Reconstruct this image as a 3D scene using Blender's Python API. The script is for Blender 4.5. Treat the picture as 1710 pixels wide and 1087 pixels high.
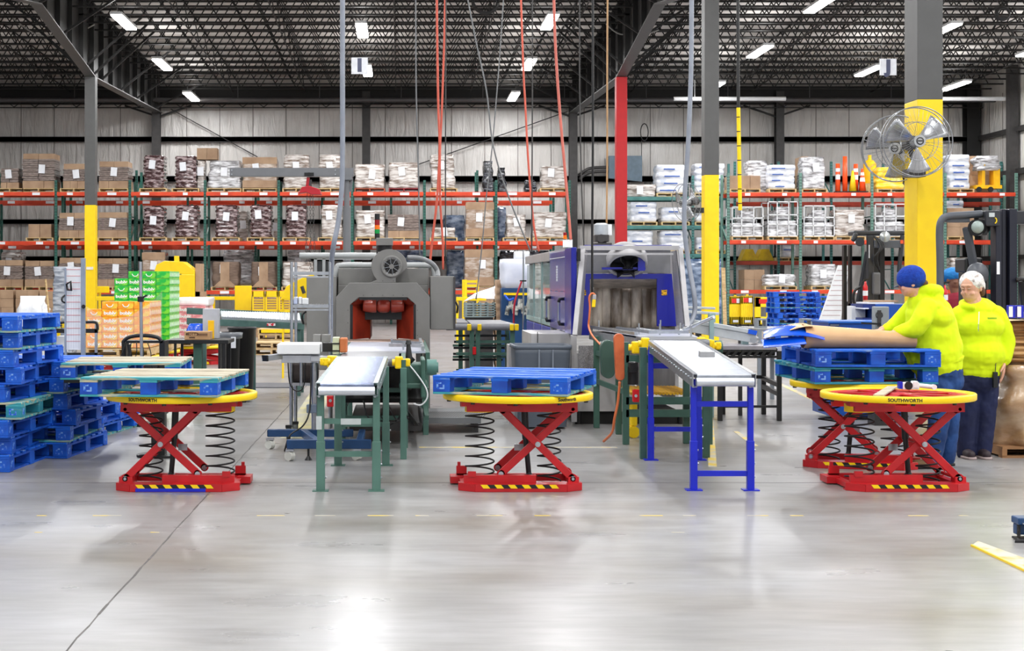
import bpy, bmesh, math, random
from mathutils import Vector, Matrix, noise
R = math.radians
PI = math.pi
rnd = random.Random(7)
for o in list(bpy.data.objects): bpy.data.objects.remove(o)
SC = bpy.context.scene
COL = SC.collection
# ------------------------------------------------------------------ camera, world, exposure
FPX, EYE, VX, VY = 2600.0, 1.56, 670.0, 470.0       # focal length in px of the 1710 px wide frame, eye height, vanishing point
cam = bpy.data.cameras.new('camera'); cam.sensor_width = 36; cam.lens = 36*FPX/1710
cam.shift_x = (855-VX)/1710; cam.shift_y = -(543.5-VY)/1710
cam.clip_start = .1; cam.clip_end = 300
camo = bpy.data.objects.new('camera', cam); COL.objects.link(camo)
camo.location = (0, 0, EYE); camo.rotation_euler = (R(90), 0, 0)
SC.camera = camo
w = bpy.data.worlds.new('world'); SC.world = w; w.use_nodes = True
w.node_tree.nodes['Background'].inputs[0].default_value = (.93, .96, 1, 1)
w.node_tree.nodes['Background'].inputs[1].default_value = .55
SC.view_settings.view_transform = 'Standard'
try: SC.view_settings.look = 'None'
except Exception: pass
SC.view_settings.exposure = 0.42
SC.view_settings.gamma = 1
SC.view_settings.use_curve_mapping = False
LAMP_W = 150.0
def X(px, D): return (px-VX)*D/FPX
def Z(py, D): return EYE-(py-VY)*D/FPX
def P(px, py, D): return Vector((X(px, D), D, Z(py, D)))
def DF(py): return EYE*FPX/(py-VY)                    # distance of a floor point
def lamp_strip(x, D, z):                              # area light of one LED strip, facing down, 2.4 m along the aisle
    l = bpy.data.lights.new('led_strip', 'AREA'); l.shape = 'RECTANGLE'; l.size = .26; l.size_y = 2.3
    l.energy = LAMP_W; l.color = (.97, .985, 1)
    o = bpy.data.objects.new('led_light', l); COL.objects.link(o); return o
def deck_fill():                                        # upward fill added above a strip to brighten the roof deck
    l = bpy.data.lights.new('deck_fill_light', 'AREA'); l.shape = 'RECTANGLE'; l.size = .3; l.size_y = 2.3
    l.energy = LAMP_W*.12; l.color = (1, .99, .97)
    o = bpy.data.objects.new('deck_fill_light', l); COL.objects.link(o); o.rotation_euler = (PI, 0, 0); return o
# ------------------------------------------------------------------ materials
MATS = {}
def lin(c):
    r = []
    for v in c[:3]:
        v = v/255.0
        r.append(v/12.92 if v <= .04045 else ((v+.055)/1.055)**2.4)
    return (r[0], r[1], r[2], 1)
def mat(name, col, rough=.5, metal=0, col2=None, sc=6, thr=(.4, .65), bump=0, bsc=30, coat=0, stretch=(1, 1, 1), spec=.5, alpha=1, trans=0, emit=0, rvar=0, var=.08, sheen=0):
    if name in MATS: return MATS[name]
    m = bpy.data.materials.new(name); m.use_nodes = True
    N = m.node_tree.nodes; L = m.node_tree.links; b = N['Principled BSDF']
    I = b.inputs
    I['Roughness'].default_value = rough; I['Metallic'].default_value = metal
    I['Specular IOR Level'].default_value = spec
    I['Coat Weight'].default_value = coat; I['Coat Roughness'].default_value = .12
    I['Alpha'].default_value = alpha; I['Transmission Weight'].default_value = trans
    if sheen: I['Sheen Weight'].default_value = sheen
    tc = N.new('ShaderNodeTexCoord'); mp = N.new('ShaderNodeMapping'); mp.inputs['Scale'].default_value = stretch
    L.new(tc.outputs['Object'], mp.inputs[0])
    nt = N.new('ShaderNodeTexNoise'); nt.inputs['Scale'].default_value = sc; nt.inputs['Detail'].default_value = 5
    L.new(mp.outputs[0], nt.inputs['Vector'])
    ra = N.new('ShaderNodeValToRGB'); c = lin(col)
    if col2: a, d = c, lin(col2)
    else: a, d = tuple(v*(1-var) for v in c[:3])+(1,), tuple(min(1, v*(1+var)) for v in c[:3])+(1,)
    ra.color_ramp.elements[0].position = thr[0]; ra.color_ramp.elements[0].color = a
    ra.color_ramp.elements[1].position = thr[1]; ra.color_ramp.elements[1].color = d
    L.new(nt.outputs[0], ra.inputs[0]); L.new(ra.outputs[0], I['Base Color'])
    if rvar:
        mr = N.new('ShaderNodeMapRange'); mr.inputs[3].default_value = max(0, rough-rvar); mr.inputs[4].default_value = rough+rvar
        L.new(nt.outputs[0], mr.inputs[0]); L.new(mr.outputs[0], I['Roughness'])
    if bump:
        n2 = N.new('ShaderNodeTexNoise'); n2.inputs['Scale'].default_value = bsc; n2.inputs['Detail'].default_value = 4
        L.new(mp.outputs[0], n2.inputs['Vector'])
        bp = N.new('ShaderNodeBump'); bp.inputs['Strength'].default_value = bump; bp.inputs['Distance'].default_value = .02
        L.new(n2.outputs[0], bp.inputs['Height']); L.new(bp.outputs[0], I['Normal'])
    if emit:
        I['Emission Color'].default_value = lin(col); I['Emission Strength'].default_value = emit
    MATS[name] = m; return m
def paint(n, c, r=.35, **k): return mat(n, c, r, 0, **k)
# ------------------------------------------------------------------ mesh builder
class MB:
    def __init__(s): s.v = []; s.f = []; s.m = []; s.s = []
    def add(s, vs, fs, mi=0, sm=False, M=None):
        o = len(s.v)
        for p in vs:
            p = Vector(p); s.v.append(M @ p if M else p)
        for f in fs: s.f.append([i+o for i in f]); s.m.append(mi); s.s.append(sm)
        return s
    def box(s, x0, x1, y0, y1, z0, z1, mi=0, M=None):
        v = [(x, y, z) for z in (z0, z1) for y in (y0, y1) for x in (x0, x1)]
        return s.add(v, [(0, 2, 3, 1), (4, 5, 7, 6), (0, 1, 5, 4), (2, 6, 7, 3), (0, 4, 6, 2), (1, 3, 7, 5)], mi, False, M)
    def cb(s, c, sz, mi=0, M=None):
        return s.box(c[0]-sz[0]/2, c[0]+sz[0]/2, c[1]-sz[1]/2, c[1]+sz[1]/2, c[2]-sz[2]/2, c[2]+sz[2]/2, mi, M)
    def bar(s, p, q, w, h=None, mi=0, up=(0, 0, 1)):
        p, q = Vector(p), Vector(q); h = h or w; d = q-p; L = d.length; d.normalize(); u = Vector(up)
        if abs(d.dot(u)) > .98: u = Vector((0, 1, 0))
        a = d.cross(u).normalized(); b = a.cross(d)
        v = [p+a*i*w/2+b*j*h/2 for i, j in ((-1, -1), (1, -1), (1, 1), (-1, 1))]
        v += [x+d*L for x in v]
        return s.add(v, [(0, 1, 2, 3), (7, 6, 5, 4), (0, 4, 5, 1), (1, 5, 6, 2), (2, 6, 7, 3), (3, 7, 4, 0)], mi)
    def cyl(s, p, q, r, r2=None, n=14, mi=0, caps=True, sm=True):
        p, q = Vector(p), Vector(q); r2 = r if r2 is None else r2; d = (q-p).normalized()
        u = Vector((0, 0, 1)) if abs(d.z) < .95 else Vector((0, 1, 0)); a = d.cross(u).normalized(); b = a.cross(d)
        c = [a*math.cos(2*PI*i/n)+b*math.sin(2*PI*i/n) for i in range(n)]
        v = [p+e*r for e in c]+[q+e*r2 for e in c]
        s.add(v, [(i, (i+1) % n, n+(i+1) % n, n+i) for i in range(n)], mi, sm)
        if caps: s.add(v, [tuple(range(n))[::-1], tuple(range(n, 2*n))], mi)
        return s
    def tube(s, pts, r, n=8, mi=0, closed=False):
        pts = [Vector(p) for p in pts]; N = len(pts); v = []; a = None
        rr = r if isinstance(r, (list, tuple)) else [r]*N
        for i, p in enumerate(pts):
            if closed: d = pts[(i+1) % N]-pts[i-1]
            else: d = pts[min(i+1, N-1)]-pts[max(i-1, 0)]
            d.normalize()
            if a is None:
                u = Vector((0, 0, 1)) if abs(d.z) < .9 else Vector((0, 1, 0)); a = d.cross(u).normalized()
            else: a = (a-d*a.dot(d)).normalized()
            b = d.cross(a)
            v += [p+(a*math.cos(2*PI*k/n)+b*math.sin(2*PI*k/n))*rr[i] for k in range(n)]
        f = []
        for i in range(N if closed else N-1):
            j = (i+1) % N
            f += [(i*n+k, i*n+(k+1) % n, j*n+(k+1) % n, j*n+k) for k in range(n)]
        if not closed: f += [tuple(range(n))[::-1], tuple(range((N-1)*n, N*n))]
        return s.add(v, f, mi, True)
    def prism(s, poly, ax, a, b, mi=0, M=None):       # polygon in the two other axes, extruded along axis ax
        n = len(poly)
        def mk(p, t):
            return (t, p[0], p[1]) if ax == 'x' else ((p[0], t, p[1]) if ax == 'y' else (p[0], p[1], t))
        v = [mk(p, a) for p in poly]+[mk(p, b) for p in poly]
        return s.add(v, [tuple(range(n)), tuple(range(n, 2*n))[::-1]]+[(i, n+i, n+(i+1) % n, (i+1) % n) for i in range(n)], mi, False, M)
    def lathe(s, prof, n=24, c=(0, 0, 0), ax='z', mi=0, sm=True, arc=None):
        v = []; c = Vector(c)
        for r, h in prof:
            for i in range(n):
                t = 2*PI*i/n
                if ax == 'z': v.append(c+Vector((r*math.cos(t), r*math.sin(t), h)))
                elif ax == 'y': v.append(c+Vector((r*math.cos(t), h, r*math.sin(t))))
                else: v.append(c+Vector((h, r*math.cos(t), r*math.sin(t))))
        f = []
        for j in range(len(prof)-1): f += [(j*n+i, j*n+(i+1) % n, (j+1)*n+(i+1) % n, (j+1)*n+i) for i in range(n)]
        return s.add(v, f, mi, sm)
    def loft(s, rings, mi=0, sm=True, caps=True):     # list of equal-length closed rings
        n = len(rings[0]); v = [p for r in rings for p in r]; f = []
        for j in range(len(rings)-1): f += [(j*n+i, j*n+(i+1) % n, (j+1)*n+(i+1) % n, (j+1)*n+i) for i in range(n)]
        if caps: f += [tuple(range(n))[::-1], tuple(range((len(rings)-1)*n, len(rings)*n))]
        return s.add(v, f, mi, sm)
    def grid(s, fn, nu, nv, mi=0, sm=True, th=0):     # open sheet fn(u,v); th gives it a thickness
        for k in ((0, 1) if th else (0,)):
            v = []
            for j in range(nv+1):
                for i in range(nu+1):
                    p = Vector(fn(i/nu, j/nv)); v.append(p-Vector((0, 0, th)) if k else p)
            s.add(v, [(j*(nu+1)+i, j*(nu+1)+i+1, (j+1)*(nu+1)+i+1, (j+1)*(nu+1)+i) for j in range(nv) for i in range(nu)], mi, sm)
        return s
    def build(s, name, mats, parent=None, loc=(0, 0, 0), rz=0, bevel=0, seg=2, world=False, mesh_name=None):
        if not isinstance(mats, (list, tuple)): mats = [mats]
        vs = s.v
        if world and parent is not None: q = Vector(parent.location); vs = [p-q for p in vs]
        me = bpy.data.meshes.new(name); me.from_pydata([tuple(p) for p in vs], [], s.f)
        for m in mats: me.materials.append(m)
        me.polygons.foreach_set('material_index', s.m); me.polygons.foreach_set('use_smooth', s.s)
        bm = bmesh.new(); bm.from_mesh(me); bmesh.ops.recalc_face_normals(bm, faces=bm.faces); bm.to_mesh(me); bm.free()
        me.update()
        o = bpy.data.objects.new(name, me); COL.objects.link(o)
        o.location = loc; o.rotation_euler = (0, 0, rz)
        if parent is not None: o.parent = parent
        if bevel:
            b = o.modifiers.new('bevel', 'BEVEL'); b.width = bevel; b.segments = seg; b.limit_method = 'ANGLE'; b.angle_limit = R(40); b.harden_normals = False
        return o
def cut(s, n=16):
    w_ = s.split()
    if len(w_) > n:
        w_ = w_[:n]
        while w_[-1].strip(',') in ('the', 'of', 'on', 'in', 'a', 'with', 'under', 'by', 'at', 'and', 'behind', 'right', 'left', 'just', 'beside', 'top', 'over', 'from', 'near'): w_.pop()
    return ' '.join(w_)
def tag(o, label, cat, group=None, kind=None):
    label = cut(label) if label else label
    if kind: o['kind'] = kind
    if label: o['label'] = label
    if cat: o['category'] = cat
    if group: o['group'] = group
    return o
def thing(name, label, cat, loc=(0, 0, 0), rz=0, group=None):
    o = bpy.data.objects.new(name, None); COL.objects.link(o); o.empty_display_size = .1
    o.location = loc; o.rotation_euler = (0, 0, rz); return tag(o, label, cat, group)
def struct(o): o['kind'] = 'structure'; return o
KIDS = {}
def copy_tree(o, parent=None, label=None, group=None):
    c = o.copy(); COL.objects.link(c); c.parent = parent
    if label: c['label'] = label
    if group: c['group'] = group
    for ch in list(o.children): copy_tree(ch, c)
    return c
def text_mb(mb, txt, size, fn, mi=0, depth=0, bold=0, align='CENTER'):   # adds lettering; fn maps (u, v) to a point
    cu = bpy.data.curves.new('t', 'FONT'); cu.body = txt; cu.size = size; cu.align_x = align; cu.align_y = 'CENTER'; cu.offset = bold; cu.resolution_u = 3
    to = bpy.data.objects.new('t', cu); COL.objects.link(to)
    bpy.context.view_layer.update()
    me = to.evaluated_get(bpy.context.evaluated_depsgraph_get()).to_mesh()
    vs = [fn(v.co.x, v.co.y) for v in me.vertices]; fs = [tuple(p.vertices) for p in me.polygons]
    mb.add(vs, fs, mi)
    to.to_mesh_clear(); bpy.data.objects.remove(to); bpy.data.curves.remove(cu)
    return mb
def smooth_path(pts, k=6):                            # Catmull-Rom
    pts = [Vector(p) for p in pts]; out = []
    for i in range(len(pts)-1):
        p0 = pts[max(i-1, 0)]; p1 = pts[i]; p2 = pts[i+1]; p3 = pts[min(i+2, len(pts)-1)]
        for j in range(k):
            t = j/k
            out.append(.5*((2*p1)+(p2-p0)*t+(2*p0-5*p1+4*p2-p3)*t*t+(3*p1-p0-3*p2+p3)*t**3))
    out.append(pts[-1]); return out
# colours used by many things
STEEL_D = paint('dark_steel_paint', (58, 56, 56), .5, var=.15)
BLACKST = paint('black_joist_paint', (20, 19, 19), .55, var=.2)
YEL = paint('safety_yellow', (255, 214, 0), .35, var=.03)
REDP = paint('machine_red', (190, 22, 30), .35, var=.1)
GREENF = paint('conveyor_green', (62, 98, 86), .4, var=.1)
BLUEF = paint('stand_blue', (18, 34, 190), .35, var=.05)
CHROME = mat('zinc_steel', (190, 194, 200), .28, .9, var=.08, sc=20)
SILVER = mat('brushed_aluminium', (212, 216, 224), .3, .75, var=.08, sc=8, stretch=(1, 1, 1))
GREYP = paint('grey_machine_paint', (118, 117, 114), .42, var=.04)
BLACK = paint('black_plastic', (22, 22, 24), .4, var=.2)
RUBBER = paint('black_rubber', (28, 28, 30), .7, var=.2)
WHITE = paint('white_paint', (232, 234, 236), .4, var=.03)
PAPER = paint('white_paper', (238, 240, 246), .6, var=.03)
KRAFT = mat('kraft_cardboard', (196, 158, 116), .75, 0, (178, 138, 98), sc=3)
WOOD = mat('pale_pallet_wood', (214, 186, 138), .75, 0, (178, 142, 98), sc=5, stretch=(1, 6, 6))
# ================================================================== the building
DW = 59.0                                             # back wall distance
XR = X(1632, DW)                                      # right wall
XL = -27.0
def deck_z(D): return 11.12-.0308*D
# floor -------------------------------------------------------------
def floor_mat():
    m = bpy.data.materials.new('polished_concrete'); m.use_nodes = True
    N = m.node_tree.nodes; L = m.node_tree.links; b = N['Principled BSDF']
    tc = N.new('ShaderNodeTexCoord')
    def nz(scale, st, det=6):
        mp = N.new('ShaderNodeMapping'); mp.inputs['Scale'].default_value = st; L.new(tc.outputs['Object'], mp.inputs[0])
        n = N.new('ShaderNodeTexNoise'); n.inputs['Scale'].default_value = scale; n.inputs['Detail'].default_value = det
        L.new(mp.outputs[0], n.inputs['Vector']); return n.outputs[0]
    def ramp(src, p0, c0, p1, c1):
        r = N.new('ShaderNodeValToRGB'); e = r.color_ramp.elements
        e[0].position, e[0].color, e[1].position, e[1].color = p0, lin(c0), p1, lin(c1); L.new(src, r.inputs[0]); return r.outputs[0]
    base = ramp(nz(.55, (1, 1, 1)), .35, (140, 138, 136), .68, (166, 166, 168))
    fine = ramp(nz(5, (.6, 2.4, 1), 9), .3, (205, 202, 200), .7, (255, 255, 255))
    mx = N.new('ShaderNodeMixRGB'); mx.blend_type = 'MULTIPLY'; mx.inputs[0].default_value = .55; L.new(base, mx.inputs[1]); L.new(fine, mx.inputs[2])
    st = ramp(nz(.35, (1, 2.2, 1), 3), .5, (255, 255, 255), .72, (214, 203, 186))
    m2 = N.new('ShaderNodeMixRGB'); m2.blend_type = 'MULTIPLY'; m2.inputs[0].default_value = .8; L.new(mx.outputs[0], m2.inputs[1]); L.new(st, m2.inputs[2])
    L.new(m2.outputs[0], b.inputs['Base Color'])
    mr = N.new('ShaderNodeMapRange'); mr.inputs[3].default_value = .2; mr.inputs[4].default_value = .42; L.new(nz(1.6, (.7, 1.6, 1)), mr.inputs[0]); L.new(mr.outputs[0], b.inputs['Roughness'])
    b.inputs['Specular IOR Level'].default_value = .6
    bp = N.new('ShaderNodeBump'); bp.inputs['Strength'].default_value = .05; bp.inputs['Distance'].default_value = .01
    L.new(nz(3, (1, 1, 1), 4), bp.inputs['Height']); L.new(bp.outputs[0], b.inputs['Normal'])
    return m
struct(MB().box(XL, XR+.4, -14, DW+.5, -.3, 0).build('floor', floor_mat()))
JOINT = paint('floor_joint_sealant', (88, 84, 82), .7, var=.3)
WORN = mat('worn_yellow_floor_tape', (226, 196, 70), .5, 0, (190, 184, 168), sc=5, thr=(.42, .55))
mb = MB(); p, q = P(110, 1087, DF(1087)), P(471, 689, DF(689)); d = (q-p)
pts = [p-d*.4+d*t*.02+Vector((rnd.uniform(-.004, .004), 0, 0)) for t in range(0, 220)]
for a, b in zip(pts, pts[1:]): mb.bar((a.x, a.y, .0005), (b.x, b.y, .0005), .009*rnd.uniform(.7, 1.6), .001)
struct(mb.build('trim_1', JOINT))
for i, yy in enumerate((DF(806), DF(700), DF(640))):
    mb = MB(); mb.box(XL, XR, yy-.005, yy+.005, 0, .001)
    struct(mb.build('trim_%d' % (i+2), JOINT))
mb = MB()
for k in range(46):
    x = -6+k*.36+rnd.uniform(-.05, .05)
    if rnd.random() < .62: mb.box(x, x+rnd.uniform(.04, .22), DF(861)-.012, DF(861)+.012, 0, .0012)
for k in range(16):
    x = -3+k*.36
    if rnd.random() < .4: mb.box(x, x+rnd.uniform(.03, .1), DF(889)-.008, DF(889)+.008, 0, .0012)
tag(mb.build('floor_tape', WORN), 'broken worn yellow tape line across the foreground concrete', 'floor marking')
mb = MB(); mb.box(X(700, DF(747)), X(1030, DF(747)), DF(747)-.03, DF(747)+.03, 0, .0015)
tag(mb.build('floor_tape', WORN), 'pale yellow tape line on the floor behind the middle scissor lift', 'floor marking')
mb = MB(); a, b = P(1228, 720, DF(720)), P(1262, 745, DF(745)); mb.bar((a.x, a.y, .001), (b.x, b.y, .001), .05, .002)
a, b = P(1185, 690, DF(690)), P(1190, 780, DF(780)); mb.bar((a.x, a.y, .001), (b.x, b.y, .001), .07, .002)
tag(mb.build('floor_tape', WORN), 'faded yellow tape on the floor right of the blue-legged conveyor', 'floor marking')
mb = MB(); mb.box(X(1560, DF(691)), X(1300, DF(640)), 0, 0, 0, 0) if 0 else None
a, b = P(1300, 640, DF(640)), P(1360, 668, DF(668)); mb.bar((a.x, a.y, .001), (b.x, b.y, .001), .08, .002)
tag(mb.build('floor_tape', WORN), 'yellow tape line on the floor beyond the two stacked blue pallets', 'floor marking')
mb = MB(); a, b = P(500, 610, DF(610)), P(455, 742, DF(700)); mb.bar((X(513, 19), 24, .001), (X(513, 17.5), 15.5, .001), .3, .002)
tag(mb.build('floor_tape', mat('faded_yellow_paint', (204, 196, 136), .4, 0, (170, 167, 158), sc=2)), 'wide faded yellow walkway marking left of the grey tunnel machine', 'floor marking')
# walls -------------------------------------------------------------
def wall_mat():
    m = mat('vinyl_faced_insulation', (196, 192, 188), .34, 0, (220, 217, 214), sc=.6)
    N = m.node_tree.nodes; L = m.node_tree.links; b = N['Principled BSDF']
    tc = N.new('ShaderNodeTexCoord'); mp = N.new('ShaderNodeMapping'); mp.inputs['Rotation'].default_value = (0, R(30), 0); mp.inputs['Scale'].default_value = (3.2, 3.2, .55)
    L.new(tc.outputs['Object'], mp.inputs[0]); n = N.new('ShaderNodeTexNoise'); n.inputs['Scale'].default_value = 1.4; n.inputs['Detail'].default_value = 5; n.inputs['Distortion'].default_value = .6
    L.new(mp.outputs[0], n.inputs['Vector']); bp = N.new('ShaderNodeBump'); bp.inputs['Strength'].default_value = .9; bp.inputs['Distance'].default_value = .12
    L.new(n.outputs[0], bp.inputs['Height']); L.new(bp.outputs[0], b.inputs['Normal'])
    return m
WM = wall_mat()
SEAM = paint('insulation_seam', (112, 106, 102), .6)
struct(MB().box(XL, XR+.4, DW, DW+.4, 0, 9.6).build('wall_back', WM))
struct(MB().box(XR, XR+.4, -14, DW, 0, 9.6).build('wall_right', WM))
struct(MB().box(XL-.4, XL, -14, DW+.4, 0, 9.6).build('wall_left', WM))
k = 5; x = X(-20, DW)
mb = MB()
while x < XR: mb.box(x-.012, x+.012, DW-.012, DW, 0, 8.4); x += 55.3*DW/FPX
y = DW-1.25
while y > 40: mb.box(XR-.012, XR, y-.012, y+.012, 0, 8.4); y -= 1.25
struct(mb.build('trim_%d' % k, SEAM)); k += 1
GIRT = paint('dark_girt', (44, 42, 42), .5)
for yy, t in ((233.5, .17), (299.5, .2), (370.5, .14), (432, .14)):
    z = Z(yy, DW); mb = MB()
    for (a, b) in ((DW-.2, DW-.01),):
        mb.box(XL, XR, a, b, z-t/2, z+t/2); mb.box(XL, XR, a, a+.02, z-t/2-.02, z+t/2+.02)
        mb.box(XR-.2, XR-.01, 38, DW, z-t/2, z+t/2)
    struct(mb.build('trim_%d' % k, GIRT)); k += 1
z = Z(170, DW); mb = MB(); mb.box(XL, XR, DW-.3, DW-.05, z-.12, z+.55)
struct(mb.build('trim_%d' % k, BLACKST)); k += 1
# roof deck ---------------------------------------------------------
DECK = mat('white_roof_insulation', (232, 228, 224), .6, 0, (214, 209, 204), sc=1.2, bump=.3, bsc=3)
mb = MB()
mb.add([(XL, -14, deck_z(-14)), (XR+.4, -14, deck_z(-14)), (XR+.4, DW+.4, deck_z(DW+.4)), (XL, DW+.4, deck_z(DW+.4))]+[(XL, -14, 12.6), (XR+.4, -14, 12.6), (XR+.4, DW+.4, 12.6), (XL, DW+.4, 12.6)],
       [(0, 1, 2, 3), (4, 5, 6, 7), (0, 1, 5, 4), (1, 2, 6, 5), (2, 3, 7, 6), (3, 0, 4, 7)])
struct(mb.build('ceiling', DECK))
# open-web joists: one mesh, copied along the roof
JD = .66
def joist_mb(x0, x1, depth, pitch=.68, ch=.05, wr=.015):
    mb = MB(); mb.box(x0, x1, -ch, ch, 0, ch*.9); mb.box(x0, x1, -ch*1.1, ch*1.1, depth-ch, depth)
    n = int((x1-x0)/pitch)
    for i in range(n):
        a = x0+i*pitch; m = a+pitch/2
        mb.bar((a, 0, ch), (m, 0, depth-ch), wr*2); mb.bar((m, 0, depth-ch), (a+pitch, 0, ch), wr*2)
    return mb
jo = None
JL = 'black open-web steel joist spanning the width under the roof deck'
D = 57.6; jl = []
while D > 33:
    if jo is None:
        jo = joist_mb(XL, XR, JD).build('roof_joist', BLACKST); o = tag(jo, JL, 'roof joist', 'open-web roof joists')
    else: o = jo.copy(); COL.objects.link(o)
    o.location = (0, D, deck_z(D)-JD-.02); jl.append(D); D -= 1.13
# bridging rods along the roof, and small eave truss
mb = MB()
for x in (-19, -16, -12.4, -6.3, -3.6, -.2, 2.6, 5.1, 8.6, 12.2, 13.1, 17.6, 20.5):
    b = MB(); 
    for dz in (.0, JD-.04):
        b.bar((x, 33, deck_z(33)-JD+dz), (x, 58.4, deck_z(58.4)-JD+dz), .035, .035)
    for i in range(len(jl)-1):
        if i % 2 == 0: b.bar((x, jl[i], deck_z(jl[i])-JD), (x, jl[i+1], deck_z(jl[i+1])-.06), .03)
    tag(b.build('joist_bridging', BLACKST), 'dark bridging rods tying the roof joists together along the aisle', 'bridging', 'joist bridging lines')
mb = joist_mb(XL, XR, .36, .78, .04, .014)
o = tag(mb.build('eave_truss', BLACKST), 'low black open-web truss running along the top of the back wall', 'truss'); o.location = (0, DW-.6, Z(180.5, DW-.6))
mb = MB(); zp = Z(167, 57.2); mb.cyl((XL, 57.2, zp), (XR, 57.2, zp), .085, n=10)
for x in range(-24, 21, 3): mb.cyl((x, 57.2, zp), (x, 57.2, zp+.9), .015, n=6)
tag(mb.build('sprinkler_pipe', mat('pipe_grey', (92, 90, 92), .35, .3)), 'long grey sprinkler main hung under the roof along the back wall', 'pipe')
mb = MB(); zp = Z(165, 55.5)
mb.cyl((X(1125, 55.5), 55.5, zp), (X(1312, 55.5), 55.5, zp), .075, n=10); mb.cyl((X(1160, 55.5), 55.5, zp), (X(1160, 55.5), 55.5, zp+.9), .02, n=6)  # white colour stands for the light on this stretch of pipe
tag(mb.build('sprinkler_pipe', WHITE), 'pipe stretch coloured as brightly lit, under the roof behind the tall yellow and grey column', 'pipe')
mb = MB(); mb.cyl((X(1562, 55.5), 55.5, zp), (XR, 55.5, zp), .075, n=10); mb.cyl((X(1562, 55.5), 55.5, zp), P(1575, 152, 53.5), .03, n=6)  # another lit stretch, its brightness put in as white
tag(mb.build('sprinkler_pipe', WHITE), 'pipe coloured as lit under the roof between the near yellow column and the right wall', 'pipe')
# columns -----------------------------------------------------------
def ibeam(mb, x, D, w, dp, z0, z1, t=.02, tw=.014, mi=0):   # flanges face the camera
    mb.box(x-w/2, x+w/2, D-dp/2, D-dp/2+t, z0, z1, mi); mb.box(x-w/2, x+w/2, D+dp/2-t, D+dp/2, z0, z1, mi); mb.box(x-tw/2, x+tw/2, D-dp/2+t, D+dp/2-t, z0, z1, mi)
def column(px, D, wpx, ztop, bands, label, dp=.35, boxed=True):
    x = X(px, D); w_ = wpx*D/FPX
    t = thing('steel_column', label, 'column', (x, D, 0))
    for nm, z0, z1, m in bands:
        b = MB()
        if boxed: b.box(-w_/2, w_/2, -dp/2, dp/2, z0, z1)
        else: ibeam(b, 0, 0, w_, dp, z0, z1)
        b.build(nm, m, t, bevel=.006)
    MB().box(-w_/2-.08, w_/2+.08, -dp/2-.08, dp/2+.08, 0, .03).build('base_plate', STEEL_D, t)
    return t
COLG = paint('column_grey', (84, 84, 84), .5, var=.04)
RED = paint('column_red', (178, 6, 18), .45, var=.04)
D1, D2, D3 = .776*DW, .553*DW, .329*DW
xA, xB = X(152, D1), X(1037, D1)
column(152, D1, 17.5, 7.6, [('painted_guard', .03, 3.8, YEL), ('shaft', 3.8, Z(129, D1), COLG)], 'dark grey column with yellow lower half, left of the packaging area')
column(1037, D1, 18, 7.6, [('shaft', .03, Z(129.5, D1), RED)], 'bright red steel column behind the blue machine')
column(1186, D2, 24, 7.6, [('painted_guard', .03, Z(293, D2), YEL), ('shaft', Z(293, D2), 7.7, COLG)], 'grey column with yellow lower half right of the red column')
t = column(1542, D3+.12, 42, 7.6, [('painted_guard', .03, Z(168, D3), YEL), ('shaft', Z(168, D3), 7.7, COLG)], 'nearest thick column, yellow below, carrying the two round fans', dp=.5)
b = MB(); b.box(-.03, .03, -.02, .02, 0, .05); 
TG = mat('paper_tag', (236, 232, 220), .6)
mb = MB(); mb.cb((0, 0, 0), (.2, .01, .08)); o = mb.build('column_tag', TG, bpy.data.objects['steel_column'], loc=(0, -.185, Z(448, D1)))
for px, lab in ((264, 'second from the left on the back wall'), (612, 'in the middle of the back wall'), (955, 'just left of the red column'), (1297, 'behind the right-hand racks'), (-80, 'out at the left end of the back wall')):
    x = X(px, DW); b = MB(); ibeam(b, 0, 0, .3, .34, 0, 8.7)
    o = tag(b.build('wall_column', STEEL_D, loc=(x, DW-.4, 0)), 'black steel wall column '+lab, 'column')
b = MB(); ibeam(b, 0, 0, .5, .5, 0, 9)
tag(b.build('wall_column', BLACKST, loc=(XR-.35, DW-.35, 0)), 'wide black column in the back right corner of the hall', 'column')
b = MB(); b.box(-.15, .15, -.17, .17, 0, 9.2)
tag(b.build('wall_column', STEEL_D, loc=(X(1690, 55)-.0, 55, 0)), 'dark column on the right side wall', 'column')
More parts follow.
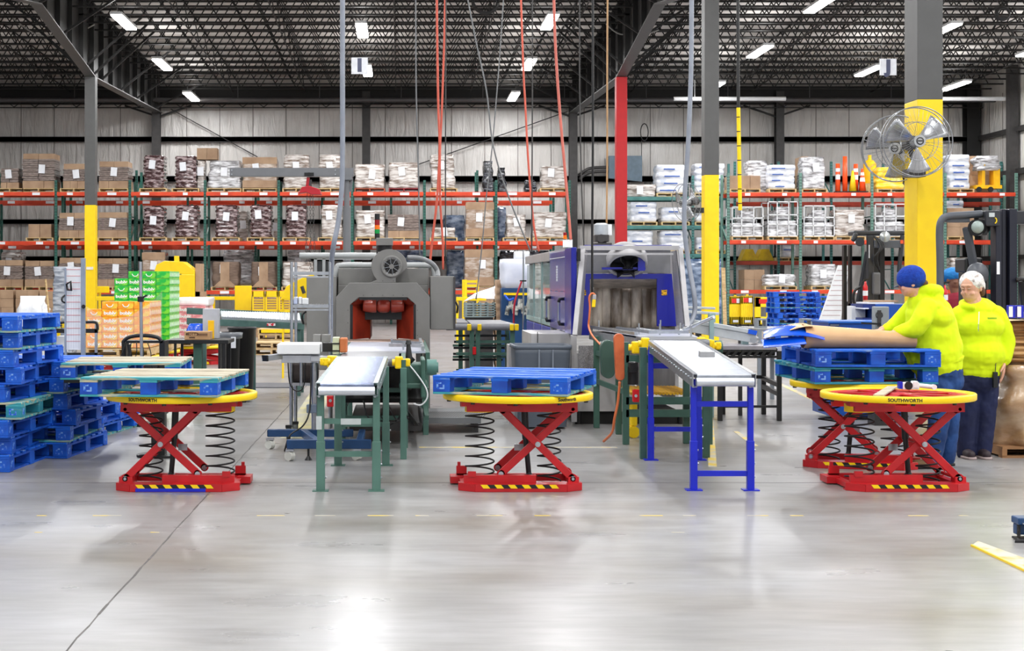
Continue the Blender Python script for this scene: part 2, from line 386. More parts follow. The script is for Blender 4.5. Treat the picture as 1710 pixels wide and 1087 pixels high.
# rafters: haunched plate girders running from the wall to the camera side
def rafter(x, lab):
    t = thing('roof_rafter', lab, 'rafter', (x, DW, 7.6))
    prof = [(DW-.2, Z(190, DW)), (D1, Z(129, D1)), (38.9, 8.5), (D2+.3, 7.75), (D2-.3, 7.75), (26, 8.7), (D3+.2, 7.9), (12, 8.9), (2, 8.2), (-13, 9.2)]
    for side, nm in ((0, 'web'), (1, 'bottom_flange')):
        b = MB()
        for (d0, z0), (d1, z1) in zip(prof, prof[1:]):
            if side == 0: b.add([(s*.008, d, z) for s in (-1, 1) for d, z in ((d0, z0), (d0, deck_z(d0)), (d1, deck_z(d1)), (d1, z1))], [(0, 1, 2, 3), (4, 5, 6, 7), (0, 1, 5, 4), (1, 2, 6, 5), (2, 3, 7, 6), (3, 0, 4, 7)])
            else: b.bar((0, d0, z0), (0, d1, z1), .3, .03)
        for v in b.v: v.x += x
        b.build(nm, BLACKST if side == 0 else COLG, t, world=True)
    b = MB()
    d = 57.5
    while d > 34:
        for (d0, z0), (d1, z1) in zip(prof, prof[1:]):
            if d1 <= d <= d0: zz = z0+(z1-z0)*(d0-d)/(d0-d1)
        b.box(x-.14, x+.14, d-.01, d+.01, zz, deck_z(d)); d -= 1.5
    b.build('web_stiffener', BLACKST, t, world=True)
    b = MB(); b.box(x-.15, x+.15, 33, DW-.2, deck_z(46)-.1, deck_z(46)-.07) if 0 else b.bar((x, 33, deck_z(33)-.03), (x, DW-.3, deck_z(DW)-.03), .3, .03)
    b.build('top_flange', BLACKST, t, world=True)
    for i, d in enumerate((37, 38.8, 41.5, 44.6, 45.6, 46.8, 50, 53, 57)):
        for (d0, z0), (d1, z1) in zip(prof, prof[1:]):
            if d1 <= d <= d0: zz = z0+(z1-z0)*(d0-d)/(d0-d1)
        b = MB()
        for s in (-1, 1): b.bar((x+s*.1, d, zz+.02), (x+s*1.7, d, deck_z(d)-JD+.05), .06, .06)
        b.build('flange_brace', BLACKST, t, world=True)
    return t
rafter(xA, 'dark haunched roof girder over the left yellow and grey column')
rafter(xB, 'dark haunched roof girder over the red column and the yellow column')
# lights ------------------------------------------------------------
LENS = mat('led_lens', (255, 252, 246), .5, emit=14)
rows = [(-14.5, 42.4), (-7.55, 42.4), (-1.1, 43.6), (4.04, 42.4), (10.8, 46.9), (15.15, 50.4), (19.03, 53.5)]  # first row is added out of view to brighten the left side
names = ['added far left row outside the view', 'leftmost row near the left girder', 'row hanging over the letter I sign', 'row above the two shrink machines', 'row right of the tall grey column', 'row beside the letter J sign', 'row nearest the right wall']
proto = None
for ri, (x, D0) in enumerate(rows):
    k = 0
    Ds = [D0+6.8*i for i in range(-9, 4)]
    Ds = [d for d in Ds if -8 < d < (50 if x < -14 else 57)]
    Ds.sort(reverse=True)
    for j, d in enumerate(Ds):
        if d < 34 and j % 1: continue
        z = 9.94-.0308*d
        t = thing('ceiling_light', 'white LED strip light, '+names[ri]+', '+('farthest of the row' if j == 0 else 'second from the back wall' if j == 1 else 'third from the back wall' if j == 2 else 'fourth from the back wall' if j == 3 else 'overhead toward the camera'), 'ceiling light', (x, d, z), 0, 'LED strip lights')
        if proto is None:
            a = MB().box(-.16, .16, -1.2, 1.2, .0, .07).build('housing', WHITE, t); b2 = MB().box(-.15, .15, -1.17, 1.17, -.045, .0).build('lens', LENS, t, bevel=.02)
            c = MB(); [c.cyl((0, s, .07), (0, s, .32), .006, n=5) for s in (-1, 1)]; c = c.build('hanger', STEEL_D, t); proto = (a, b2, c)
        else:
            for q_ in proto:
                e = q_.copy(); COL.objects.link(e); e.parent = t
        l = lamp_strip(x, d, z); l.parent = t; l.location = (0, 0, -.06)
        if d > 30: l = deck_fill(); l.parent = t; l.location = (0, 0, .09)
# hanging letter signs
for ch, px, py, D in (('I', 600.5, 110, 40), ('J', 1483, 112, 40)):
    s = 27.5*D/FPX; c = P(px, py, D)
    t = thing('aisle_sign', 'square white hanging sign with dark blue letter '+ch, 'sign', c)
    MB().box(-s/2, s/2, -.02, .02, -s/2, s/2).build('panel', mat('sign_panel', (196, 198, 204), .5), t)
    b = MB(); text_mb(b, ch, s*1.0, lambda u, v: (u, -.026, v), bold=.03*s/.4); b.build('letter', paint('sign_navy', (24, 34, 72)), t)
    b = MB(); [b.cyl((k_*s*.4, 0, s/2), (k_*s*.4, 0, deck_z(D)-JD-c.z), .006, n=4) for k_ in (-1, 1)]; b.build('hanging_wire', STEEL_D, t)

# thin wall bracing rods and knee braces at the wall columns
for i, (a, c, lb) in enumerate(((( 285, 182), (430, 262), 'left of the crane beam'), ((948, 186), (655, 290), 'between the middle column and the red column'))):
    b = MB(); p, q_ = P(a[0], a[1], DW-.25), P(c[0], c[1], DW-.25); b.cyl((0, 0, 0), q_-p, .02, n=6)
    tag(b.build('brace_rod', BLACKST, loc=p), 'thin dark bracing rod crossing the back wall '+lb, 'brace rod')
for px, lb in ((264, 'first'), (955, 'third'), (1297, 'fourth')):
    b = MB(); p = P(px, 195, DW-.45)
    for s_ in (-1, 1): b.bar((0, 0, 0), (s_*1.25, 0, .42), .07, .07)
    tag(b.build('knee_brace', BLACKST, loc=p), 'pair of slanted dark braces on the %s wall column from the left' % lb, 'brace')
# ================================================================== loads, pallets and racks
def wrapm(name, c1, c2, sc=3, st=(1, 1, 4), thr=(.42, .62), bump=.8, bsc=5, rough=.2):
    return mat(name, c1, rough, 0, c2, sc=sc, thr=thr, stretch=st, bump=bump, bsc=bsc, coat=.6)
W_MAROON = wrapm('maroon_bags_in_film', (62, 32, 34), (196, 176, 178), 6, (1, 1, 2.5), (.46, .66))
W_GREYBR = wrapm('flat_cartons_in_film', (96, 78, 70), (150, 134, 126), 8, (1, 1, 9), (.4, .62), .4, 5, .3)
W_BROWN = wrapm('brown_cartons_in_film', (150, 122, 98), (214, 202, 192), 3, (1, 1, 3), (.42, .7), .5, 4, .25)
W_WHITE = wrapm('clear_film_white', (126, 124, 126), (226, 226, 230), 4, (1, 1, 4), (.36, .62), 1, 5, .18)
W_SILVER = wrapm('film_over_tan', (126, 108, 96), (222, 216, 212), 3.5, (1, 1, 5), (.35, .6), .9, 4, .2)
W_BLUEW = wrapm('white_sacks_blue_print', (186, 192, 206), (232, 234, 240), 3, (1, 1, 3), (.4, .6), .5, 3, .25)
W_BLACK = wrapm('black_stretch_film', (28, 30, 36), (130, 134, 146), 4, (1, 1, 4), (.5, .72), .9, 4, .2)
W_DKBLUE = wrapm('blue_drums_in_film', (52, 74, 104), (150, 166, 190), 4, (1, 1, 2), (.4, .7), .7, 4, .2)
W_YEL = wrapm('yellow_sacks_film', (250, 206, 20), (250, 236, 150), 3, (1, 1, 3), (.5, .75), .5, 3, .3)
CART = mat('brown_carton', (178, 148, 120), .75, 0, (158, 128, 102), sc=2)
CARTD = mat('grey_brown_board', (128, 108, 94), .8, 0, (98, 80, 70), sc=4, stretch=(1, 1, 14))
BLUEPR = paint('blue_print', (60, 96, 176), .5)
WOODR = mat('rack_pallet_wood', (222, 198, 146), .8, 0, (178, 148, 102), sc=4)
def pallet_simple(mb, w, d, h=.13, mi=0):
    mb.box(-w/2, w/2, -d/2, d/2, h-.022, h, mi)
    for x in (-w/2+.02, 0, w/2-.02): mb.box(x-.022, x+.022, -d/2, d/2, .02, h-.022, mi)
    for y in (-d/2+.05, 0, d/2-.05): mb.box(-w/2, w/2, y-.045, y+.045, 0, .02, mi)
    return mb
def rrect(w, d, n, e=.22):                            # superellipse outline
    o = []
    for i in range(n):
        t = 2*PI*i/n; c, s = math.cos(t), math.sin(t)
        o.append((w/2*math.copysign(abs(c)**e, c), d/2*math.copysign(abs(s)**e, s)))
    return o
def lumpy(mb, w, d, h, seed, layers=1, bulge=.03, amp=.02, n=32, taper=0, lean=0, z0=0, e=.25, mi=0, per=5):
    rg = []; N = max(3, layers*per); out = rrect(w, d, n, e); sd = Vector((seed*3.1, seed*1.7, 0))
    for j in range(N+1):
        v = j/N; z = z0+h*v
        k = abs(math.sin(PI*v*layers)) if layers > 1 else math.sin(PI*v)**.3
        s = 1-taper*v; li = int(min(v*layers, layers-1e-6)); ox = (noise.noise(Vector((li*2.3, seed, 0)))*.03 if layers > 1 else 0)
        if j in (0, N) and layers <= 1: s *= .96
        rg.append([Vector((x*s*(1+bulge*(k-1)*2)+ox+lean*v, y*s*(1+bulge*(k-1)*2), z))+Vector((x, y, 0)).normalized()*amp*noise.noise(Vector((x*4, y*4, z*5))+sd)*2 for x, y in out])
    return mb.loft(rg, mi)
def cartons(mb, w, d, h, nx, nz, z0=0, mi=0, gap=.006, ny=2, jit=.006, seed=1):
    q = random.Random(seed); bw, bd, bh = w/nx, d/ny, h/nz
    for k in range(nz):
        for i in range(nx):
            for j in range(ny):
                a = q.uniform(-jit, jit)
                mb.box(-w/2+i*bw+gap/2+a, -w/2+(i+1)*bw-gap/2+a, -d/2+j*bd+gap/2+a, -d/2+(j+1)*bd-gap/2+a, z0+k*bh, z0+(k+1)*bh-gap, mi)
    return mb
def flats(mb, w, d, h, z0, n, seed, mi=0):            # bundles of flattened cartons
    q = random.Random(seed); hh = h/n
    for k in range(n):
        a, b = q.uniform(-.02, .02), q.uniform(-.02, .02); t = q.uniform(-.015, .015)
        M = Matrix.Translation((a, b, z0+k*hh)) @ Matrix.Rotation(t, 4, 'Y')
        for s in (-1, 1): mb.box(s*w/4-w/4+.008, s*w/4+w/4-.008, -d/2, d/2, .004, hh-.004, mi, M)
    return mb
CNT = {}
def load(kind, x, D, z, w, h, lab, cat='wrapped pallet', group=None, seed=1, d=1.0, face=True, lean=0, pal=True, wpal=None, palm=None):
    """one pallet on a rack or the floor and the goods wrapped on it"""
    if pal:
        pw = wpal or max(w, .95)
        pallet = pallet_simple(MB(), pw, d).build('wooden_pallet', palm or WOODR, loc=(x, D, z))
        tag(pallet, cut('wooden pallet under the '+lab, 15), 'pallet', 'rack pallets'); z += .132; h -= .132
    t = thing('wrapped_load' if kind not in ('box', 'cage') else ('carton_stack' if kind == 'box' else 'wrapped_machine'), lab, cat, (x, D, z), 0, group)
    b = MB(); F = -d/2
    if kind == 'bags': lumpy(b, w, d*.9, h, seed, max(3, int(h/.125)), .05, .02, 36); b.build('bags', W_MAROON, t)
    elif kind == 'flat':
        hb = min(.26, h*.3); cartons(b, w, d*.95, hb, 3, 1, 0, seed=seed); b.build('base_cartons', CART, t)
        b = MB(); flats(b, w, d*.95, h-hb*1.75 if h > .8 else h-hb, hb, max(3, int((h-hb)/.09)), seed); b.build('flattened_cartons', W_GREYBR, t)
        if h > .8: b = MB(); cartons(b, w*.97, d*.9, hb*.75, 2, 1, h-hb*.75, seed=seed+3); b.build('top_cartons', CART, t)
    elif kind == 'box':
        cartons(b, w, d*.95, h, max(2, int(w/.34)), max(1, int(h/.27)), 0, seed=seed); b.build('cartons', CART, t)
    elif kind == 'wbox':
        lumpy(b, w, d*.95, h, seed, 1, .01, .008, 32, e=.12, per=8); b.build('wrapped_cartons', W_BROWN, t)
        b = MB(); b.box(-w/2-.004, w/2+.004, -d*.475-.006, -d*.475+.05, h*.02, h*.25); b.box(-w/2-.004, w/2+.004, -d*.475-.006, -d*.475+.05, h*.78, h*.99); b.build('carton_rows', CART, t)
    elif kind == 'brown':
        lumpy(b, w*.98, d*.95, h, seed, 1, .01, .03, 40, e=.3, per=10); b.build('ribbed_boards', CARTD, t)
        b = MB(); b.box(-w*.17, w*.17, -d*.52, -d*.44, 0, h*.98); b.build('centre_board', CART, t)
        b = MB(); b.prism([(-w*.42, 0), (w*.42, 0), (w*.2, h*.22), (-w*.2, h*.22)], 'y', -d*.53, -d*.45); b.build('kraft_skirt', CART, t)
    elif kind == 'white': lumpy(b, w, d*.9, h, seed, 3, .02, .035, 40, lean=lean, per=5, taper=.06); b.build('film_wrapped_goods', W_WHITE, t)
    elif kind == 'silver': lumpy(b, w, d*.9, h, seed, 2, .02, .03, 40, lean=lean, per=6); b.build('film_wrapped_goods', W_SILVER, t)
    elif kind == 'black': lumpy(b, w, d*.8, h, seed, 2, .04, .05, 36, taper=.3, lean=lean, per=6); b.build('black_wrapped_goods', W_BLACK, t)
    elif kind == 'drum': lumpy(b, w, d*.9, h, seed, 2, .03, .02, 36, per=5); b.build('wrapped_drums', W_DKBLUE, t)
    elif kind == 'yel': lumpy(b, w, d*.9, h, seed, 4, .04, .03, 36); b.build('yellow_sacks', W_YEL, t)
    elif kind == 'sack':
        n = max(2, int(h/.2)); lumpy(b, w, d*.92, h, seed, n, .025, .012, 36); b.build('white_sacks', W_BLUEW, t)
        b = MB(); q = random.Random(seed)
        for k in range(n):
            if q.random() < .75: a = q.uniform(-.4, -.1)*w; b.box(a, a+q.uniform(.3, .6)*w, -d*.47, -d*.45, h*(k+.3)/n, h*(k+.48)/n)
        if b.v: b.build('blue_printing', BLUEPR, t)
    elif kind == 'cage':
        q = random.Random(seed); lumpy(b, w, d*.9, h*.45, seed, 2, .02, .03, 36); b.build('wrapped_base', W_WHITE, t)
        b = MB()
        for zz in (0, h*.33, h*.6, h*.97): b.box(-w/2, w/2, -d/2, -d/2+.03, zz, zz+.035); b.box(-w/2, w/2, d/2-.03, d/2, zz, zz+.035)
        for xx in (-w/2, -w*.2, w*.18, w/2-.03): b.box(xx, xx+.03, -d/2, -d/2+.03, 0, h); b.box(xx, xx+.03, d/2-.03, d/2, 0, h)
        b.build('white_frame', WHITE, t)
        b = MB(); lumpy(b, w*.55, d*.5, h*.3, seed+2, 1, .02, .05, 24, z0=h*.45); b.box(-w*.2, w*.2, -d*.4, -d*.3, h*.5, h*.85); b.build('machine_body', W_WHITE, t)
    if face and kind in ('bags', 'flat', 'wbox', 'brown', 'silver', 'white'):
        q = random.Random(seed*7+1); c = (q.uniform(-.12, .12)*w, -d/2-.012, h*q.uniform(.55, .72))
        M = Matrix.Translation(c) @ Matrix.Rotation(q.uniform(-.12, .12), 4, 'Y')
        MB().box(-.11, .11, -.004, .004, -.15, .15, 0, M).build('shipping_label', PAPER, t)
    return t
ORG = mat('rack_orange', (226, 74, 34), .45, 0, (206, 58, 26), sc=2)
RKG = mat('rack_green', (46, 104, 92), .45, 0, (36, 88, 78), sc=3)
TEAL = mat('rack_teal', (70, 130, 126), .45, 0, (54, 108, 106), sc=3)
HOLE = paint('upright_hole', (14, 34, 30), .8)
def rack(lab, D, xs, levels, beam_m, up_m, top, depth=1.07, h=.13, labels=True, post_w=.085, seed=3):
    t = thing('pallet_rack', lab, 'rack', (xs[0], D, 0)); q = random.Random(seed); x0 = xs[0]
    pm = None
    for x in xs:
        tp = top
        b = MB()
        for dy in (0, depth): b.box(-post_w/2, post_w/2, dy-.04, dy+.04, 0, tp)
        for k in range(int(tp/.9)): b.bar((0, 0, .2+k*.9), (0, depth, .2+k*.9+(.6 if k % 2 else 0)), .035)
        for k in range(int(tp/.1)):
            for s in (-1, 1): b.box(s*.02-.009, s*.02+.009, -.043, -.038, k*.1+.03, k*.1+.075, 1)
        if pm is None: o = b.build('upright_frame', [up_m, HOLE], t); pm = o
        else: o = pm.copy(); COL.objects.link(o)
        o.parent = t; o.location = (x-x0, 0, 0)
        c = MB().box(-.08, .08, -.08, .08, 0, .01)
    for i in range(len(xs)-1):
        a, c = xs[i]-x0+post_w/2, xs[i+1]-x0-post_w/2
        for lv in levels:
            z, bm_ = (lv, beam_m) if not isinstance(lv, tuple) else lv
            for dy in (-.02, depth+.02):
                b = MB(); b.box(a, c, dy-.025, dy+.025, z-h, z); b.box(a, c, dy-.03, dy-.02, z-h*.62, z-h*.38); b.build('beam', bm_, t)
            if labels:
                for k in range(2 if c-a > 2 else 1):
                    wl = q.uniform(.14, .34); xx = a+(c-a)*(.22+.55*k)+q.uniform(-.1, .1)
                    MB().box(xx-wl/2, xx+wl/2, -.052, -.046, z-h*.85, z-h*.15).build('shelf_label', PAPER, t)
            b = MB(); 
            for k in range(6): xx = a+(c-a)*(k+.5)/6; b.box(xx-.04, xx+.04, 0, depth, z-.03, z-.005)
            b.build('deck_supports', up_m, t)
    return t
RD = 53.7
L3, L2, L1 = Z(320.6, RD), Z(402.8, RD), Z(485, RD)
U1 = [X(p, RD) for p in (-151, -29, 93.5, 217, 342.5, 465.5, 588, 709, 828.5, 951)]
rack('long orange and green pallet rack, front row, left of the red column', RD, U1, [L3, L2, L1], ORG, RKG, 5.05)
RD2 = 56.6
U2 = [X(p, RD2) for p in (-10, 108, 228, 314)]+[X(p, RD2) for p in (427, 538, 653, 797, 924)]
rack('rear row of the orange and green rack against the back wall', RD2, U2, [Z(335, RD2), Z(410, RD2), Z(481, RD2)], ORG, RKG, 5.6, labels=True, seed=5)
RT = 55.0
UT = [X(p, RT) for p in (1040, 1157, 1214)]
rack('teal pallet rack holding white sacks between the red column and the yellow column', RT, UT, [Z(328.5, RT), Z(376.5, RT), Z(424, RT)], TEAL, TEAL, 5.3, labels=False)
RR = 53.7
UR = [X(p, RR) for p in (1216, 1336.5, 1456, 1578, 1697)]
rack('orange and pale green pallet rack on the right side of the hall', RR, UR, [Z(321.5, RR), Z(401, RR), Z(484, RR)], ORG, mat('rack_pale_green', (112, 150, 138), .5, 0, (92, 132, 120), sc=3), 5.3, seed=8)
ORD = mat('rack_rust_orange', (176, 62, 40), .5, 0, (150, 50, 34), sc=2)
UR2 = [X(p, 56.4) for p in (1227, 1300, 1388, 1490, 1600, 1672)]
rack('rear row of the right-hand pallet rack with rusty beams', 56.4, UR2, [Z(436, 56.4), Z(335, 56.4)-.05], ORD, TEAL, 5.9, labels=False, seed=9)
def rl(kind, x0, x1, ytop, lev, lab, D=None, **k):
    D = D or RD+.52; c = (x0+x1)/2
    ups = [VX+x*FPX/RD for x in (U1 if c < 960 else UR)]
    lo = max([u for u in ups if u <= c] or [x0-20])+2.8; hi = min([u for u in ups if u > c] or [x1+20])-2.8
    x0, x1 = max(x0, lo), min(x1, hi); c = (x0+x1)/2; k['wpal'] = max((x1-x0)*RD/FPX, min(.95, 2*min(c-lo, hi-c)*RD/FPX))
    CNT['n'] = CNT.get('n', 0)+1
    return load(kind, X((x0+x1)/2, D-.5), D, lev, (x1-x0)*(D-.5)/FPX, Z(ytop, D-.5)-lev, lab, seed=CNT['n'], **k)
TOPN, MIDN, LOWN = 'top shelf', 'middle shelf', 'low shelf'
G1 = 'wrapped pallet loads on the left rack'
rl('flat', 1, 31, 281, L3, 'low brown carton stack at the far left end of the top shelf', group=G1)
rl('flat', 37, 94, 256, L3, 'tall film-wrapped stack of grey-brown cartons, second on the top shelf', group=G1)
rl('flat', 105, 141, 273, L3, 'short wrapped carton stack just left of the left column on the top shelf', group=G1)
rl('flat', 165, 217, 269, L3, 'sagging stack of flattened cartons just right of the left column on the top shelf', group=G1)
rl('bags', 238, 273, 259, L3, 'maroon bag stack beside the first wall column on the top shelf', group=G1)
rl('bags', 291, 328, 260, L3, 'maroon bag stack left of the two loose brown boxes on the top shelf', group=G1)
rl('white', 345, 403, 268, L3, 'white film-wrapped bale behind the left end of the jib crane beam', group=G1)
t = rl('box', 329, 366, 243, L3, 'two loose brown boxes perched high on the top shelf', pal=False, D=RD+.9) if 0 else None
load('box', X(348, RD+.6), RD+.52, Z(266.5, RD+.3), 34*RD/FPX, .4, 'pair of loose brown cartons riding on the high wrapped bale', cat='cartons', pal=False, face=False, seed=4, d=.6)
load('silver', X(337, RD+.6), RD+.55, L3, 14*RD/FPX, Z(268, RD+.3)-L3, 'narrow tan wrapped bale under the two loose brown cartons', group=G1, seed=9, d=.6, pal=False)
rl('wbox', 405, 462, 262, L3, 'brown carton load behind the crane beam with clear film over it', group=G1)
rl('silver', 473, 516, 258, L3, 'wrapped load directly above the red hoist', group=G1)
rl('silver', 532, 572, 258, L3, 'wrapped load on the top shelf beside the grey hose', group=G1)
rl('silver', 592, 643, 274, L3, 'silvery wrapped load on a rust-red pallet right of the grey hose', group=G1, palm=mat('rust_pallet', (168, 84, 56), .7))
rl('silver', 649, 700, 271, L3, 'silvery wrapped load on a dark red pallet on the top shelf', group=G1, palm=mat('dark_red_pallet', (140, 28, 40), .7))
rl('silver', 720, 760, 259, L3, 'leaning open-topped wrapped gaylord on the top shelf', group=G1, lean=.1, seed=5) if 0 else load('silver', X(741, RD), RD+.52, L3, .82, 1.3, 'leaning wrapped box with open flaps on the top shelf', group=G1, lean=-.06, seed=25)
b = MB(); [b.add([(s*.1, -.4, 0), (s*.62, -.42, .05), (s*.62, .4, .05), (s*.1, .4, 0)], [(0, 1, 2, 3)]) for s in (-1, 1)]; tag(b.build('carton_flaps', CARTD, loc=(X(741, RD)-.05, RD+.5, L3+1.31)), 'open flaps of the leaning wrapped box on the top shelf', 'carton flaps') if 0 else None
rl('black', 806, 832, 268, L3, 'black film-wrapped bundle left of the last but one upright on the top shelf', group=G1, pal=False)
rl('black', 828, 847, 279, L3, 'small black film-wrapped bundle behind the upright on the top shelf', group=G1, pal=False, D=RD+.9)
rl('black', 875, 898, 300, L3, 'dark rounded wrapped coil near the right end of the top shelf', group=G1, pal=False)
rl('silver', 904, 946, 277, L3, 'white wrapped load at the right end of the top shelf', group=G1)
rl('box', 47, 85, 374, L2, 'single open brown carton with yellow label on the middle shelf', cat='carton', group=G1)
rl('flat', 98, 148, 355, L2, 'flattened cartons left of the left column on the middle shelf', group=G1)
rl('flat', 163, 213, 354, L2, 'flattened cartons right of the left column on the middle shelf', group=G1)
rl('bags', 238, 273, 345, L2, 'maroon bag stack left of the wall column on the middle shelf', group=G1)
rl('bags', 291, 330, 342, L2, 'maroon bag stack beside the double upright on the middle shelf', group=G1)
rl('bags', 358, 396, 342, L2, 'shiny maroon bag stack first right of the double upright on the middle shelf', group=G1)
rl('bags', 417, 453, 342, L2, 'leaning maroon bag stack with a white sheet on the middle shelf', group=G1)
rl('bags', 477, 512, 342, L2, 'maroon bag stack seen just beside the hoist chain', group=G1)
rl('silver', 536, 571, 342, L2, 'tan topped bag stack behind the grey hose on the middle shelf', group=G1)
rl('silver', 594, 643, 351, L2, 'tan and silver wrapped load behind the signal light', group=G1)
rl('flat', 648, 702, 358, L2, 'crushed wrapped flat cartons right of the signal light', group=G1)
rl('silver', 722, 760, 380, L2, 'low wrapped bundle between the orange hoses on the middle shelf', group=G1)
rl('wbox', 778, 825, 337, L2, 'tall tan wrapped carton load on the middle shelf', group=G1)
rl('silver', 846, 879, 358, L2, 'narrow wrapped carton stack on the middle shelf', group=G1)
rl('silver', 890, 947, 354, L2, 'crumpled film-wrapped load at the right end of the middle shelf', group=G1)
rl('flat', -20, 38, 434, L1, 'wrapped flat cartons at the far left of the low shelf', group=G1)
rl('flat', 41, 90, 435, L1, 'wrapped flat cartons with a white sheet on the low shelf', group=G1)
rl('flat', 98, 148, 430, L1, 'white topped load beside the left yellow column on the low shelf', group=G1)
rl('flat', 163, 213, 431, L1, 'wrapped flat cartons behind the green drink cartons', group=G1)
rl('wbox', 237, 275, 421, L1, 'wrapped carton with red and white print behind the yellow cartons', group=G1)
rl('brown', 353, 398, 437, L1, 'dark brown board bundle with pale centre strip, left one of the pair', group=G1)
rl('brown', 418, 462, 437, L1, 'dark brown board bundle with pale centre strip, right one of the pair', group=G1)
rl('silver', 470, 522, 437, L1, 'wrapped load behind the wire shelf on the low shelf', group=G1)
rl('silver', 640, 700, 440, L1, 'wrapped load behind the grey tunnel machine', group=G1)
rl('wbox', 776, 825, 416, L1, 'tall tan wrapped carton load on the low shelf right of the grey machine', group=G1)
rl('silver', 846, 905, 440, L1, 'wrapped load behind the white bulk bag', group=G1)
Z2a, Z2b, Z2c = Z(335, RD2), Z(410, RD2), Z(481, RD2)
G2 = 'loads on the rear rack row'
for (k, a, c, yt, lv, lb) in (('silver', 397, 414, 352, Z2b, 'pale wrapped carton between two maroon bag stacks'), ('silver', 456, 463, 364, Z2b, 'narrow pale carton beside the third upright'), ('drum', 739, 776, 359, Z2b, 'blue drums in film on the rear rack, left'), ('drum', 831, 846, 346, Z2b, 'blue drums in film behind the upright on the rear rack'),
    ('white', 370, 424, 418, Z2c, 'grey-white bundle of film rolls on the rear rack'), ('white', 478, 520, 418, Z2c, 'white wrapped rolls on the rear rack left of the crane post'), ('drum', 655, 710, 418, Z2c, 'dark wrapped crates behind the grey machine blower'), ('drum', 745, 775, 418, Z2c, 'blue crates in film behind the tall tan load'), ('black', 832, 868, 418, Z2c, 'grey wrapped cartons on the rear rack beside the bulk bag'), ('black', 870, 925, 418, Z2c, 'dark wrapped bundle behind the glass doors of the blue machine'),
    ('silver', 0, 34, 421, Z2c, 'pale wrapped load at the left end of the rear rack')):
    load(k, X((a+c)/2, RD2), RD2+.53, lv, (c-a)*RD2/FPX, Z(yt, RD2)-lv, lb, group=G2, seed=a, pal=(c-a) > 30, wpal=(c-a)*RD2/FPX)
for a, c in ((480, 640), (590, 700)):
    pass
# teal rack sacks
G3 = 'white sack loads on the teal rack'
T3, T2, T1 = Z(328.5, RT), Z(376.5, RT), Z(424, RT)
for (a, c, yt, lv, lb) in ((1097, 1146, 275, T3, 'white sack load with blue printing on the top of the teal rack'), (1160, 1212, 273, T3, 'white sack load behind the yellow column on the teal rack top'), (1053, 1098, 337, T2, 'white sack load with a tan patch on the middle teal shelf'), (1105, 1152, 346, T2, 'low white sack load on the middle teal shelf'), (1161, 1208, 347, T2, 'white sack load right of the fan on the middle teal shelf'), (1047, 1092, 385, T1, 'white sack load on the low teal shelf next to the red column'), (1103, 1152, 385, T1, 'white sack load on the low teal shelf behind the grey conduit'), (1162, 1212, 396, T1, 'white sack load on the low teal shelf behind the yellow column')):
    load('sack', X((a+c)/2, RT), RT+.52, lv, (c-a)*RT/FPX, Z(yt, RT)-lv, lb, group=G3, seed=a, wpal=(c-a)*RT/FPX)
load('silver', X(1072, RT), RT+.52, T3, 50*RT/FPX, Z(308, RT)-T3, 'crumpled film heap on the teal rack right of the red column', cat='film heap', seed=61, pal=False, d=.9)
load('sack', X(1318, 56.4), 56.95, Z(436, 56.4), .55, Z(402, 56.4)-Z(436, 56.4), 'white sacks low on the rear right rack', group=G3, seed=77)
for (a, c, yt, yb, lb) in ((1140, 1182, 432, 520, 'tall stack of clear film-wrapped cases left of the middle yellow column'), (1197, 1208, 432, 540, 'tall film-wrapped stack just right of the middle yellow column')):
    load('drum', X((a+c)/2, 44), 44.6, 0, (c-a)*44/FPX, Z(yt, 44), lb, seed=a, d=1)
# right rack loads
R3, R2, R1 = Z(321.5, RR), Z(401, RR), Z(484, RR)
G4 = 'loads on the right rack'
rl('box', 1219, 1270, 293, R3, 'small tan cartons on a pallet at the left end of the right top shelf', group=G4, D=RR+.52)
rl('white', 1250, 1285, 268, R3, 'clear film bundle behind the small tan cartons', group=G4, D=RR+.9, pal=False)
rl('sack', 1284, 1330, 275, R3, 'white boxed load with blue print on the right top shelf', group=G4, D=RR+.52)
rl('white', 1341, 1380, 262, R3, 'white film-wrapped hump beside the traffic cones', group=G4, D=RR+.6)
rl('box', 1338, 1350, 261, R3, 'slim tall brown carton standing on the right top shelf', group=G4, D=RR+.9, pal=False)
rl('yel', 1465, 1512, 279, R3, 'yellow sacks on a pallet behind the fans', group=G4, D=RR+.52)
rl('sack', 1560, 1578, 256, R3, 'white box stack just right of the near yellow column', group=G4, D=RR+.7)
rl('sack', 1586, 1622, 258, R3, 'pale box stack with blue writing on the right top shelf', group=G4, D=RR+.52)
rl('box', 1624, 1661, 259, R3, 'brown cartons stacked on the right top shelf', group=G4, D=RR+1.0, d=.4, pal=False)
rl('cage', 1222, 1275, 345, R2, 'white wrapped machine in a frame, leftmost on the right middle shelf', cat='wrapped machine', group=G4, D=RR+.52)
rl('cage', 1282, 1333, 336, R2, 'white wrapped machine with a barred frame, second on the right middle shelf', cat='wrapped machine', group=G4, D=RR+.52)
rl('cage', 1342, 1394, 343, R2, 'white wrapped machine with handles, third on the right middle shelf', cat='wrapped machine', group=G4, D=RR+.52)
rl('silver', 1395, 1446, 350, R2, 'brown wrapped boxes right of the three white machines', group=G4, D=RR+.52)
rl('cage', 1461, 1512, 340, R2, 'white wrapped machine partly behind the near yellow column', cat='wrapped machine', group=G4, D=RR+.52)
rl('box', 1582, 1627, 347, R2, 'brown cartons above the right forklift arm', group=G4, D=RR+.52)
rl('sack', 1581, 1612, 335, R2, 'white sacks at the back of the right middle shelf', group=G4, D=56.5)
rl('box', 1243, 1277, 450, R1, 'two brown cartons deep in the right low shelf', cat='cartons', group=G4, D=RR+1.0, pal=False)
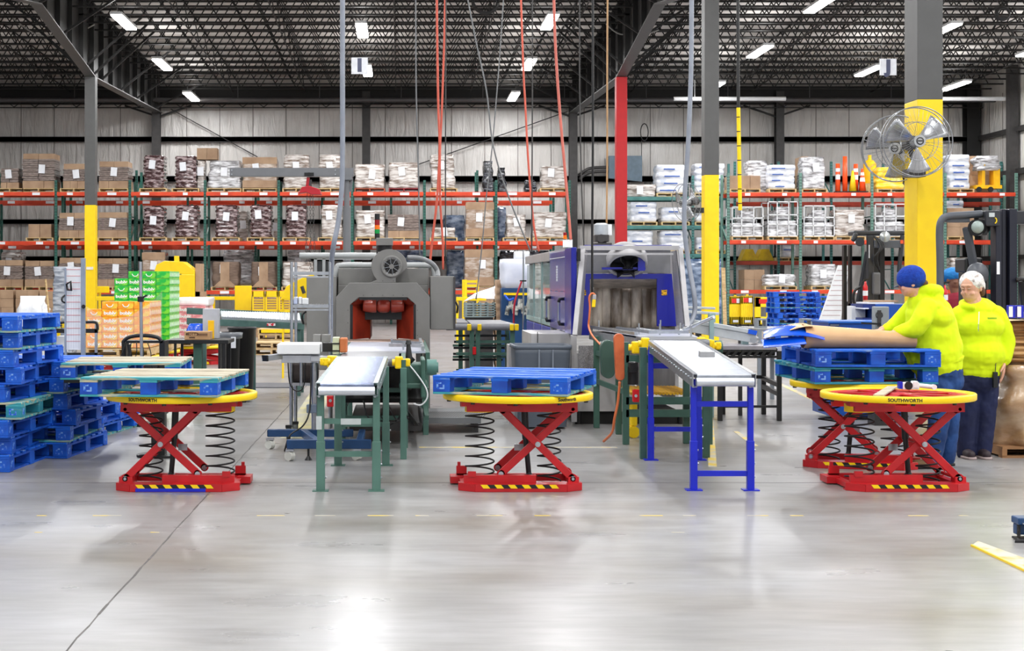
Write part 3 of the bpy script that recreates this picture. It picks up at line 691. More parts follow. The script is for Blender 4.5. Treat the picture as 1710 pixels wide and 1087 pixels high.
rl('white', 1277, 1331, 458, R1, 'clear wrapped white bundles on the right low shelf', group=G4, D=RR+.52)
rl('white', 1355, 1400, 441, R1, 'grey plastic-wrapped mound on the right low shelf', group=G4, D=RR+.52)
rl('silver', 1590, 1640, 430, R1, 'dim wrapped load behind the right forklift', group=G4)
b = MB()
for i in (0, 1):
    x0 = X(1243+i*30, 56); w_ = .62
    b.prism([(x0, 0), (x0+w_, 0), (x0+w_*.7, .42), (x0+w_*.3, .42)], 'y', 56.6, 57.3)
DYEL = mat('dark_yellow_steel', (206, 172, 10), .5, 0, (170, 138, 10), sc=3)
for i in (0, 1):
    bb = MB(); w_ = .62; bb.prism([(-w_/2, 0), (w_/2, 0), (w_*.2, .42), (-w_*.2, .42)], 'y', -.35, .35); bb.prism([(-w_*.46, .04), (w_*.46, .04), (w_*.18, .36), (-w_*.18, .36)], 'y', -.36, -.355)
    tag(bb.build('yellow_hopper', DYEL, loc=(X(1258+i*27, 56), 56.95, Z(436, 56.4)+.02)), 'tapered dark yellow steel hopper on the rear right rack, '+('left' if i == 0 else 'right')+' one of two', 'hopper', 'yellow hoppers')
# traffic cones on the right top shelf
CONE_O = paint('cone_orange', (255, 84, 30), .4, var=.05)
def cone(px, h, D, lab, band=True, tall=False, m=None):
    t = thing('traffic_cone', lab, 'traffic cone', (X(px, D), D, R3+.02), 0, 'traffic cones'); b = MB(); r = .13 if not tall else .09
    b.lathe([(0, .03), (r, .03), (r*.28 if not tall else r*.8, h), (0, h)], 16); b.build('cone_body', m or CONE_O, t)
    MB().box(-r*1.25, r*1.25, -r*1.25, r*1.25, 0, .035).build('base', BLACK, t)
    if band:
        b = MB(); f = lambda z: r-(r-(r*.28 if not tall else r*.8))*(z-.03)/(h-.03)+.004
        b.lathe([(f(h*.45), h*.45), (f(h*.62), h*.62)], 16); b.lathe([(f(h*.72), h*.72), (f(h*.84), h*.84)], 16); b.build('reflective_band', PAPER, t)
cone(1346, .72, RR+.3, 'orange traffic cone beside the white wrapped hump')
cone(1399, 1.0, RR+.35, 'red and white tall delineator, left of the cone group', tall=True)
cone(1411, 1.25, RR+.3, 'tallest orange delineator post in the cone group', band=False, tall=True)
cone(1424, .75, RR+.25, 'yellow-topped cone in the cone group', band=False, m=paint('cone_yellow', (250, 206, 20), .4))
cone(1429, 1.0, RR+.5, 'orange and white delineator behind the yellow-topped cone', tall=True)
cone(1440, .82, RR+.25, 'orange traffic cone with white bands at the right of the cone group')
# yellow machine parts at the right end of the top shelf and the yellow tank behind the fans
b = MB(); b.cyl((0, 0, 0), (0, 0, .7), .22, n=18); b.lathe([(.22, .7), (.12, .82), (.06, .84), (.06, 1.0), (0, 1.0)], 18)
tag(b.build('yellow_tank', paint('tank_yellow', (252, 190, 10), .4), loc=(X(1464, RR), RR+.8, R3+.35)), 'yellow domed tank seen through the fan guards', 'tank')
b = MB(); b.box(-.25, .25, -.3, .3, 0, .4); tag(b.build('tank_stand', WOODR, loc=(X(1464, RR), RR+.8, R3-.05)), 'low wooden stand under the yellow domed tank', 'stand')
t = thing('yellow_trolley', 'yellow wheeled equipment wrapped in white film at the right end of the top shelf', 'trolley', (X(1652, RR), RR+.32, R3+.02))
b = MB(); b.box(-.45, .45, -.3, .3, .12, .24); b.box(.2, .42, -.2, .2, .2, .9); b.box(-.2, -.1, -.2, .2, .2, 1.1); b.build('frame', paint('tank_yellow', (252, 190, 10), .4), t)
for s in (-.35, .05): b = MB(); b.cyl((s, -.34, .09), (s, -.28, .09), .09, n=14); b.build('wheel', RUBBER, t)
b = MB(); lumpy(b, .75, .5, .5, 3, 1, .02, .12, 28, z0=.75); b.build('film_hood', W_WHITE, t)
# electric cabinet and conduit by the red column, ground level clutter behind
t = thing('electrical_cabinet', 'blue-grey electrical cabinet on the back wall by the red column', 'cabinet', (X(1043, DW-.3), DW-.35, Z(298, DW)))
w_ = 55*DW/FPX; b = MB(); b.box(-w_/2, w_/2, -.2, .2, 0, Z(262, DW)-Z(298, DW)); b.prism([(-w_/2, 0), (w_/2, 0), (w_/2, -.15), (-w_/2, -.02)], 'y', -.2, .2); b.build('housing', paint('cabinet_bluegrey', (92, 112, 128), .4), t)
b = MB(); b.tube(smooth_path([(-w_/2, 0, .4), (-w_/2-.7, 0, .35), (-w_/2-1.1, .05, .1)]), .06); b.tube(smooth_path([(-w_/2, 0, .25), (-w_/2-.7, 0, .2), (-w_/2-1.1, .05, -.05)]), .06); b.build('conduit', STEEL_D, t)
b = MB(); b.tube([(0, .1*math.cos(a), 0) if 0 else (.32*math.cos(a)*.45, -.05, .32*math.sin(a)) for a in [2*PI*i/20 for i in range(20)]], .02, closed=True); b.cyl((-.1, -.02, -.3), (-.1, 0, -1.4), .015)
tag(b.build('cable_coil', BLACK, loc=(X(1074, DW), DW-.25, Z(222, DW))), 'coil of black cable hung on the back wall right of the red column', 'cable')
# ================================================================== pallets in the foreground
PB = mat('pallet_blue', (0, 96, 212), .55, 0, (0, 62, 166), sc=5, bump=.2, bsc=12)
PBW = mat('pallet_blue_worn', (0, 94, 208), .55, 0, (150, 176, 190), sc=5, thr=(.56, .7), stretch=(1, 7, 7), bump=.25, bsc=14)
PT = mat('pallet_teal', (26, 128, 150), .6, 0, (120, 156, 150), sc=5, thr=(.55, .72), stretch=(1, 7, 7), bump=.25, bsc=14)
PTK = mat('pallet_teal_worn', (52, 150, 162), .6, 0, (196, 178, 140), sc=4, thr=(.5, .66), stretch=(1, 6, 6), bump=.25, bsc=12)
PNAT = mat('pallet_bare_boards', (206, 196, 176), .7, 0, (158, 148, 126), sc=4, stretch=(1, 9, 9), thr=(.38, .66), bump=.25, bsc=16)
PW_, PD_, PH_ = 1.016, 1.219, .141
def blk_mb(x, y, q):
    b = MB(); w = .13 if x else .12; d = .13; b.box(x-w/2, x+w/2, y-d/2, y+d/2, .018, .107); return b
PROT = {}
def block_pallet(style, lab, loc, rz, group=None):
    key = style
    if key in PROT:
        o = copy_tree(PROT[key]); 
        for k in ('label', 'group'):
            if k in o: del o[k]
        tag(o, lab, 'pallet', group); o.location = loc; o.rotation_euler = (0, 0, rz); return o
    top, edge, blk, bot = dict(nat=(PNAT, PTK, PB, PTK), blue=(PBW, PB, PB, PB), teal=(PT, PT, PB, PT), worn=(PTK, PTK, PT, PTK), bluew=(PBW, PBW, PB, PTK))[style]
    t = thing('block_pallet', lab, 'pallet', (0, 0, 0), 0, group); q = random.Random(len(PROT)+2)
    ws = [.13, .1, .1, .13, .1, .1, .13]; gap = (PD_-sum(ws))/6; y = -PD_/2
    for i, w_ in enumerate(ws):
        dz = q.uniform(-.002, .003); a = q.uniform(-.012, .006)
        b = MB(); b.box(-PW_/2+a, PW_/2-q.uniform(-.006, .01), y, y+w_, .124, .141+dz); b.build('deck_board', edge if i in (0,) and style == 'nat' else top, t, bevel=.003, seg=1); y += w_+gap
    if style == 'nat':                                # bare boards on top, painted outer edge strips
        pass
    for x in (-PW_/2+.065, 0, PW_/2-.065):
        b = MB(); b.box(x-.065, x+.065, -PD_/2, PD_/2, .107, .124); b.build('stringer_board', edge, t)
        for yy in (-PD_/2+.065, 0, PD_/2-.065):
            blk_mb(x, yy, q).build('block', blk, t, bevel=.003, seg=1)
    for yy in (-PD_/2+.05, 0, PD_/2-.05): b = MB(); b.box(-PW_/2, PW_/2, yy-.05, yy+.05, .002, .018); b.build('bottom_board', bot, t, bevel=.002, seg=1)
    for x in (-PW_/2+.065, PW_/2-.065): b = MB(); b.box(x-.05, x+.05, -PD_/2+.1, PD_/2-.1, 0, .0175); b.build('bottom_board', bot, t)
    b = MB()                                          # pale stencilled marks on the corner blocks
    for s in (-1, 1):
        for (u, v, w_, h_) in ((-.02, .085, .04, .012), (-.03, .06, .014, .036), (.0, .045, .05, .012), (.018, .062, .012, .02)): b.box(s*(PW_/2-.065)+u-w_/2, s*(PW_/2-.065)+u+w_/2, -PD_/2-.0015, -PD_/2+.001, v-h_/2, v+h_/2)
    for s in (-1, 1):
        for k in range(3): b.box(PW_/2-.001, PW_/2+.0015, s*(PD_/2-.065)-.03+k*.02, s*(PD_/2-.065)-.02+k*.02, .04, .09)
    b.build('stencil_mark', mat('pale_stencil_ink', (120, 164, 226), .6, 0, (16, 88, 204), sc=26, thr=(.46, .56)), t)
    PROT[key] = t; t.location = loc; t.rotation_euler = (0, 0, rz); return t
# ================================================================== spring scissor lifts
HAZ = {}
def scissor(lab, x, D, s=1, rz=0, text=None, tang=-.22, blue_tape=False, ring_z=.72, slat=False):
    t = thing('scissor_lift_table', lab, 'lift table', (x, D, 0), rz, 'red and yellow spring lift tables'); F = -.33
    # base
    b = MB()
    b.prism([(-.34, F), (.34, F), (.46, F+.1), (.46, F+.17), (-.46, F+.17), (-.46, F+.1)], 'z', 0, .012)
    for p, q in (((-.34, F), (.34, F)), ((.34, F), (.46, F+.1)), ((-.34, F), (-.46, F+.1))): b.bar((p[0], p[1], .03), (q[0], q[1], .03), .008, .055)
    b.prism([(-.34, F), (.34, F), (.46, F+.1), (.46, F+.17), (-.46, F+.17), (-.46, F+.1)], 'z', .05, .058)
    b.build('base_plate', REDP, t)
    b = MB(); b.box(-.16*s-.26, -.16*s+.66 if s < 0 else .42, F+.1, F+.14, .058, .11) if 0 else b.box(min(-.12*s, .42*s), max(-.12*s, .42*s), F+.11, F+.15, .058, .112)
    b.box(min(-.42*s, .46*s), max(-.42*s, .46*s), .22, .27, .012, .07); b.box(-.44, -.38, F+.1, .3, .012, .05); b.box(.38, .44, F+.1, .3, .012, .05); b.box(-.36, .36, -.05, .05, .012, .03)
    b.box(.36*s-.03, .36*s+.03, F+.1, F+.13, .1, .14); b.box(.46*s-.05, .46*s+.05, .1, .3, .01, .06); b.box(.42*s-.04, .42*s+.04, .22, .25, .06, .13); b.box(.44*s-.012, .44*s+.012, .22, .245, .13, .16)
    b.box(-.42*s-.02, -.36*s+.02, F+.1, F+.2, .058, .1) if s > 0 else b.box(.36, .44, F+.1, F+.2, .058, .1)
    b.build('base_frame', REDP, t)
    b = MB(); n = 11; w_ = .56
    for i in range(n):
        a = -w_/2+i*w_/n; b.add([(a, F-.0065, .028), (a+w_/n, F-.0065, .028), (a+w_/n-.022, F-.0065, .055), (a-.022, F-.0065, .055)], [(0, 1, 2, 3)], i % 2)
    b.build('hazard_stripe', [YEL, BLACK], t)
    if blue_tape: MB().box(-.3, .22, F-.007, F-.0045, .003, .028).build('blue_tape', BLUEF, t)
    # arms: two pairs
    for y, k in ((F+.13, 1.0), (.2, 1.0)):
        A0, A1 = Vector((-.395*s, y, .085)), Vector((.13*s, y, .6)); B0, B1 = Vector((-.395*s, y+.045, .605)), Vector((.14*s, y+.045, .115))
        for a, c in ((A0, A1), (B0, B1)):
            b = MB(); b.bar(a, c, .022, .055); b.cyl(a+Vector((0, -.011, 0)), a+Vector((0, .011, 0)), .036, n=16); b.cyl(c+Vector((0, -.011, 0)), c+Vector((0, .011, 0)), .03, n=16); o = b.build('scissor_arm', REDP, t, bevel=.003, seg=1)
            m = (a+c)/2
            for p in (a, m if a is A0 else c):
                bb = MB(); bb.cyl(p+Vector((0, -.03, 0)), p+Vector((0, -.008, 0)), .02, n=14); bb.cyl(p+Vector((0, -.036, 0)), p+Vector((0, -.03, 0)), .012, n=6); bb.build('pivot_bolt', CHROME, o)
    b = MB(); b.cyl((-.395*s, F+.1, .085), (-.395*s, .27, .085), .013); b.cyl((-.13*s, F+.12, .345), (-.13*s, .26, .345), .014); b.cyl((-.395*s, F+.1, .605), (-.395*s, .27, .605), .013); b.build('cross_shaft', REDP, t)
    MB().cb((-.02*s, .17, .28), (.07, .012, .05), 0, Matrix.Identity(4)).build('rating_plate', CHROME, t)
    # springs
    for cx, r, yy in ((.29*s, .108, 0), (-.24*s, .088, .02)):
        turns = 7; z0, z1 = .04, .575; pts = []
        for i in range(turns*18+1):
            a = 2*PI*i/18; v = i/(turns*18); pts.append((cx+r*math.cos(a), yy+r*math.sin(a), z0+(z1-z0)*v))
        b = MB(); b.tube(pts, .0068, 6); o = b.build('coil_spring', RUBBER, t)
        b = MB(); b.cyl((cx, yy, .57), (cx, yy, .63), r*1.05, n=20); b.build('spring_cup', YEL, t)
    b = MB(); b.cyl((-.085*s, 0, .08), (-.06*s, 0, .36), .02); b.cyl((-.06*s, 0, .36), (-.05*s, 0, .62), .026); b.cyl((-.1*s, 0, .06), (-.07*s, 0, .1), .03); b.build('shock_absorber', BLACK, t)
    # upper frame, ring and spokes
    b = MB(); zt = ring_z-.06
    b.box(-.43, .43, F+.1, F+.16, zt-.075, zt-.01) if 0 else b.box(min(-.43*s, 0), max(-.43*s, 0), F+.1, F+.15, .585, .655); b.box(min(-.02*s, .4*s), max(-.02*s, .4*s), F+.06, F+.11, .59, .635); b.box(-.43, .43, .22, .28, .59, .65); b.box(-.4, .4, -.06, .06, .635, .655)
    b.box(min(.1*s, .44*s), max(.1*s, .44*s), F+.05, F+.16, .63, .66)
    b.build('upper_frame', REDP, t)
    r = .57; b = MB(); b.lathe([(r-.05, ring_z-.05), (r-.006, ring_z-.05), (r, ring_z-.044), (r, ring_z-.006), (r-.006, ring_z), (r-.05, ring_z), (r-.05, ring_z-.05)], 72)
    ring = b.build('turntable_ring', YEL, t)
    b = MB()
    for k in range(4): a = PI*k/4+.35; c, d = math.cos(a)*(r-.045), math.sin(a)*(r-.045); b.bar((-c, -d, ring_z-.02), (c, d, ring_z-.02), .07, .012)
    b.lathe([(0, ring_z-.028), (.11, ring_z-.028), (.11, ring_z-.008), (0, ring_z-.008)], 24); b.lathe([(r-.13, ring_z-.03), (r-.05, ring_z-.03), (r-.05, ring_z-.015), (r-.13, ring_z-.015), (r-.13, ring_z-.03)], 60)
    b.lathe([(.2, .655), (.24, .655), (.24, .67), (.2, .67), (.2, .655)], 40)
    b.build('turntable_spokes', REDP, t)
    if slat: b = MB(); b.bar((-.28, -.44, ring_z+.004), (.12, .5, ring_z+.004), .075, .01); b.build('wooden_slat', PNAT, t)
    if text:
        b = MB(); a0 = math.asin(tang/r)
        def fn(u, v): a = a0+u/r; return (math.sin(a)*(r+.0015), -math.cos(a)*(r+.0015), ring_z-.025+v)
        text_mb(b, text, .034 if text.isupper() else .036, fn, bold=.0012); b.build('lettering', BLACK, ring)
    for a in range(8): c = R(a*45+12); 
    b = MB()
    for a in range(10): c = R(a*36+12); b.cyl((math.cos(c)*(r-.03), math.sin(c)*(r-.03), ring_z-.065), (math.cos(c)*(r-.03), math.sin(c)*(r-.03), ring_z-.05), .016, n=10)
    b.build('ring_roller', BLACK, t)
    return t
DS = 11.86
xl, xm, xr = (293.5-670)/225.7, (870.5-670)/225.7, 3.78
scissor('red spring scissor lift with blue taped base, under the bare-topped pallet on the left', xl, DS, 1, 0, 'SOUTHWORTH', -.22, True)
scissor('red spring scissor lift between the two machines, under the bright blue pallet', xm, DS, -1, 0, 'Southworth', .33)
scissor('empty red spring scissor lift with open yellow ring, nearest on the right', xr, DS, -1, 0, 'SOUTHWORTH', -.12, slat=True)
scissor('red spring scissor lift behind the empty one, carrying two blue pallets', 3.89, 13.24, 1, R(-14))
block_pallet('nat', 'blue-sided pallet with bare wooden top on the left scissor lift', (-1.78, DS+.03, .72), R(-5))
block_pallet('bluew', 'bright blue chipped pallet skewed on the middle scissor lift', (.9, 12.04, .72), R(-17))
block_pallet('teal', 'lower blue pallet of the two on the rear right scissor lift', (3.86, 13.3, .72), R(1.5))
block_pallet('blue', 'upper blue pallet carrying the rolled cardboard on the right', (3.89, 13.27, .862), R(-1))
block_pallet('nat', 'bare-topped pallet behind the left scissor lift, half hidden', (X(215, 13.9), 13.9, .72), R(3))
b = MB(); b.box(.21, .33, -.06, .06, .02, .69); b.cyl((.27, 0, 0), (.27, 0, .02), .2, n=20); b.box(-.46, .46, -.55, .55, .69, .718); tag(b.build('pedestal_stand', BLACK, loc=(X(215, 13.9), 13.9, 0)), 'black pedestal under the half hidden bare-topped pallet', 'pedestal')
# left stacks of blue pallets
G = 'blue pallets stacked at the left edge'
st = ['blue', 'blue', 'blue', 'worn', 'blue', 'blue', 'blue', 'bluew', 'bluew']
words_ = ['bottom', 'second from the bottom', 'third from the bottom', 'fourth from the bottom', 'fifth, in the middle', 'sixth from the bottom', 'seventh from the bottom', 'second from the top', 'top']
q = random.Random(11)
jit = [(0, 0, 0), (-.03, .03, 3), (.02, -.03, -2), (.07, .0, 2), (.0, .05, -4), (.03, 0, 5), (.06, .04, -3), (.04, .02, 2), (.07, -.03, 0)]
for i in range(9):
    s = st[i]; dx, dy, a = jit[i]
    lb = 'worn teal pallet in the nearest left stack' if s == 'worn' else words_[i]+' pallet in the nearest blue stack at the left edge'
    block_pallet(s, lb, (-3.66+dx, 13.35+dy, i*.1425), R(a-4), G)
jit = [(0, 0, 0), (-.02, -.02, 4), (.08, .12, -2), (-.03, .03, 2), (-.02, .0, -1), (-.03, .02, 1)]
for i in range(6):
    s = ['blue', 'bluew', 'blue', 'blue', 'bluew', 'blue'][i]; dx, dy, a = jit[i]
    block_pallet(s, words_[i]+' pallet in the second blue stack, right of the nearest one' if i < 5 else 'top pallet in the second blue stack, right of the nearest one', (-3.38+dx, 14.35+dy, i*.1425), R(a-6), G)
for i in range(2):
    block_pallet(['bluew', 'blue'][i], ['lower', 'upper'][i]+' pallet of the low pair behind the left scissor lift', (-3.42+.03*i, 16.2-.02*i, i*.1425), R(-8), G)
# tape dispenser on the ring
t = thing('tape_dispenser', 'grey tape dispenser gun resting on the empty yellow ring', 'tape dispenser', (X(1527, 12.1), 12.1, .722))
b = MB(); b.box(-.1, .03, -.03, .03, .0, .055); b.box(-.02, .02, -.034, .034, .01, .065); b.build('body', WHITE, t, bevel=.006)
b = MB(); b.cyl((.03, 0, .03), (.15, 0, .018), .017, n=12); b.cyl((.15, -.018, .018), (.15, .018, .018), .02, n=14); b.build('handle', WHITE, t)
b = MB(); b.cyl((-.055, -.032, .03), (-.055, .032, .03), .032, n=18); b.build('tape_roll', BLACK, t)
MB().box(-.125, -.1, -.028, .028, .005, .06).build('blue_blade_guard', BLUEF, t)
# rolled cardboard and blue slip sheet on the right pallets
KR = mat('kraft_sheet', (214, 172, 124), .5, 0, (198, 154, 106), sc=3, coat=.15)
def roll(name, m, x0, x1, yc, zc, r0, r1, a0, a1, lab, cat, flat=.8, sp=.0):
    b = MB(); n = 40; rows_ = 12
    def fn(u, v):
        a = R(a0+(a1-a0)*u); r_ = (r0+(r1-r0)*v)*(1+sp*u); return (x0+(x1-x0)*v, yc+math.cos(a)*r_, zc+r_*flat*(1+math.sin(a)))
    for off in (0, .006):
        vs = [Vector(fn(i/n, j/rows_))+Vector((0, 0, off)) for j in range(rows_+1) for i in range(n+1)]
        b.add(vs, [(j*(n+1)+i, j*(n+1)+i+1, (j+1)*(n+1)+i+1, (j+1)*(n+1)+i) for j in range(rows_) for i in range(n)], 0, True)
    c = Vector(((x0+x1)/2, yc, zc)); 
    for v_ in b.v: v_ -= c
    return tag(b.build(name, m, loc=c), lab, cat)
roll('rolled_cardboard', KR, X(1343, 12.9), X(1530, 12.9), 12.95, 1.006, .118, .075, -60, 300, 'long tan cardboard sheet rolled loosely on the upper blue pallet', 'cardboard roll', sp=.04)
BLS = mat('blue_slip_sheet', (10, 84, 214), .25, coat=.3)
b = MB()
b.grid(lambda u, v: (-.27+.5*u+.1*v, -.2+.45*v, .02+.17*math.sin(PI*min(1, .25+.55*u))*(.45+.55*math.sin(PI*v*.9+.2))), 14, 12, 0, True, .004)
b.grid(lambda u, v: (-.28+.35*u, -.24+.1*v, .015+.06*v+.03*u), 6, 3, 0, True, .004)
tag(b.build('slip_sheet', BLS, loc=(X(1322, 12.95), 12.98, 1.006)), 'curled bright blue plastic sheet beside the rolled cardboard', 'slip sheet')
b = MB(); b.grid(lambda u, v: (-.06+.2*u, -.12+.3*v, .17+.03*math.sin(u*2)+.02*v), 8, 6, 0, True, .004)
tag(b.build('kraft_sheet', KR, loc=(X(1322, 12.95)+.02, 12.95, .99)), 'loose tan board edge above the blue plastic sheet', 'cardboard sheet')
# ================================================================== gravity roller conveyors at the front
GREENS = mat('green_stand_paint', (84, 122, 110), .42, 0, (72, 106, 96), sc=3)
def gravity(lab, x0b, x1b, Db, zb, x0f, x1f, Df, zf, legm, legs, bars, railm, lw=.045, rollm=None):
    rollm = rollm or SILVER
    t = thing('roller_conveyor', lab, 'conveyor', ((x0f+x1f)/2, Df, 0))
    for xb, xf in ((x0b, x0f), (x1b, x1f)):
        s = 1 if xb == x0b else -1
        b = MB(); b.bar((xf, Df, zf-.04), (xb, Db, zb-.04), .006, .1); b.bar((xf+s*.015, Df, zf+.008), (xb+s*.015, Db, zb+.008), .032, .006); b.bar((xf+s*.015, Df, zf-.088), (xb+s*.015, Db, zb-.088), .032, .005)
        n = 20
        for k in range(n): v = (k+.5)/n; px_ = xf+(xb-xf)*v; b.cyl((px_-s*.012, Df+(Db-Df)*v, zf+(zb-zf)*v-.03), (px_, Df+(Db-Df)*v, zf+(zb-zf)*v-.03), .007, n=6)
        b.build('side_rail', railm, t, world=True)
    n = int((Db-Df)/.05); proto = None
    for k in range(n):
        v = (k+.5)/n; c = Vector((x0f+(x0b-x0f)*v+.03, Df+(Db-Df)*v, zf+(zb-zf)*v-.012))
        if proto is None: b = MB(); b.cyl((0, 0, 0), (x1f-x0f-.06, 0, 0), .0235, n=14); proto = o = b.build('roller', rollm, t)
        else: o = proto.copy(); COL.objects.link(o)
        o.parent = t; o.location = c-t.location; o.scale = (1+((x1b-x0b)/(x1f-x0f)-1)*v, 1, 1)
    b = MB(); b.cyl((x0f+.02, Df-.02, zf-.05), (x1f-.02, Df-.02, zf-.05), .032, n=18); b.build('end_roller', SILVER, t, world=True)
    for (x, D, zt) in legs:
        b = MB(); b.box(x-lw/2, x+lw/2, D-lw/2, D+lw/2, .35, zt); b.box(x-lw*.62, x+lw*.62, D-lw*.62, D+lw*.62, .006, .37); b.build('leg', legm, t, world=True, bevel=.003, seg=1)
        b = MB(); b.box(x-.06, x+.06, D-.05, D+.05, 0, .008); b.build('foot_plate', legm, t, world=True)
        b = MB(); [b.cyl((x+lw*.6, D, zz), (x+lw*.6+.012, D, zz), .008, n=6) for zz in (.1, .2, .3)]; b.cyl((x-.01, D-.03, zt-.05), (x-.01, D-.045, zt-.05), .012, n=6); b.build('bolt', CHROME, t, world=True)
    for (xa, xb, D, z) in bars: b = MB(); b.box(xa, xb, D-.01, D+.02, z-.02, z+.02); b.build('crossbar', legm, t, world=True)
    return t
RAILG = mat('scuffed_green_rail', (120, 140, 140), .35, .5, (176, 182, 186), sc=30)
gc = gravity('green-legged roller conveyor sloping down from the grey machine', -.56, -.12, 13.62, .895, -.63, -.175, 11.52, .80, GREENS,
    [(-.6, 11.6, .76), (-.185, 11.6, .76), (-.535, 13.2, .84), (-.13, 13.2, .84)], [(-.6, -.185, 11.6, .52), (-.6, -.185, 11.6, .275), (-.535, -.13, 13.2, .7), (-.535, -.13, 13.2, .35)], RAILG, .052, mat('dull_blue_rollers', (112, 120, 142), .25, .8, var=.15, sc=12))
b = MB(); b.box(-.632, -.59, 11.565, 11.574, .46, .56); b.box(-.45, -.3, 11.585, 11.589, .495, .54); b.build('clear_tape_patch', mat('packing_tape_film', (196, 204, 204), .2, coat=.8), gc, world=True)
gravity('blue-legged roller conveyor sloping down from the blue machine', 2.165, 2.61, 13.62, 1.035, 2.165, 2.63, 11.55, .865, BLUEF,
    [(2.185, 11.64, .83), (2.61, 11.64, .83), (2.18, 13.6, .99), (2.6, 13.6, .99)], [(2.19, 2.61, 11.64, .645), (2.19, 2.61, 11.64, .125), (2.18, 2.6, 13.6, .82), (2.18, 2.6, 13.6, .27)], CHROME, .042, mat('pale_rollers', (150, 154, 162), .3, .6, var=.1, sc=12))
tag(MB().cb((0, 0, .03), (.115, .09, .06)).build('grey_block', mat('grey_foam_block', (172, 172, 174), .7), loc=(X(1180, 12.55), 12.55, Z(601.5, 12.55)+.012), rz=0), 'small grey block resting on the blue-legged conveyor', 'block')
bpy.data.objects['grey_block'].rotation_euler = (R(4.7), 0, 0)
# ================================================================== the two shrink machines
def wp(t, name, m, fn, **k):                          # a part given in world coordinates
    b = MB(); fn(b); return b.build(name, m, t, world=True, **k)
GD = 18.2
t = thing('shrink_tunnel', 'grey shrink tunnel machine with red lined mouth and round blower on top', 'machine', (X(640, GD+.8), GD+.8, 0))
pxs = lambda l, D: [(X(a, D), Z(b, D)) for a, b in l]
wp(t, 'front_panel', GREYP, lambda b: b.prism(pxs([(561, 700), (561, 496), (584, 472), (618, 472), (661, 472), (696, 472), (718, 496), (718, 700), (694.5, 700), (694.5, 509), (680.5, 496.5), (599, 496.5), (584.5, 509), (584.5, 700)], GD), 'y', GD, GD+.04), bevel=.004)
def body(b):
    y0, y1 = GD+.04, GD+1.7; xl_, xr_ = X(563, GD), X(718, GD)-.01; zt = Z(448, GD+.3)
    b.box(xl_, xr_, y0+.2, y1, zt-.4, zt-.2); b.box(xl_, xl_+.12, y0, y1, .35, zt-.38); b.box(xr_-.12, xr_, y0, y1, .35, zt-.38); b.box(xl_, xr_, y0+.25, y1, zt-.2, zt)
wp(t, 'tunnel_body', GREYP, body, bevel=.006)
REDI = mat('red_tunnel_lining', (168, 56, 34), .5, 0, (132, 40, 24), sc=4)
DKI = paint('tunnel_dark', (16, 14, 14), .7)
def jaw(b):
    for s in (-1, 1):
        a, c = (X(587, GD), X(617, GD)) if s < 0 else (X(692, GD), X(662, GD))
        b.add([(a, GD+.02, Z(567, GD)), (a, GD+.02, Z(503, GD)), (c, GD+.5, Z(530, GD)+.12), (c, GD+.5, Z(567, GD))], [(0, 1, 2, 3)]); b.box(min(c, c+s*.02), max(c, c+s*.02), GD+.5, GD+1.65, .87, 1.2)
        b.add([(a, GD+.02, Z(509, GD)), (X(600, GD) if s < 0 else X(680, GD), GD+.02, Z(497, GD)), (c, GD+.5, Z(528, GD)+.14), (c, GD+.5, Z(530, GD))], [(0, 1, 2, 3)])
wp(t, 'mouth_lining', REDI, jaw)
wp(t, 'mouth_seal', BLACK, lambda b: (b.box(X(584.5, GD), X(589, GD), GD+.005, GD+.05, .88, Z(509, GD)), b.box(X(690.5, GD), X(694.5, GD), GD+.005, GD+.05, .88, Z(509, GD)), b.box(X(600, GD), X(680, GD), GD+.005, GD+.05, Z(501, GD), Z(496.5, GD)), b.box(X(600, GD), X(680, GD), GD+.36, GD+.5, Z(535, GD), Z(497, GD)), b.box(X(605, GD), X(675, GD), GD+1.2, GD+1.6, Z(526, GD), Z(500, GD))))
CURT = mat('red_curtain_roll', (196, 84, 66), .35, 0, (158, 48, 36), sc=6, coat=.4)
for i in range(3):
    a, c = [(606, 628.5), (629.5, 652), (653, 675)][i]
    D = GD+.25
    def f(b): 
        rg = []
        for k in range(9):
            u = k/8; r_ = .085*(1-.35*((u-.5)*2)**4) if i == 1 else .085*(1-.3*(abs(u-(.9 if i == 0 else .1)))**2)
            rg.append([Vector((X(a, D)+(X(c, D)-X(a, D))*u, D+math.cos(q)*r_, Z(511, D)+math.sin(q)*r_*.95)) for q in [2*PI*j/18 for j in range(18)]])
        b.loft(rg)
    wp(t, 'curtain_roll', CURT, f)
CAB = paint('grey_cabinet_paint', (124, 123, 120), .4, var=.03)
wp(t, 'side_cabinet', CAB, lambda b: (b.box(X(511, GD), X(561, GD), GD+.1, GD+.9, .52, Z(461, GD)),), bevel=.008)
r_ = wp(t, 'side_cabinet', CAB, lambda b: (b.box(X(719, GD), X(759, GD), GD+.1, GD+.8, Z(551, GD), Z(461, GD)),), bevel=.008)
wp(t, 'cabinet_door', STEEL_D, lambda b: b.box(X(757.5, GD), X(761, GD), GD+.08, GD+.82, Z(549, GD), Z(463, GD)))
wp(t, 'door_handle', BLACK, lambda b: b.tube(smooth_path([(X(762, GD), GD+.2, Z(505, GD)), (X(765, GD), GD+.16, Z(512, GD)), (X(764, GD), GD+.18, Z(523, GD))]), .012))
wp(t, 'door_handle', BLACK, lambda b: b.tube(smooth_path([(X(509, GD), GD+.2, Z(521, GD)), (X(503, GD), GD+.16, Z(527, GD)), (X(505, GD), GD+.18, Z(542, GD))]), .012))
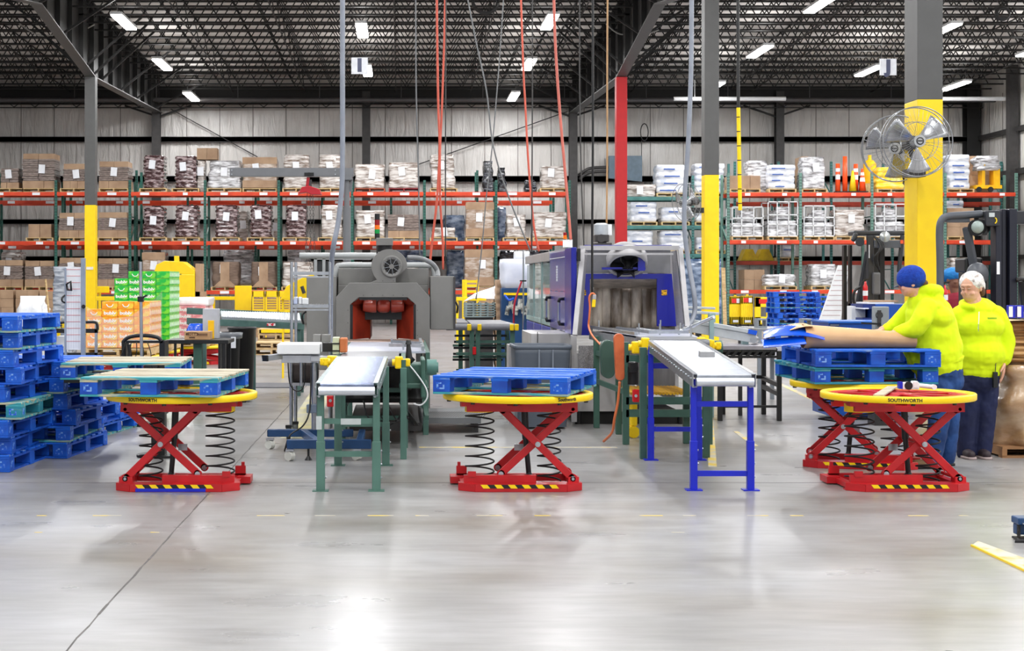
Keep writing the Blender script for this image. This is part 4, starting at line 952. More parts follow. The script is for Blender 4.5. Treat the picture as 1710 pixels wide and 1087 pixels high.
def vol(b):
    cx, cz = X(650, GD), Z(446, GD); r = 30*GD/FPX; o = []
    for k in range(30): a = R(-20+k*(245/29)); o.append((cx+math.cos(a)*r*(1+.04*math.sin(a)), cz+math.sin(a)*r))
    poly = [(X(661, GD), Z(472, GD)), (X(661, GD), Z(464, GD))]+o[2:]+[(X(618, GD), Z(472, GD))]
    b.prism(poly, 'y', GD+.01, GD+.24)
bl = wp(t, 'blower_housing', GREYP, vol, bevel=.005)
def inlet(b):
    b.lathe([(.085, GD+.0), (.108, GD-.01), (.125, GD-.012), (.13, GD), (.13, GD+.02)], 36, (X(654, GD), 0, Z(445, GD)), 'y')
    for k in range(10): a = 2*PI*k/10; b.cyl((X(654, GD)+math.cos(a)*.117, GD-.016, Z(445, GD)+math.sin(a)*.117), (X(654, GD)+math.cos(a)*.117, GD-.008, Z(445, GD)+math.sin(a)*.117), .006, n=6)
wp(t, 'inlet_ring', GREYP, inlet)
def cage(b):
    c = Vector((X(654, GD), GD, Z(445, GD)))
    b.cyl(c+Vector((0, .003, 0)), c+Vector((0, .009, 0)), .1, n=32, mi=0)
    for k in range(14): a = 2*PI*k/14; b.bar(c+Vector((math.cos(a)*.04, -.002, math.sin(a)*.04)), c+Vector((math.cos(a+.3)*.098, 0, math.sin(a+.3)*.098)), .012, .006, 1)
    for k in range(8): a = 2*PI*k/8+.2; b.bar(c+Vector((0, -.012, 0)), c+Vector((math.cos(a)*.105, -.012, math.sin(a)*.105)), .0035, .0035, 2)
    b.cyl(c+Vector((0, -.02, 0)), c+Vector((0, 0, 0)), .03, n=20, mi=3)
wp(t, 'blower_inlet', [DKI, STEEL_D, CHROME, GREYP], cage)
wp(t, 'motor_cover', GREYP, lambda b: b.box(X(628, GD), X(656, GD), GD+.05, GD+.3, Z(409.5, GD), Z(397, GD)), bevel=.006)
wp(t, 'blower_motor', BLACK, lambda b: (b.cyl((X(642, GD), GD+.18, Z(420, GD)), (X(642, GD), GD+.18, Z(409.5, GD)), .09, n=20),))
wp(t, 'panel_bolt', BLACK, lambda b: [b.cyl((X(a, GD), GD-.006, Z(c, GD)), (X(a, GD), GD, Z(c, GD)), .0045, n=8) for a, c in ((622, 469), (639, 469), (657, 469), (607, 493), (622, 493), (639, 493), (657, 493), (673, 493), (581, 518), (581, 539), (581, 560), (697, 518), (697, 539), (697, 560))])
PIPE = mat('white_duct', (164, 167, 168), .35)
wp(t, 'air_pipe', PIPE, lambda b: (b.tube(smooth_path([(X(560, GD+1.2), GD+1, Z(470, GD+1)), (X(563, GD+1), GD+1, Z(448, GD+1)), (X(572, GD+1), GD+1, Z(443, GD+1)), (X(640, GD+1), GD+1, Z(443, GD+1)), (X(715, GD+1), GD+1, Z(443, GD+1)), (X(724, GD+1), GD+1, Z(448, GD+1)), (X(726, GD+1), GD+1, Z(462, GD+1))], 5), .035, 12), b.cyl(P(500, 427, GD+1.5), P(640, 427, GD+1.5), .04, n=14)))
wp(t, 'grey_hose', mat('grey_hose', (128, 130, 132), .4), lambda b: b.tube(smooth_path([P(680, 430, GD+.5), P(700, 431, GD+.5), P(720, 439, GD+.55), P(730, 452, GD+.6), P(731, 463, GD+.5)], 5), .03, 10))
wp(t, 'support_leg', GREYP, lambda b: [b.box(X(a, GD)-.03, X(a, GD)+.03, y, y+.06, 0, .9) for a in (566, 714) for y in (GD+.1, GD+1.5)])
# signal light
D = 19.2; s_ = thing('signal_light', 'stacked signal light with black, red, orange and green sections behind the blower', 'signal light', P(630, 398, D))
w_ = .032
for nm, y0, y1, m in (('cap', 357, 367, BLACK), ('red_lens', 367, 376, mat('lens_red', (150, 14, 24), .2)), ('orange_lens', 376, 383, mat('lens_orange', (250, 120, 20), .2)), ('green_lens', 383, 390, mat('lens_green', (10, 150, 70), .2)), ('base', 390, 398, BLACK)):
    wp(s_, nm, m, lambda b: b.cyl(P(630, y1, D), P(630, y0, D), w_, n=16))
wp(s_, 'mounting_pole', STEEL_D, lambda b: b.cyl(P(630, 450, D), P(630, 397, D), .012, n=8))
# guard frame of white bars behind the machine, left of the top
t2 = thing('machine_frame', 'light grey window frame and dark panes behind the grey tunnel machine', 'machine frame', (X(530, 21), 21, 0))
wp(t2, 'frame', PIPE, lambda b: [b.bar(P(a, c, 21), P(e, g, 21), .04) for a, c, e, g in ((527, 462, 527, 430), (556, 462, 556, 430), (525, 431, 620, 431), (541, 462, 541, 432), (527, 560, 527, 462), (556, 560, 556, 462))])
wp(t2, 'pane', mat('dark_pane', (52, 54, 56), .15), lambda b: b.box(X(530, 21), X(553, 21), 21.02, 21.05, Z(460, 21), Z(436, 21)))
wp(t2, 'leg', PIPE, lambda b: [b.box(X(a, 21)-.02, X(a, 21)+.02, 20.98, 21.02, 0, 1) for a in (527, 556)])
# ---------------------------------------------- main infeed conveyor of the grey machine
def yb(t, x, y, z, s=1):                              # yellow flange bearing with shaft
    w1 = wp(t, 'yellow_bearing', YEL, lambda b: (b.box(x-.035, x+.035, y-.05, y+.02, z-.055, z+.055), b.cyl((x-.06*s, y, z), (x+.1*s, y, z), .03, n=14), b.box(x+s*.05, x+s*.1, y-.03, y+.03, z-.035, z+.035)), bevel=.012)
    return w1
t = thing('infeed_conveyor', 'green framed belt conveyor feeding the mouth of the grey tunnel', 'conveyor', (-.15, 15.8, 0))
BELT = mat('grey_belt', (96, 98, 104), .35, 0, (116, 118, 124), sc=10)
PLATE = mat('steel_plate', (206, 210, 224), .3, .45, var=.1, sc=4)
wp(t, 'nose_belt', BELT, lambda b: (b.box(-.55, -.02, 13.78, 15.05, .86, .885), b.cyl((-.55, 13.78, .845), (-.02, 13.78, .845), .04, n=20)))
wp(t, 'deck_plate', PLATE, lambda b: b.box(-.56, .235, 15.07, 17.4, .865, .885))
wp(t, 'chain_rollers', mat('chain_rollers_brown', (136, 112, 100), .4, .4), lambda b: [b.cyl((X(572, GD-.6)+.02, 17.45+k*.05, .868), (X(708, GD-.6), 17.45+k*.05, .868), .02, n=10) for k in range(15)])
wp(t, 'guide_rail', CHROME, lambda b: (b.bar((-.12, 15.4, .93), (.2, 15.3, .93), .02, .03), b.bar((-.1, 16.4, .93), (.2, 15.9, .93), .02, .03), b.bar((.21, 15.1, .9), (.21, 17.4, .9), .03, .06), b.cyl((.02, 15.3, .88), (.02, 15.3, .96), .01), b.cyl((-.1, 16.4, .88), (-.1, 16.4, .96), .01)))
wp(t, 'side_rail', GREENF, lambda b: (b.box(-.6, -.56, 14.0, 18.1, .74, .88), b.box(.235, .275, 14.9, 18.1, .7, .88), b.box(0, .04, 13.7, 15, .76, .87)))
for x, y in ((0.02, 13.68), (.035, 14.62), (.25, 15.85), (-.55, 14.62), (-.58, 15.9), (.25, 17.6), (-.58, 17.6)):
    wp(t, 'leg', GREENS, lambda b: b.box(x-.028, x+.028, y-.028, y+.028, 0, .8), bevel=.003, seg=1)
for zz in (.62, .36):
    wp(t, 'crossbar', GREENF, lambda b: (b.box(.03, .25, 15.82, 15.88, zz, zz+.045), b.box(-.55, .03, 14.6, 14.64, zz-.1, zz-.06)))
    wp(t, 'side_brace', GREENF, lambda b: (b.box(.22, .26, 14.62, 17.6, zz-.1, zz-.06), b.box(-.6, -.56, 14.62, 17.6, zz-.1, zz-.06)))
wp(t, 'drive_housing', GREENF, lambda b: (b.box(.02, .2, 14.3, 14.75, .62, .8), b.box(-.02, .24, 14.25, 14.8, .58, .63), b.box(.18, .22, 14.2, 14.8, .5, .85)), bevel=.012)
wp(t, 'drive_drum', mat('drum_green', (84, 128, 120), .35), lambda b: (b.cyl((.24, 14.5, .76), (.33, 14.5, .76), .075, n=28), b.cyl((.33, 14.5, .76), (.345, 14.5, .76), .05, n=20)), bevel=.006)
yb(t, -.02, 13.75, .845); yb(t, -.6, 13.95, .84, -1); yb(t, -.64, 14.2, .83, -1)
wp(t, 'control_lever', BLACK, lambda b: (b.cyl(P(683, 600, 14.4), P(682, 575, 14.4), .035, .018, n=12), b.cyl(P(682, 575, 14.4), P(682, 568, 14.4), .03, .02, n=12), b.cyl(P(683, 604, 14.4), P(690, 597, 14.4), .03, n=10)))
wp(t, 'emergency_stop', mat('stop_red', (206, 12, 24), .35), lambda b: b.box(X(546, 13.9), X(557, 13.9), 13.86, 13.92, Z(679, 13.9), Z(660, 13.9)), bevel=.008)
wp(t, 'stop_button', CHROME, lambda b: b.cyl(P(551.5, 669, 13.84), P(551.5, 669, 13.88), .014, n=12))
wp(t, 'under_tray', DKI, lambda b: (b.box(-.54, .2, 14.9, 17.5, .4, .44), b.box(-.4, .1, 15.2, 16.6, .5, .8)))
wp(t, 'drip_pan', STEEL_D, lambda b: b.box(-.5, .2, 15, 17.2, .12, .2))
wp(t, 'loose_cable', BLACK, lambda b: [b.tube(smooth_path([(-.35+.1*k, 14.5+.2*k, .45), (-.3+.12*k, 14.4, .3), (-.1+.05*k, 14.5, .22+.03*k), (.05, 14.6, .36), (.1+.02*k, 14.7, .2)], 5), .008, 6) for k in range(4)])
wp(t, 'white_cable', WHITE, lambda b: b.tube(smooth_path([P(684, 610, 14.3), P(700, 630, 14.2), P(712, 650, 14.2), P(713, 665, 14.2), P(703, 676, 14.2), P(690, 674, 14.2)], 5), .007, 6))
# striped ramp / floor grate beside it
t = thing('floor_grate', 'low platform with black and grey striped top beside the grey machine', 'platform', (X(738, 16.6), 16.6, 0))
def stripes(b):
    for k in range(30): x = X(683, 16.4)+k*.026; b.add([(x, 16.05, .162), (x+.013, 16.05, .162), (x+.11, 16.75, .162), (x+.097, 16.75, .162)], [(0, 1, 2, 3)])
wp(t, 'top_plate', mat('plate_grey', (104, 106, 108), .5), lambda b: b.box(X(680, 16.4), X(800, 16.4), 16.0, 17.2, .1, .16))
wp(t, 'dark_stripe', BLACK, stripes)
wp(t, 'support', STEEL_D, lambda b: [b.box(X(a, 16.4), X(a, 16.4)+.04, y, y+.04, 0, .1) for a in (684, 790) for y in (16.1, 17)])
# ---------------------------------------------- labelling device on stand left of the conveyor
t = thing('labelling_unit', 'white carton labelling unit on a stand left of the infeed conveyor', 'labelling machine', (X(500, 14.6), 14.6, 0)); D = 14.6
wp(t, 'white_housing', WHITE, lambda b: b.box(X(464, D), X(535, D), D-.1, D+.35, Z(591, D), Z(573.5, D)), bevel=.01)
wp(t, 'arm', SILVER, lambda b: (b.box(X(470, D), X(533, D), D, D+.3, Z(606, D), Z(593, D)), b.box(X(519, D), X(560, D), D-.05, D+.1, Z(603, D), Z(594, D))), bevel=.004)
wp(t, 'arm_end', SILVER, lambda b: b.bar(P(443, 598, D-.25), P(474, 594, D+.1), .07, .05))
wp(t, 'end_cap', BLACK, lambda b: b.bar(P(441.5, 598.3, D-.26), P(443.5, 598, D-.25), .075, .055))
wp(t, 'label_roll', mat('orange_label_roll', (204, 116, 66), .6), lambda b: b.box(X(568, D), X(580, D), D-.1, D+.12, Z(588, D), Z(564, D)), bevel=.01)
wp(t, 'print_head', BLACK, lambda b: (b.box(X(539, D), X(556, D), D-.06, D+.1, Z(587, D), Z(572, D)),), bevel=.004)
wp(t, 'tag_dispenser', mat('pale_green_white', (206, 212, 176), .5), lambda b: b.box(X(556, D), X(567, D), D-.08, D+.1, Z(591, D), Z(563, D)), bevel=.004)
wp(t, 'black_band', BLACK, lambda b: [b.box(X(555.5, D), X(569, D), D-.09, D+.09, Z(c+2, D), Z(c, D)) for c in (572, 584)])
wp(t, 'sensor_box', CAB, lambda b: (b.box(X(519, D), X(532, D), D+.36, D+.5, Z(574, D), Z(561, D)), b.box(X(534, D), X(549, D), D+.36, D+.5, Z(574, D), Z(561, D))), bevel=.004)
wp(t, 'stand_post', CHROME, lambda b: b.cyl((X(525, D), D, 0), P(525, 606, D), .028, n=16))
wp(t, 'short_post', CHROME, lambda b: b.cyl(P(503, 645, D), P(503, 606, D), .014, n=12))
wp(t, 'junction_box', mat('blue_grey_box', (118, 132, 152), .4), lambda b: b.box(X(513, D), X(530, D), D-.12, D-.03, Z(688, D), Z(674, D)), bevel=.006)
wp(t, 'power_cable', BLACK, lambda b: (b.tube(smooth_path([P(520, 606, D-.1), P(519, 650, D-.15), P(516, 690, D-.2), P(505, 712, D-.3), P(484, 727, D-.4), (X(475, 14.2), 14.2, .01)], 6), .008, 6), b.tube(smooth_path([P(481, 606, D), P(484, 640, D), P(495, 653, D), P(507, 645, D), P(510, 606, D)], 6), .006, 6)))
t = thing('caster_cart', 'small chrome wheeled cart with a shelf under the labelling unit', 'cart', (X(490, 15.4), 15.4, 0)); D = 15.4
wp(t, 'post', CHROME, lambda b: [b.cyl((X(a, y), y, .12), (X(a, y), y, .78), .016, n=12) for a, y in ((486, D), (493.5, D+.35))])
wp(t, 'shelf', CHROME, lambda b: (b.box(X(488, D), X(525, D), D-.02, D+.36, Z(644, D), Z(639, D)),))
wp(t, 'dark_bin', paint('dark_brown', (38, 26, 24), .6), lambda b: lumpy(b, .26, .3, .2, 3, 1, .02, .02, 20, z0=0) and [v.__iadd__(Vector((X(507, D), D+.15, Z(638, D)))) for v in b.v])
for a, y in ((482, D-.05), (493.5, D+.35)):
    wp(t, 'caster_wheel', mat('caster_tyre', (84, 88, 86), .5), lambda b: b.cyl((X(a, y)-.018, y, .062), (X(a, y)+.018, y, .062), .062, n=20), bevel=.008)
    wp(t, 'caster_fork', BLACK, lambda b: (b.box(X(a, y)-.03, X(a, y)+.03, y-.03, y+.03, .12, .145), b.box(X(a, y)-.026, X(a, y)-.021, y-.02, y+.02, .05, .13), b.box(X(a, y)+.021, X(a, y)+.026, y-.02, y+.02, .05, .13)))
    wp(t, 'caster_hub', CHROME, lambda b: b.cyl((X(a, y)-.022, y, .062), (X(a, y)+.022, y, .062), .03, n=14))
# wire shelf unit
t = thing('wire_shelf', 'chrome wire shelving in front of the grey machine, left side', 'shelf unit', (X(520, 16.2), 16.2, 0)); D = 16.2
for a, y in ((487, D), (551, D), (494, D+.42), (553, D+.42)):
    wp(t, 'post', CHROME, lambda b: (b.cyl((X(a, y), y, 0), (X(a, y), y, Z(437, D)), .016, n=12), [b.cyl((X(a, y), y, .3+k*.1), (X(a, y), y, .305+k*.1), .018, n=12) for k in range(13)]))
for z in (Z(454, D), Z(509, D)):
    wp(t, 'shelf', CHROME, lambda b: (b.box(X(486, D), X(552, D), D-.01, D+.01, z-.03, z), b.box(X(486, D), X(552, D), D-.008, D+.008, z-.06, z-.045), [b.cyl((X(487, D)+k*.03, D, z), (X(493, D)+k*.029, D+.42, z), .003, n=5) for k in range(14)], b.box(X(493, D), X(553, D+.4), D+.41, D+.43, z-.03, z)))
for i, (a, c, yt, m, lb) in enumerate(((489, 496, 495, mat('blue_white_plastic', (190, 200, 226), .4), 'pale blue roll'), (497, 503, 495, WHITE, 'white roll'), (503, 514, 497, WHITE, 'small white box'))):
    o = tag(MB().box(-(c-a)*D/FPX/2+.002, (c-a)*D/FPX/2-.002, -.06, .06, 0, (507.5-yt)*D/FPX).build('supply_roll' if i < 2 else 'supply_box', m, loc=(X((a+c)/2, D), D+.15, Z(509, D)+.004), bevel=.01), lb+' on the wire shelf by the grey machine', 'supplies')
# blue floor dolly
t = thing('floor_dolly', 'low dark blue steel dolly with white casters under the green conveyor', 'dolly', (X(530, 13.7), 13.7, 0))
NB = paint('dark_blue_steel', (22, 64, 110), .4)
DD = 14.2
wp(t, 'frame_rail', NB, lambda b: b.bar((X(447, 14.6), 14.6, .14), (X(590, 14.6), 14.6, .14), .06, .07), bevel=.006)
wp(t, 'frame_rail', NB, lambda b: b.bar((X(479, 13.6), 13.6, .14), (X(620, 13.6), 13.6, .14), .06, .08), bevel=.006)
wp(t, 'frame_rail', NB, lambda b: (b.bar((X(508, 14.57), 14.57, .14), (X(530, 13.6), 13.65, .14), .06, .07), b.bar((X(600, 13.6), 14.6, .14), (X(600, 13.6), 13.6, .14), .06, .07)), bevel=.006)
wp(t, 'rail_end', BLACK, lambda b: (b.box(X(479, 13.6)-.003, X(479, 13.6), 13.575, 13.625, .11, .17), b.box(X(447, 14.6)-.003, X(447, 14.6), 14.575, 14.625, .11, .165)))
for a, y in ((451, 14.5), (484, 13.55), (596, 13.6), (590, 14.5)):
    wp(t, 'caster_wheel', mat('white_nylon', (214, 214, 206), .4), lambda b: b.cyl((X(a, y)-.016, y-.02, .042), (X(a, y)+.016, y+.02, .042), .042, n=20), bevel=.006)
    wp(t, 'caster_fork', CHROME, lambda b: (b.box(X(a, y)-.035, X(a, y)+.035, y-.03, y+.03, .085, .1), b.bar((X(a, y)-.03, y, .09), (X(a, y)-.024, y, .04), .012)))
wp(t, 'leveling_foot', BLACK, lambda b: (b.cyl((X(515, 13.6), 13.6, 0), (X(515, 13.6), 13.6, .035), .035, .012, n=14), b.cyl((X(515, 13.6), 13.6, .03), (X(515, 13.6), 13.6, .1), .01, n=8)))
# ================================================================== blue shrink machine
BM = paint('machine_blue', (16, 24, 150), .3, var=.05, coat=.3)
BMD = mat('machine_blue_door', (96, 100, 190), .22, 0, (84, 88, 180), sc=2, coat=.5)
BD = 17.0
t = thing('shrink_wrapper', 'large blue and grey shrink wrapping machine with clear-curtained mouth', 'machine', (X(1050, 19), 19, 0))
LG = mat('light_grey_frame', (178, 176, 178), .35)
def hood(b):
    for a, c in (((970, 415), (956, 560)), ((1132, 415), (1144, 546))):
        b.bar(P(a[0]+4, a[1], BD+.15), P(c[0]+4, c[1], BD-.35), .05, .04)
    b.bar(P(968, 414, BD+.15), P(1134, 414, BD+.15), .05, .05); b.bar(P(976, 424, BD+.1), P(1124, 424, BD+.1), .03, .02)
    b.bar(P(958, 560, BD-.35), (X(960, BD-.3), BD-.2, .05), .06, .05); b.bar(P(1146, 546, BD-.35), (X(1146, BD-.2), BD-.2, .05), .06, .05)
wp(t, 'hood_frame', LG, hood)
PERF = mat('perforated_sheet', (170, 168, 170), .4, 0, (110, 108, 112), sc=220, thr=(.45, .55))
def perf(b):
    for s in (-1, 1):
        if s < 0: a, c, e, g = P(974, 418, BD+.15), P(960, 560, BD-.33), P(971, 560, BD+.22), P(981, 420, BD+.42)
        else: a, c, e, g = P(1129, 418, BD+.15), P(1143, 546, BD-.33), P(1129, 543, BD+.22), P(1121, 420, BD+.42)
        b.add([a, c, e, g], [(0, 1, 2, 3)]); b.add([v_+Vector((s*.006, 0, 0)) for v_ in (a, c, e, g)], [(0, 1, 2, 3)])
wp(t, 'perforated_side', PERF, perf)
BD2 = BD+.45
def face(b):
    o = pxs([(978, 457), (1121, 457), (1129, 560), (968, 560)], BD2); 
    b.prism([(X(968, BD2), Z(560, BD2)), (X(976, BD2), Z(457, BD2)), (X(1122, BD2), Z(457, BD2)), (X(1130, BD2), Z(545, BD2)), (X(1097, BD2), Z(545, BD2)), (X(1097, BD2), Z(466, BD2)), (X(985, BD2), Z(466, BD2)), (X(985, BD2), Z(560, BD2))], 'y', BD2, BD2+.04)
    b.box(X(976, BD2), X(1122, BD2), BD2, BD2+.04, Z(416, BD2)-.0, Z(412, BD2)+.02)
wp(t, 'mouth_surround', BM, face, bevel=.005)
def recess(b):
    b.prism([(X(977, BD2), Z(456, BD2)), (X(977, BD2), Z(417, BD2)), (X(1121, BD2), Z(417, BD2)), (X(1121, BD2), Z(456, BD2))], 'y', BD2+.05, BD2+.09)
wp(t, 'upper_panel', mat('panel_midgrey', (126, 126, 128), .4), recess)
FANC = (X(1047, BD+.3), BD+.3, Z(437, BD+.3))
def fanh(b):
    b.lathe([(.19, -.05), (.215, -.06), (.225, -.04), (.225, .07), (.19, .08)], 40, FANC, 'y')
fh = wp(t, 'exhaust_ring', LG, fanh)
fo = wp(t, 'exhaust_fan', BLACK, lambda b: (b.cyl((FANC[0], FANC[1]-.02, FANC[2]), (FANC[0], FANC[1]+.02, FANC[2]), .2, n=30), [b.bar((FANC[0], FANC[1]-.06, FANC[2]), (FANC[0]+.19*math.cos(k*PI/3), FANC[1]-.06, FANC[2]+.19*math.sin(k*PI/3)), .09, .01) for k in range(6)], b.cyl((FANC[0], FANC[1]-.1, FANC[2]), (FANC[0], FANC[1], FANC[2]), .06, n=16)))
for o_ in (fh, fo):
    Mt = Matrix.Translation(Vector(FANC)-t.location) @ Matrix.Rotation(R(56), 4, 'X') @ Matrix.Translation(t.location-Vector(FANC)); o_.data.transform(Mt)
wp(t, 'fan_bracket', BM, lambda b: (b.box(X(1010, BD), X(1084, BD), BD+.24, BD+.28, Z(450, BD), Z(446, BD)), b.box(X(1070, BD), X(1082, BD), BD+.2, BD+.24, Z(452, BD), Z(425, BD))))
CURTC = mat('dusty_clear_strips', (226, 214, 200), .3, 0, (118, 104, 92), sc=3.2, thr=(.38, .62), stretch=(2.2, 1, .7), bump=.3, bsc=5, coat=.5)
def strips(b):
    x0, x1 = X(987, BD2+.5), X(1120, BD2+.5); n = 8
    for k in range(n):
        a = x0+(x1-x0)*k/n; c = x0+(x1-x0)*(k+1)/n+.015
        rg = []
        for j in range(7): z = Z(547, BD2+.5)+(Z(478, BD2+.5)-Z(547, BD2+.5))*j/6; rg.append([Vector((a+(c-a)*(.5+.5*math.cos(q)), BD2+.5+.02*(k % 2)+.022*math.sin(q)+.01*math.sin(j*.8+k), z)) for q in [2*PI*i/12 for i in range(12)]])
        b.loft(rg)
wp(t, 'strip_curtain', CURTC, strips)
SHR = mat('scratched_inner_plate', (206, 196, 184), .3, .1, (150, 140, 130), sc=7, stretch=(1, 1, 4))
wp(t, 'inner_hood', SHR, lambda b: (b.add([P(985, 466, BD2+.04), P(1097, 466, BD2+.04), P(1104, 482, BD2+.5)+Vector((0, 0, .0)), P(992, 482, BD2+.5)], [(0, 1, 2, 3)]), b.add([P(985, 466, BD2+.04), P(985, 560, BD2+.04), P(990, 552, BD2+.5), P(990, 482, BD2+.5)], [(0, 1, 2, 3)]), b.add([P(1097, 466, BD2+.04), P(1097, 545, BD2+.04), P(1112, 545, BD2+.5), P(1112, 482, BD2+.5)], [(0, 1, 2, 3)])))
for a in (973.5, 1108.5): wp(t, 'warning_label', mat('warning_yellow', (240, 180, 20), .5, 0, (60, 46, 10), sc=90, thr=(.5, .55)), lambda b: b.box(X(a-4, BD2), X(a+5, BD2), BD2-.012, BD2-.004, Z(493, BD2), Z(484, BD2)))
# long left side: blue doors, glass doors, base
XS = X(963, BD)
def side(D0, D1, z0, z1, name, m, th=.03, off=0): return wp(t, name, m, lambda b: b.box(XS-th-off, XS-off, D0, D1, z0, z1), bevel=.006)
def DX(px): return XS*FPX/(px-VX)                     # distance where the side plane crosses this pixel column
dA, dB, dC = BD+.05, DX(952), DX(925)
side(BD, dB, .98, Z(413, BD), 'corner_post', BM, .06)
side(dB, dC, Z(487, 17.6), Z(418, 17.6), 'upper_door', BMD, .05)
side(dB, dC, .99, Z(487.8, 17.6), 'lower_door', BMD, .05)
for D_, nm in ((DX(949), 'door_handle'), (DX(926.5), 'door_handle')):
    wp(t, nm, CHROME, lambda b: b.cyl((XS-.11, D_, 1.1), (XS-.11, D_, 1.33), .014, n=12))
    wp(t, 'handle_grip', BLACK, lambda b: [b.tube([(XS-.05, D_, z_), (XS-.1, D_, z_), (XS-.11, D_, z_+dz)], .02, 10) for z_, dz in ((1.07, .04), (1.36, -.04))])
def logo(b):
    c = Vector((XS-.052, (dB+dC)/2+.05, Z(458, 17.7)))
    for k in range(3):
        z_ = c.z+.075-k*.062
        for s in (-1, 1): b.bar((c.x, c.y-.08, z_-.024), (c.x, c.y+.08, z_+.024), .002, .024) if s > 0 else b.bar((c.x, c.y-.08, z_+.024), (c.x, c.y+.08, z_-.024), .002, .024)
        b.box(c.x-.001, c.x, c.y-.012, c.y+.012, z_-.03, z_+.03)
wp(t, 'door_logo', PAPER, logo)
wp(t, 'door_stripe', WHITE, lambda b: b.box(XS-.053, XS-.05, dB, dC, Z(428, 17.6)-.008, Z(428, 17.6)))
dE = 23.3
wp(t, 'machine_body', LG, lambda b: (b.box(XS, X(1130, BD2), BD2+.7, dE, Z(425, 20), Z(425, 20)+.04), b.box(XS, XS+.04, dC, dE, .4, 1.0), b.box(X(1130, BD2), X(1130, BD2)+.04, BD2+.1, dE, .2, Z(425, 20)), b.box(XS, XS+.05, dE-.1, dE, .2, 1.85)))
wp(t, 'top_beam', LG, lambda b: b.box(XS-.06, XS, dC, dE, 1.82, 1.93), bevel=.005)
GLS = mat('door_glass', (196, 226, 224), .05, 0, spec=.6, alpha=.42)
for i in range(3):
    a = dC+(dE-dC)*i/3; c = dC+(dE-dC)*(i+1)/3
    wp(t, 'glass_door', GLS, lambda b: b.box(XS-.035, XS-.027, a+.04, c-.04, 1.06, 1.8))
    wp(t, 'door_frame', mat('teal_grey_frame', (150, 178, 180), .4), lambda b: (b.box(XS-.045, XS-.02, a, a+.05, 1.0, 1.83), b.box(XS-.045, XS-.02, a, c, 1.0, 1.06)))
    wp(t, 'lower_panel', mat('panel_blue', (20, 56, 170), .3), lambda b: b.box(XS-.045, XS-.02, a+.06, c-.06, .62, .98), bevel=.01)
    wp(t, 'panel_frame', LG, lambda b: b.box(XS-.04, XS-.01, a-.02, a+.05, .3, 1.0))
wp(t, 'inner_strips', W_WHITE, lambda b: [b.box(XS+.25, XS+.26, a_, a_+.3, 1.0, 1.78) for a_ in (18.9, 19.5, 20.2, 20.9, 21.6)])
wp(t, 'control_cabinet', mat('cabinet_light', (186, 184, 184), .4), lambda b: (b.box(X(888, 17.2), X(958, 17.2), 17.3, 18.6, .35, Z(575, 17.3)+.12),), bevel=.006)
wp(t, 'cabinet_gap', DKI, lambda b: b.box(X(898.5, 17.2), X(899.5, 17.2), 17.29, 17.31, .35, 1.0))
wp(t, 'lower_cabinet', mat('cabinet_light', (186, 184, 184), .4), lambda b: (b.box(X(960, BD), X(1060, BD), BD, BD+.5, .14, .78),), bevel=.006)
wp(t, 'cage_mesh', PERF, lambda b: b.box(X(966, BD), X(993, BD), BD-.02, BD, .6, .86))
wp(t, 'skid_base', DKI, lambda b: (b.box(X(965, BD), X(1140, BD), BD+.05, 22.5, 0, .13),))
wp(t, 'machine_foot', BLACK, lambda b: [b.cyl((X(a, BD), BD+.05, 0), (X(a, BD), BD+.05, .14), .035, n=10) for a in (966, 1060, 1138)])
wp(t, 'rear_ring', LG, lambda b: b.lathe([(.22, -.05), (.27, -.06), (.28, 0), (.24, .06)], 36, (X(1048, 18), 18.2, Z(443, 18)), 'y'))
# drive motor on top
D = 19.0; wp(t, 'motor_stand', STEEL_D, lambda b: (b.box(X(992, D), X(1020, D), D-.1, D+.15, 1.86, Z(406, D)), b.box(X(1000, D), X(1012, D), D-.05, D+.1, Z(408, D), Z(398, D))))
mt = wp(t, 'drive_motor', mat('motor_silver', (196, 202, 208), .35, .3), lambda b: (b.cyl(P(1004, 392, D), P(1004, 375, D), .088, n=24), b.cyl(P(1004, 375, D), P(1004, 372.5, D), .088, .06, n=24), [b.cyl(P(1004, 376+k*3, D), P(1004, 377+k*3, D), .095, n=24) for k in range(5)]))
wp(t, 'gearbox', STEEL_D, lambda b: (b.box(X(992, D), X(1016, D), D-.09, D+.09, Z(404, D), Z(392, D)), b.cyl(P(1004, 398, D-.12), P(1004, 398, D+.1), .05, n=14)), bevel=.012)
wp(t, 'terminal_box', WHITE, lambda b: b.box(X(1014, D), X(1021, D), D-.05, D+.05, Z(393, D), Z(375, D)), bevel=.004)
wp(t, 'black_clip', BLACK, lambda b: (b.box(X(964, BD), X(969, BD), BD-.03, BD+.05, Z(436, BD), Z(415, BD)),))
# small signal + sign at left top of the blue machine
tag(wp(None, 'x', WHITE, lambda b: b.cb((0, 0, 0), (.01, .01, .01))), None, None) if 0 else None
s_ = thing('signal_light', 'small red and orange signal light above a blank white plate, left of the blue machine', 'signal light', P(944, 415, 22)); D = 22
wp(s_, 'lens', mat('lens_red', (150, 14, 24), .2), lambda b: b.cyl(P(943.5, 393, D), P(943.5, 388, D), .025)); wp(s_, 'lens', mat('lens_orange', (250, 120, 20), .2), lambda b: b.cyl(P(943.5, 399, D), P(943.5, 393, D), .025))
wp(s_, 'white_plate', WHITE, lambda b: b.box(X(940, D), X(956, D), D, D+.02, Z(413, D), Z(400, D))); wp(s_, 'bracket', STEEL_D, lambda b: b.cyl(P(948, 432, D+.02), P(948, 399, D+.02), .01))
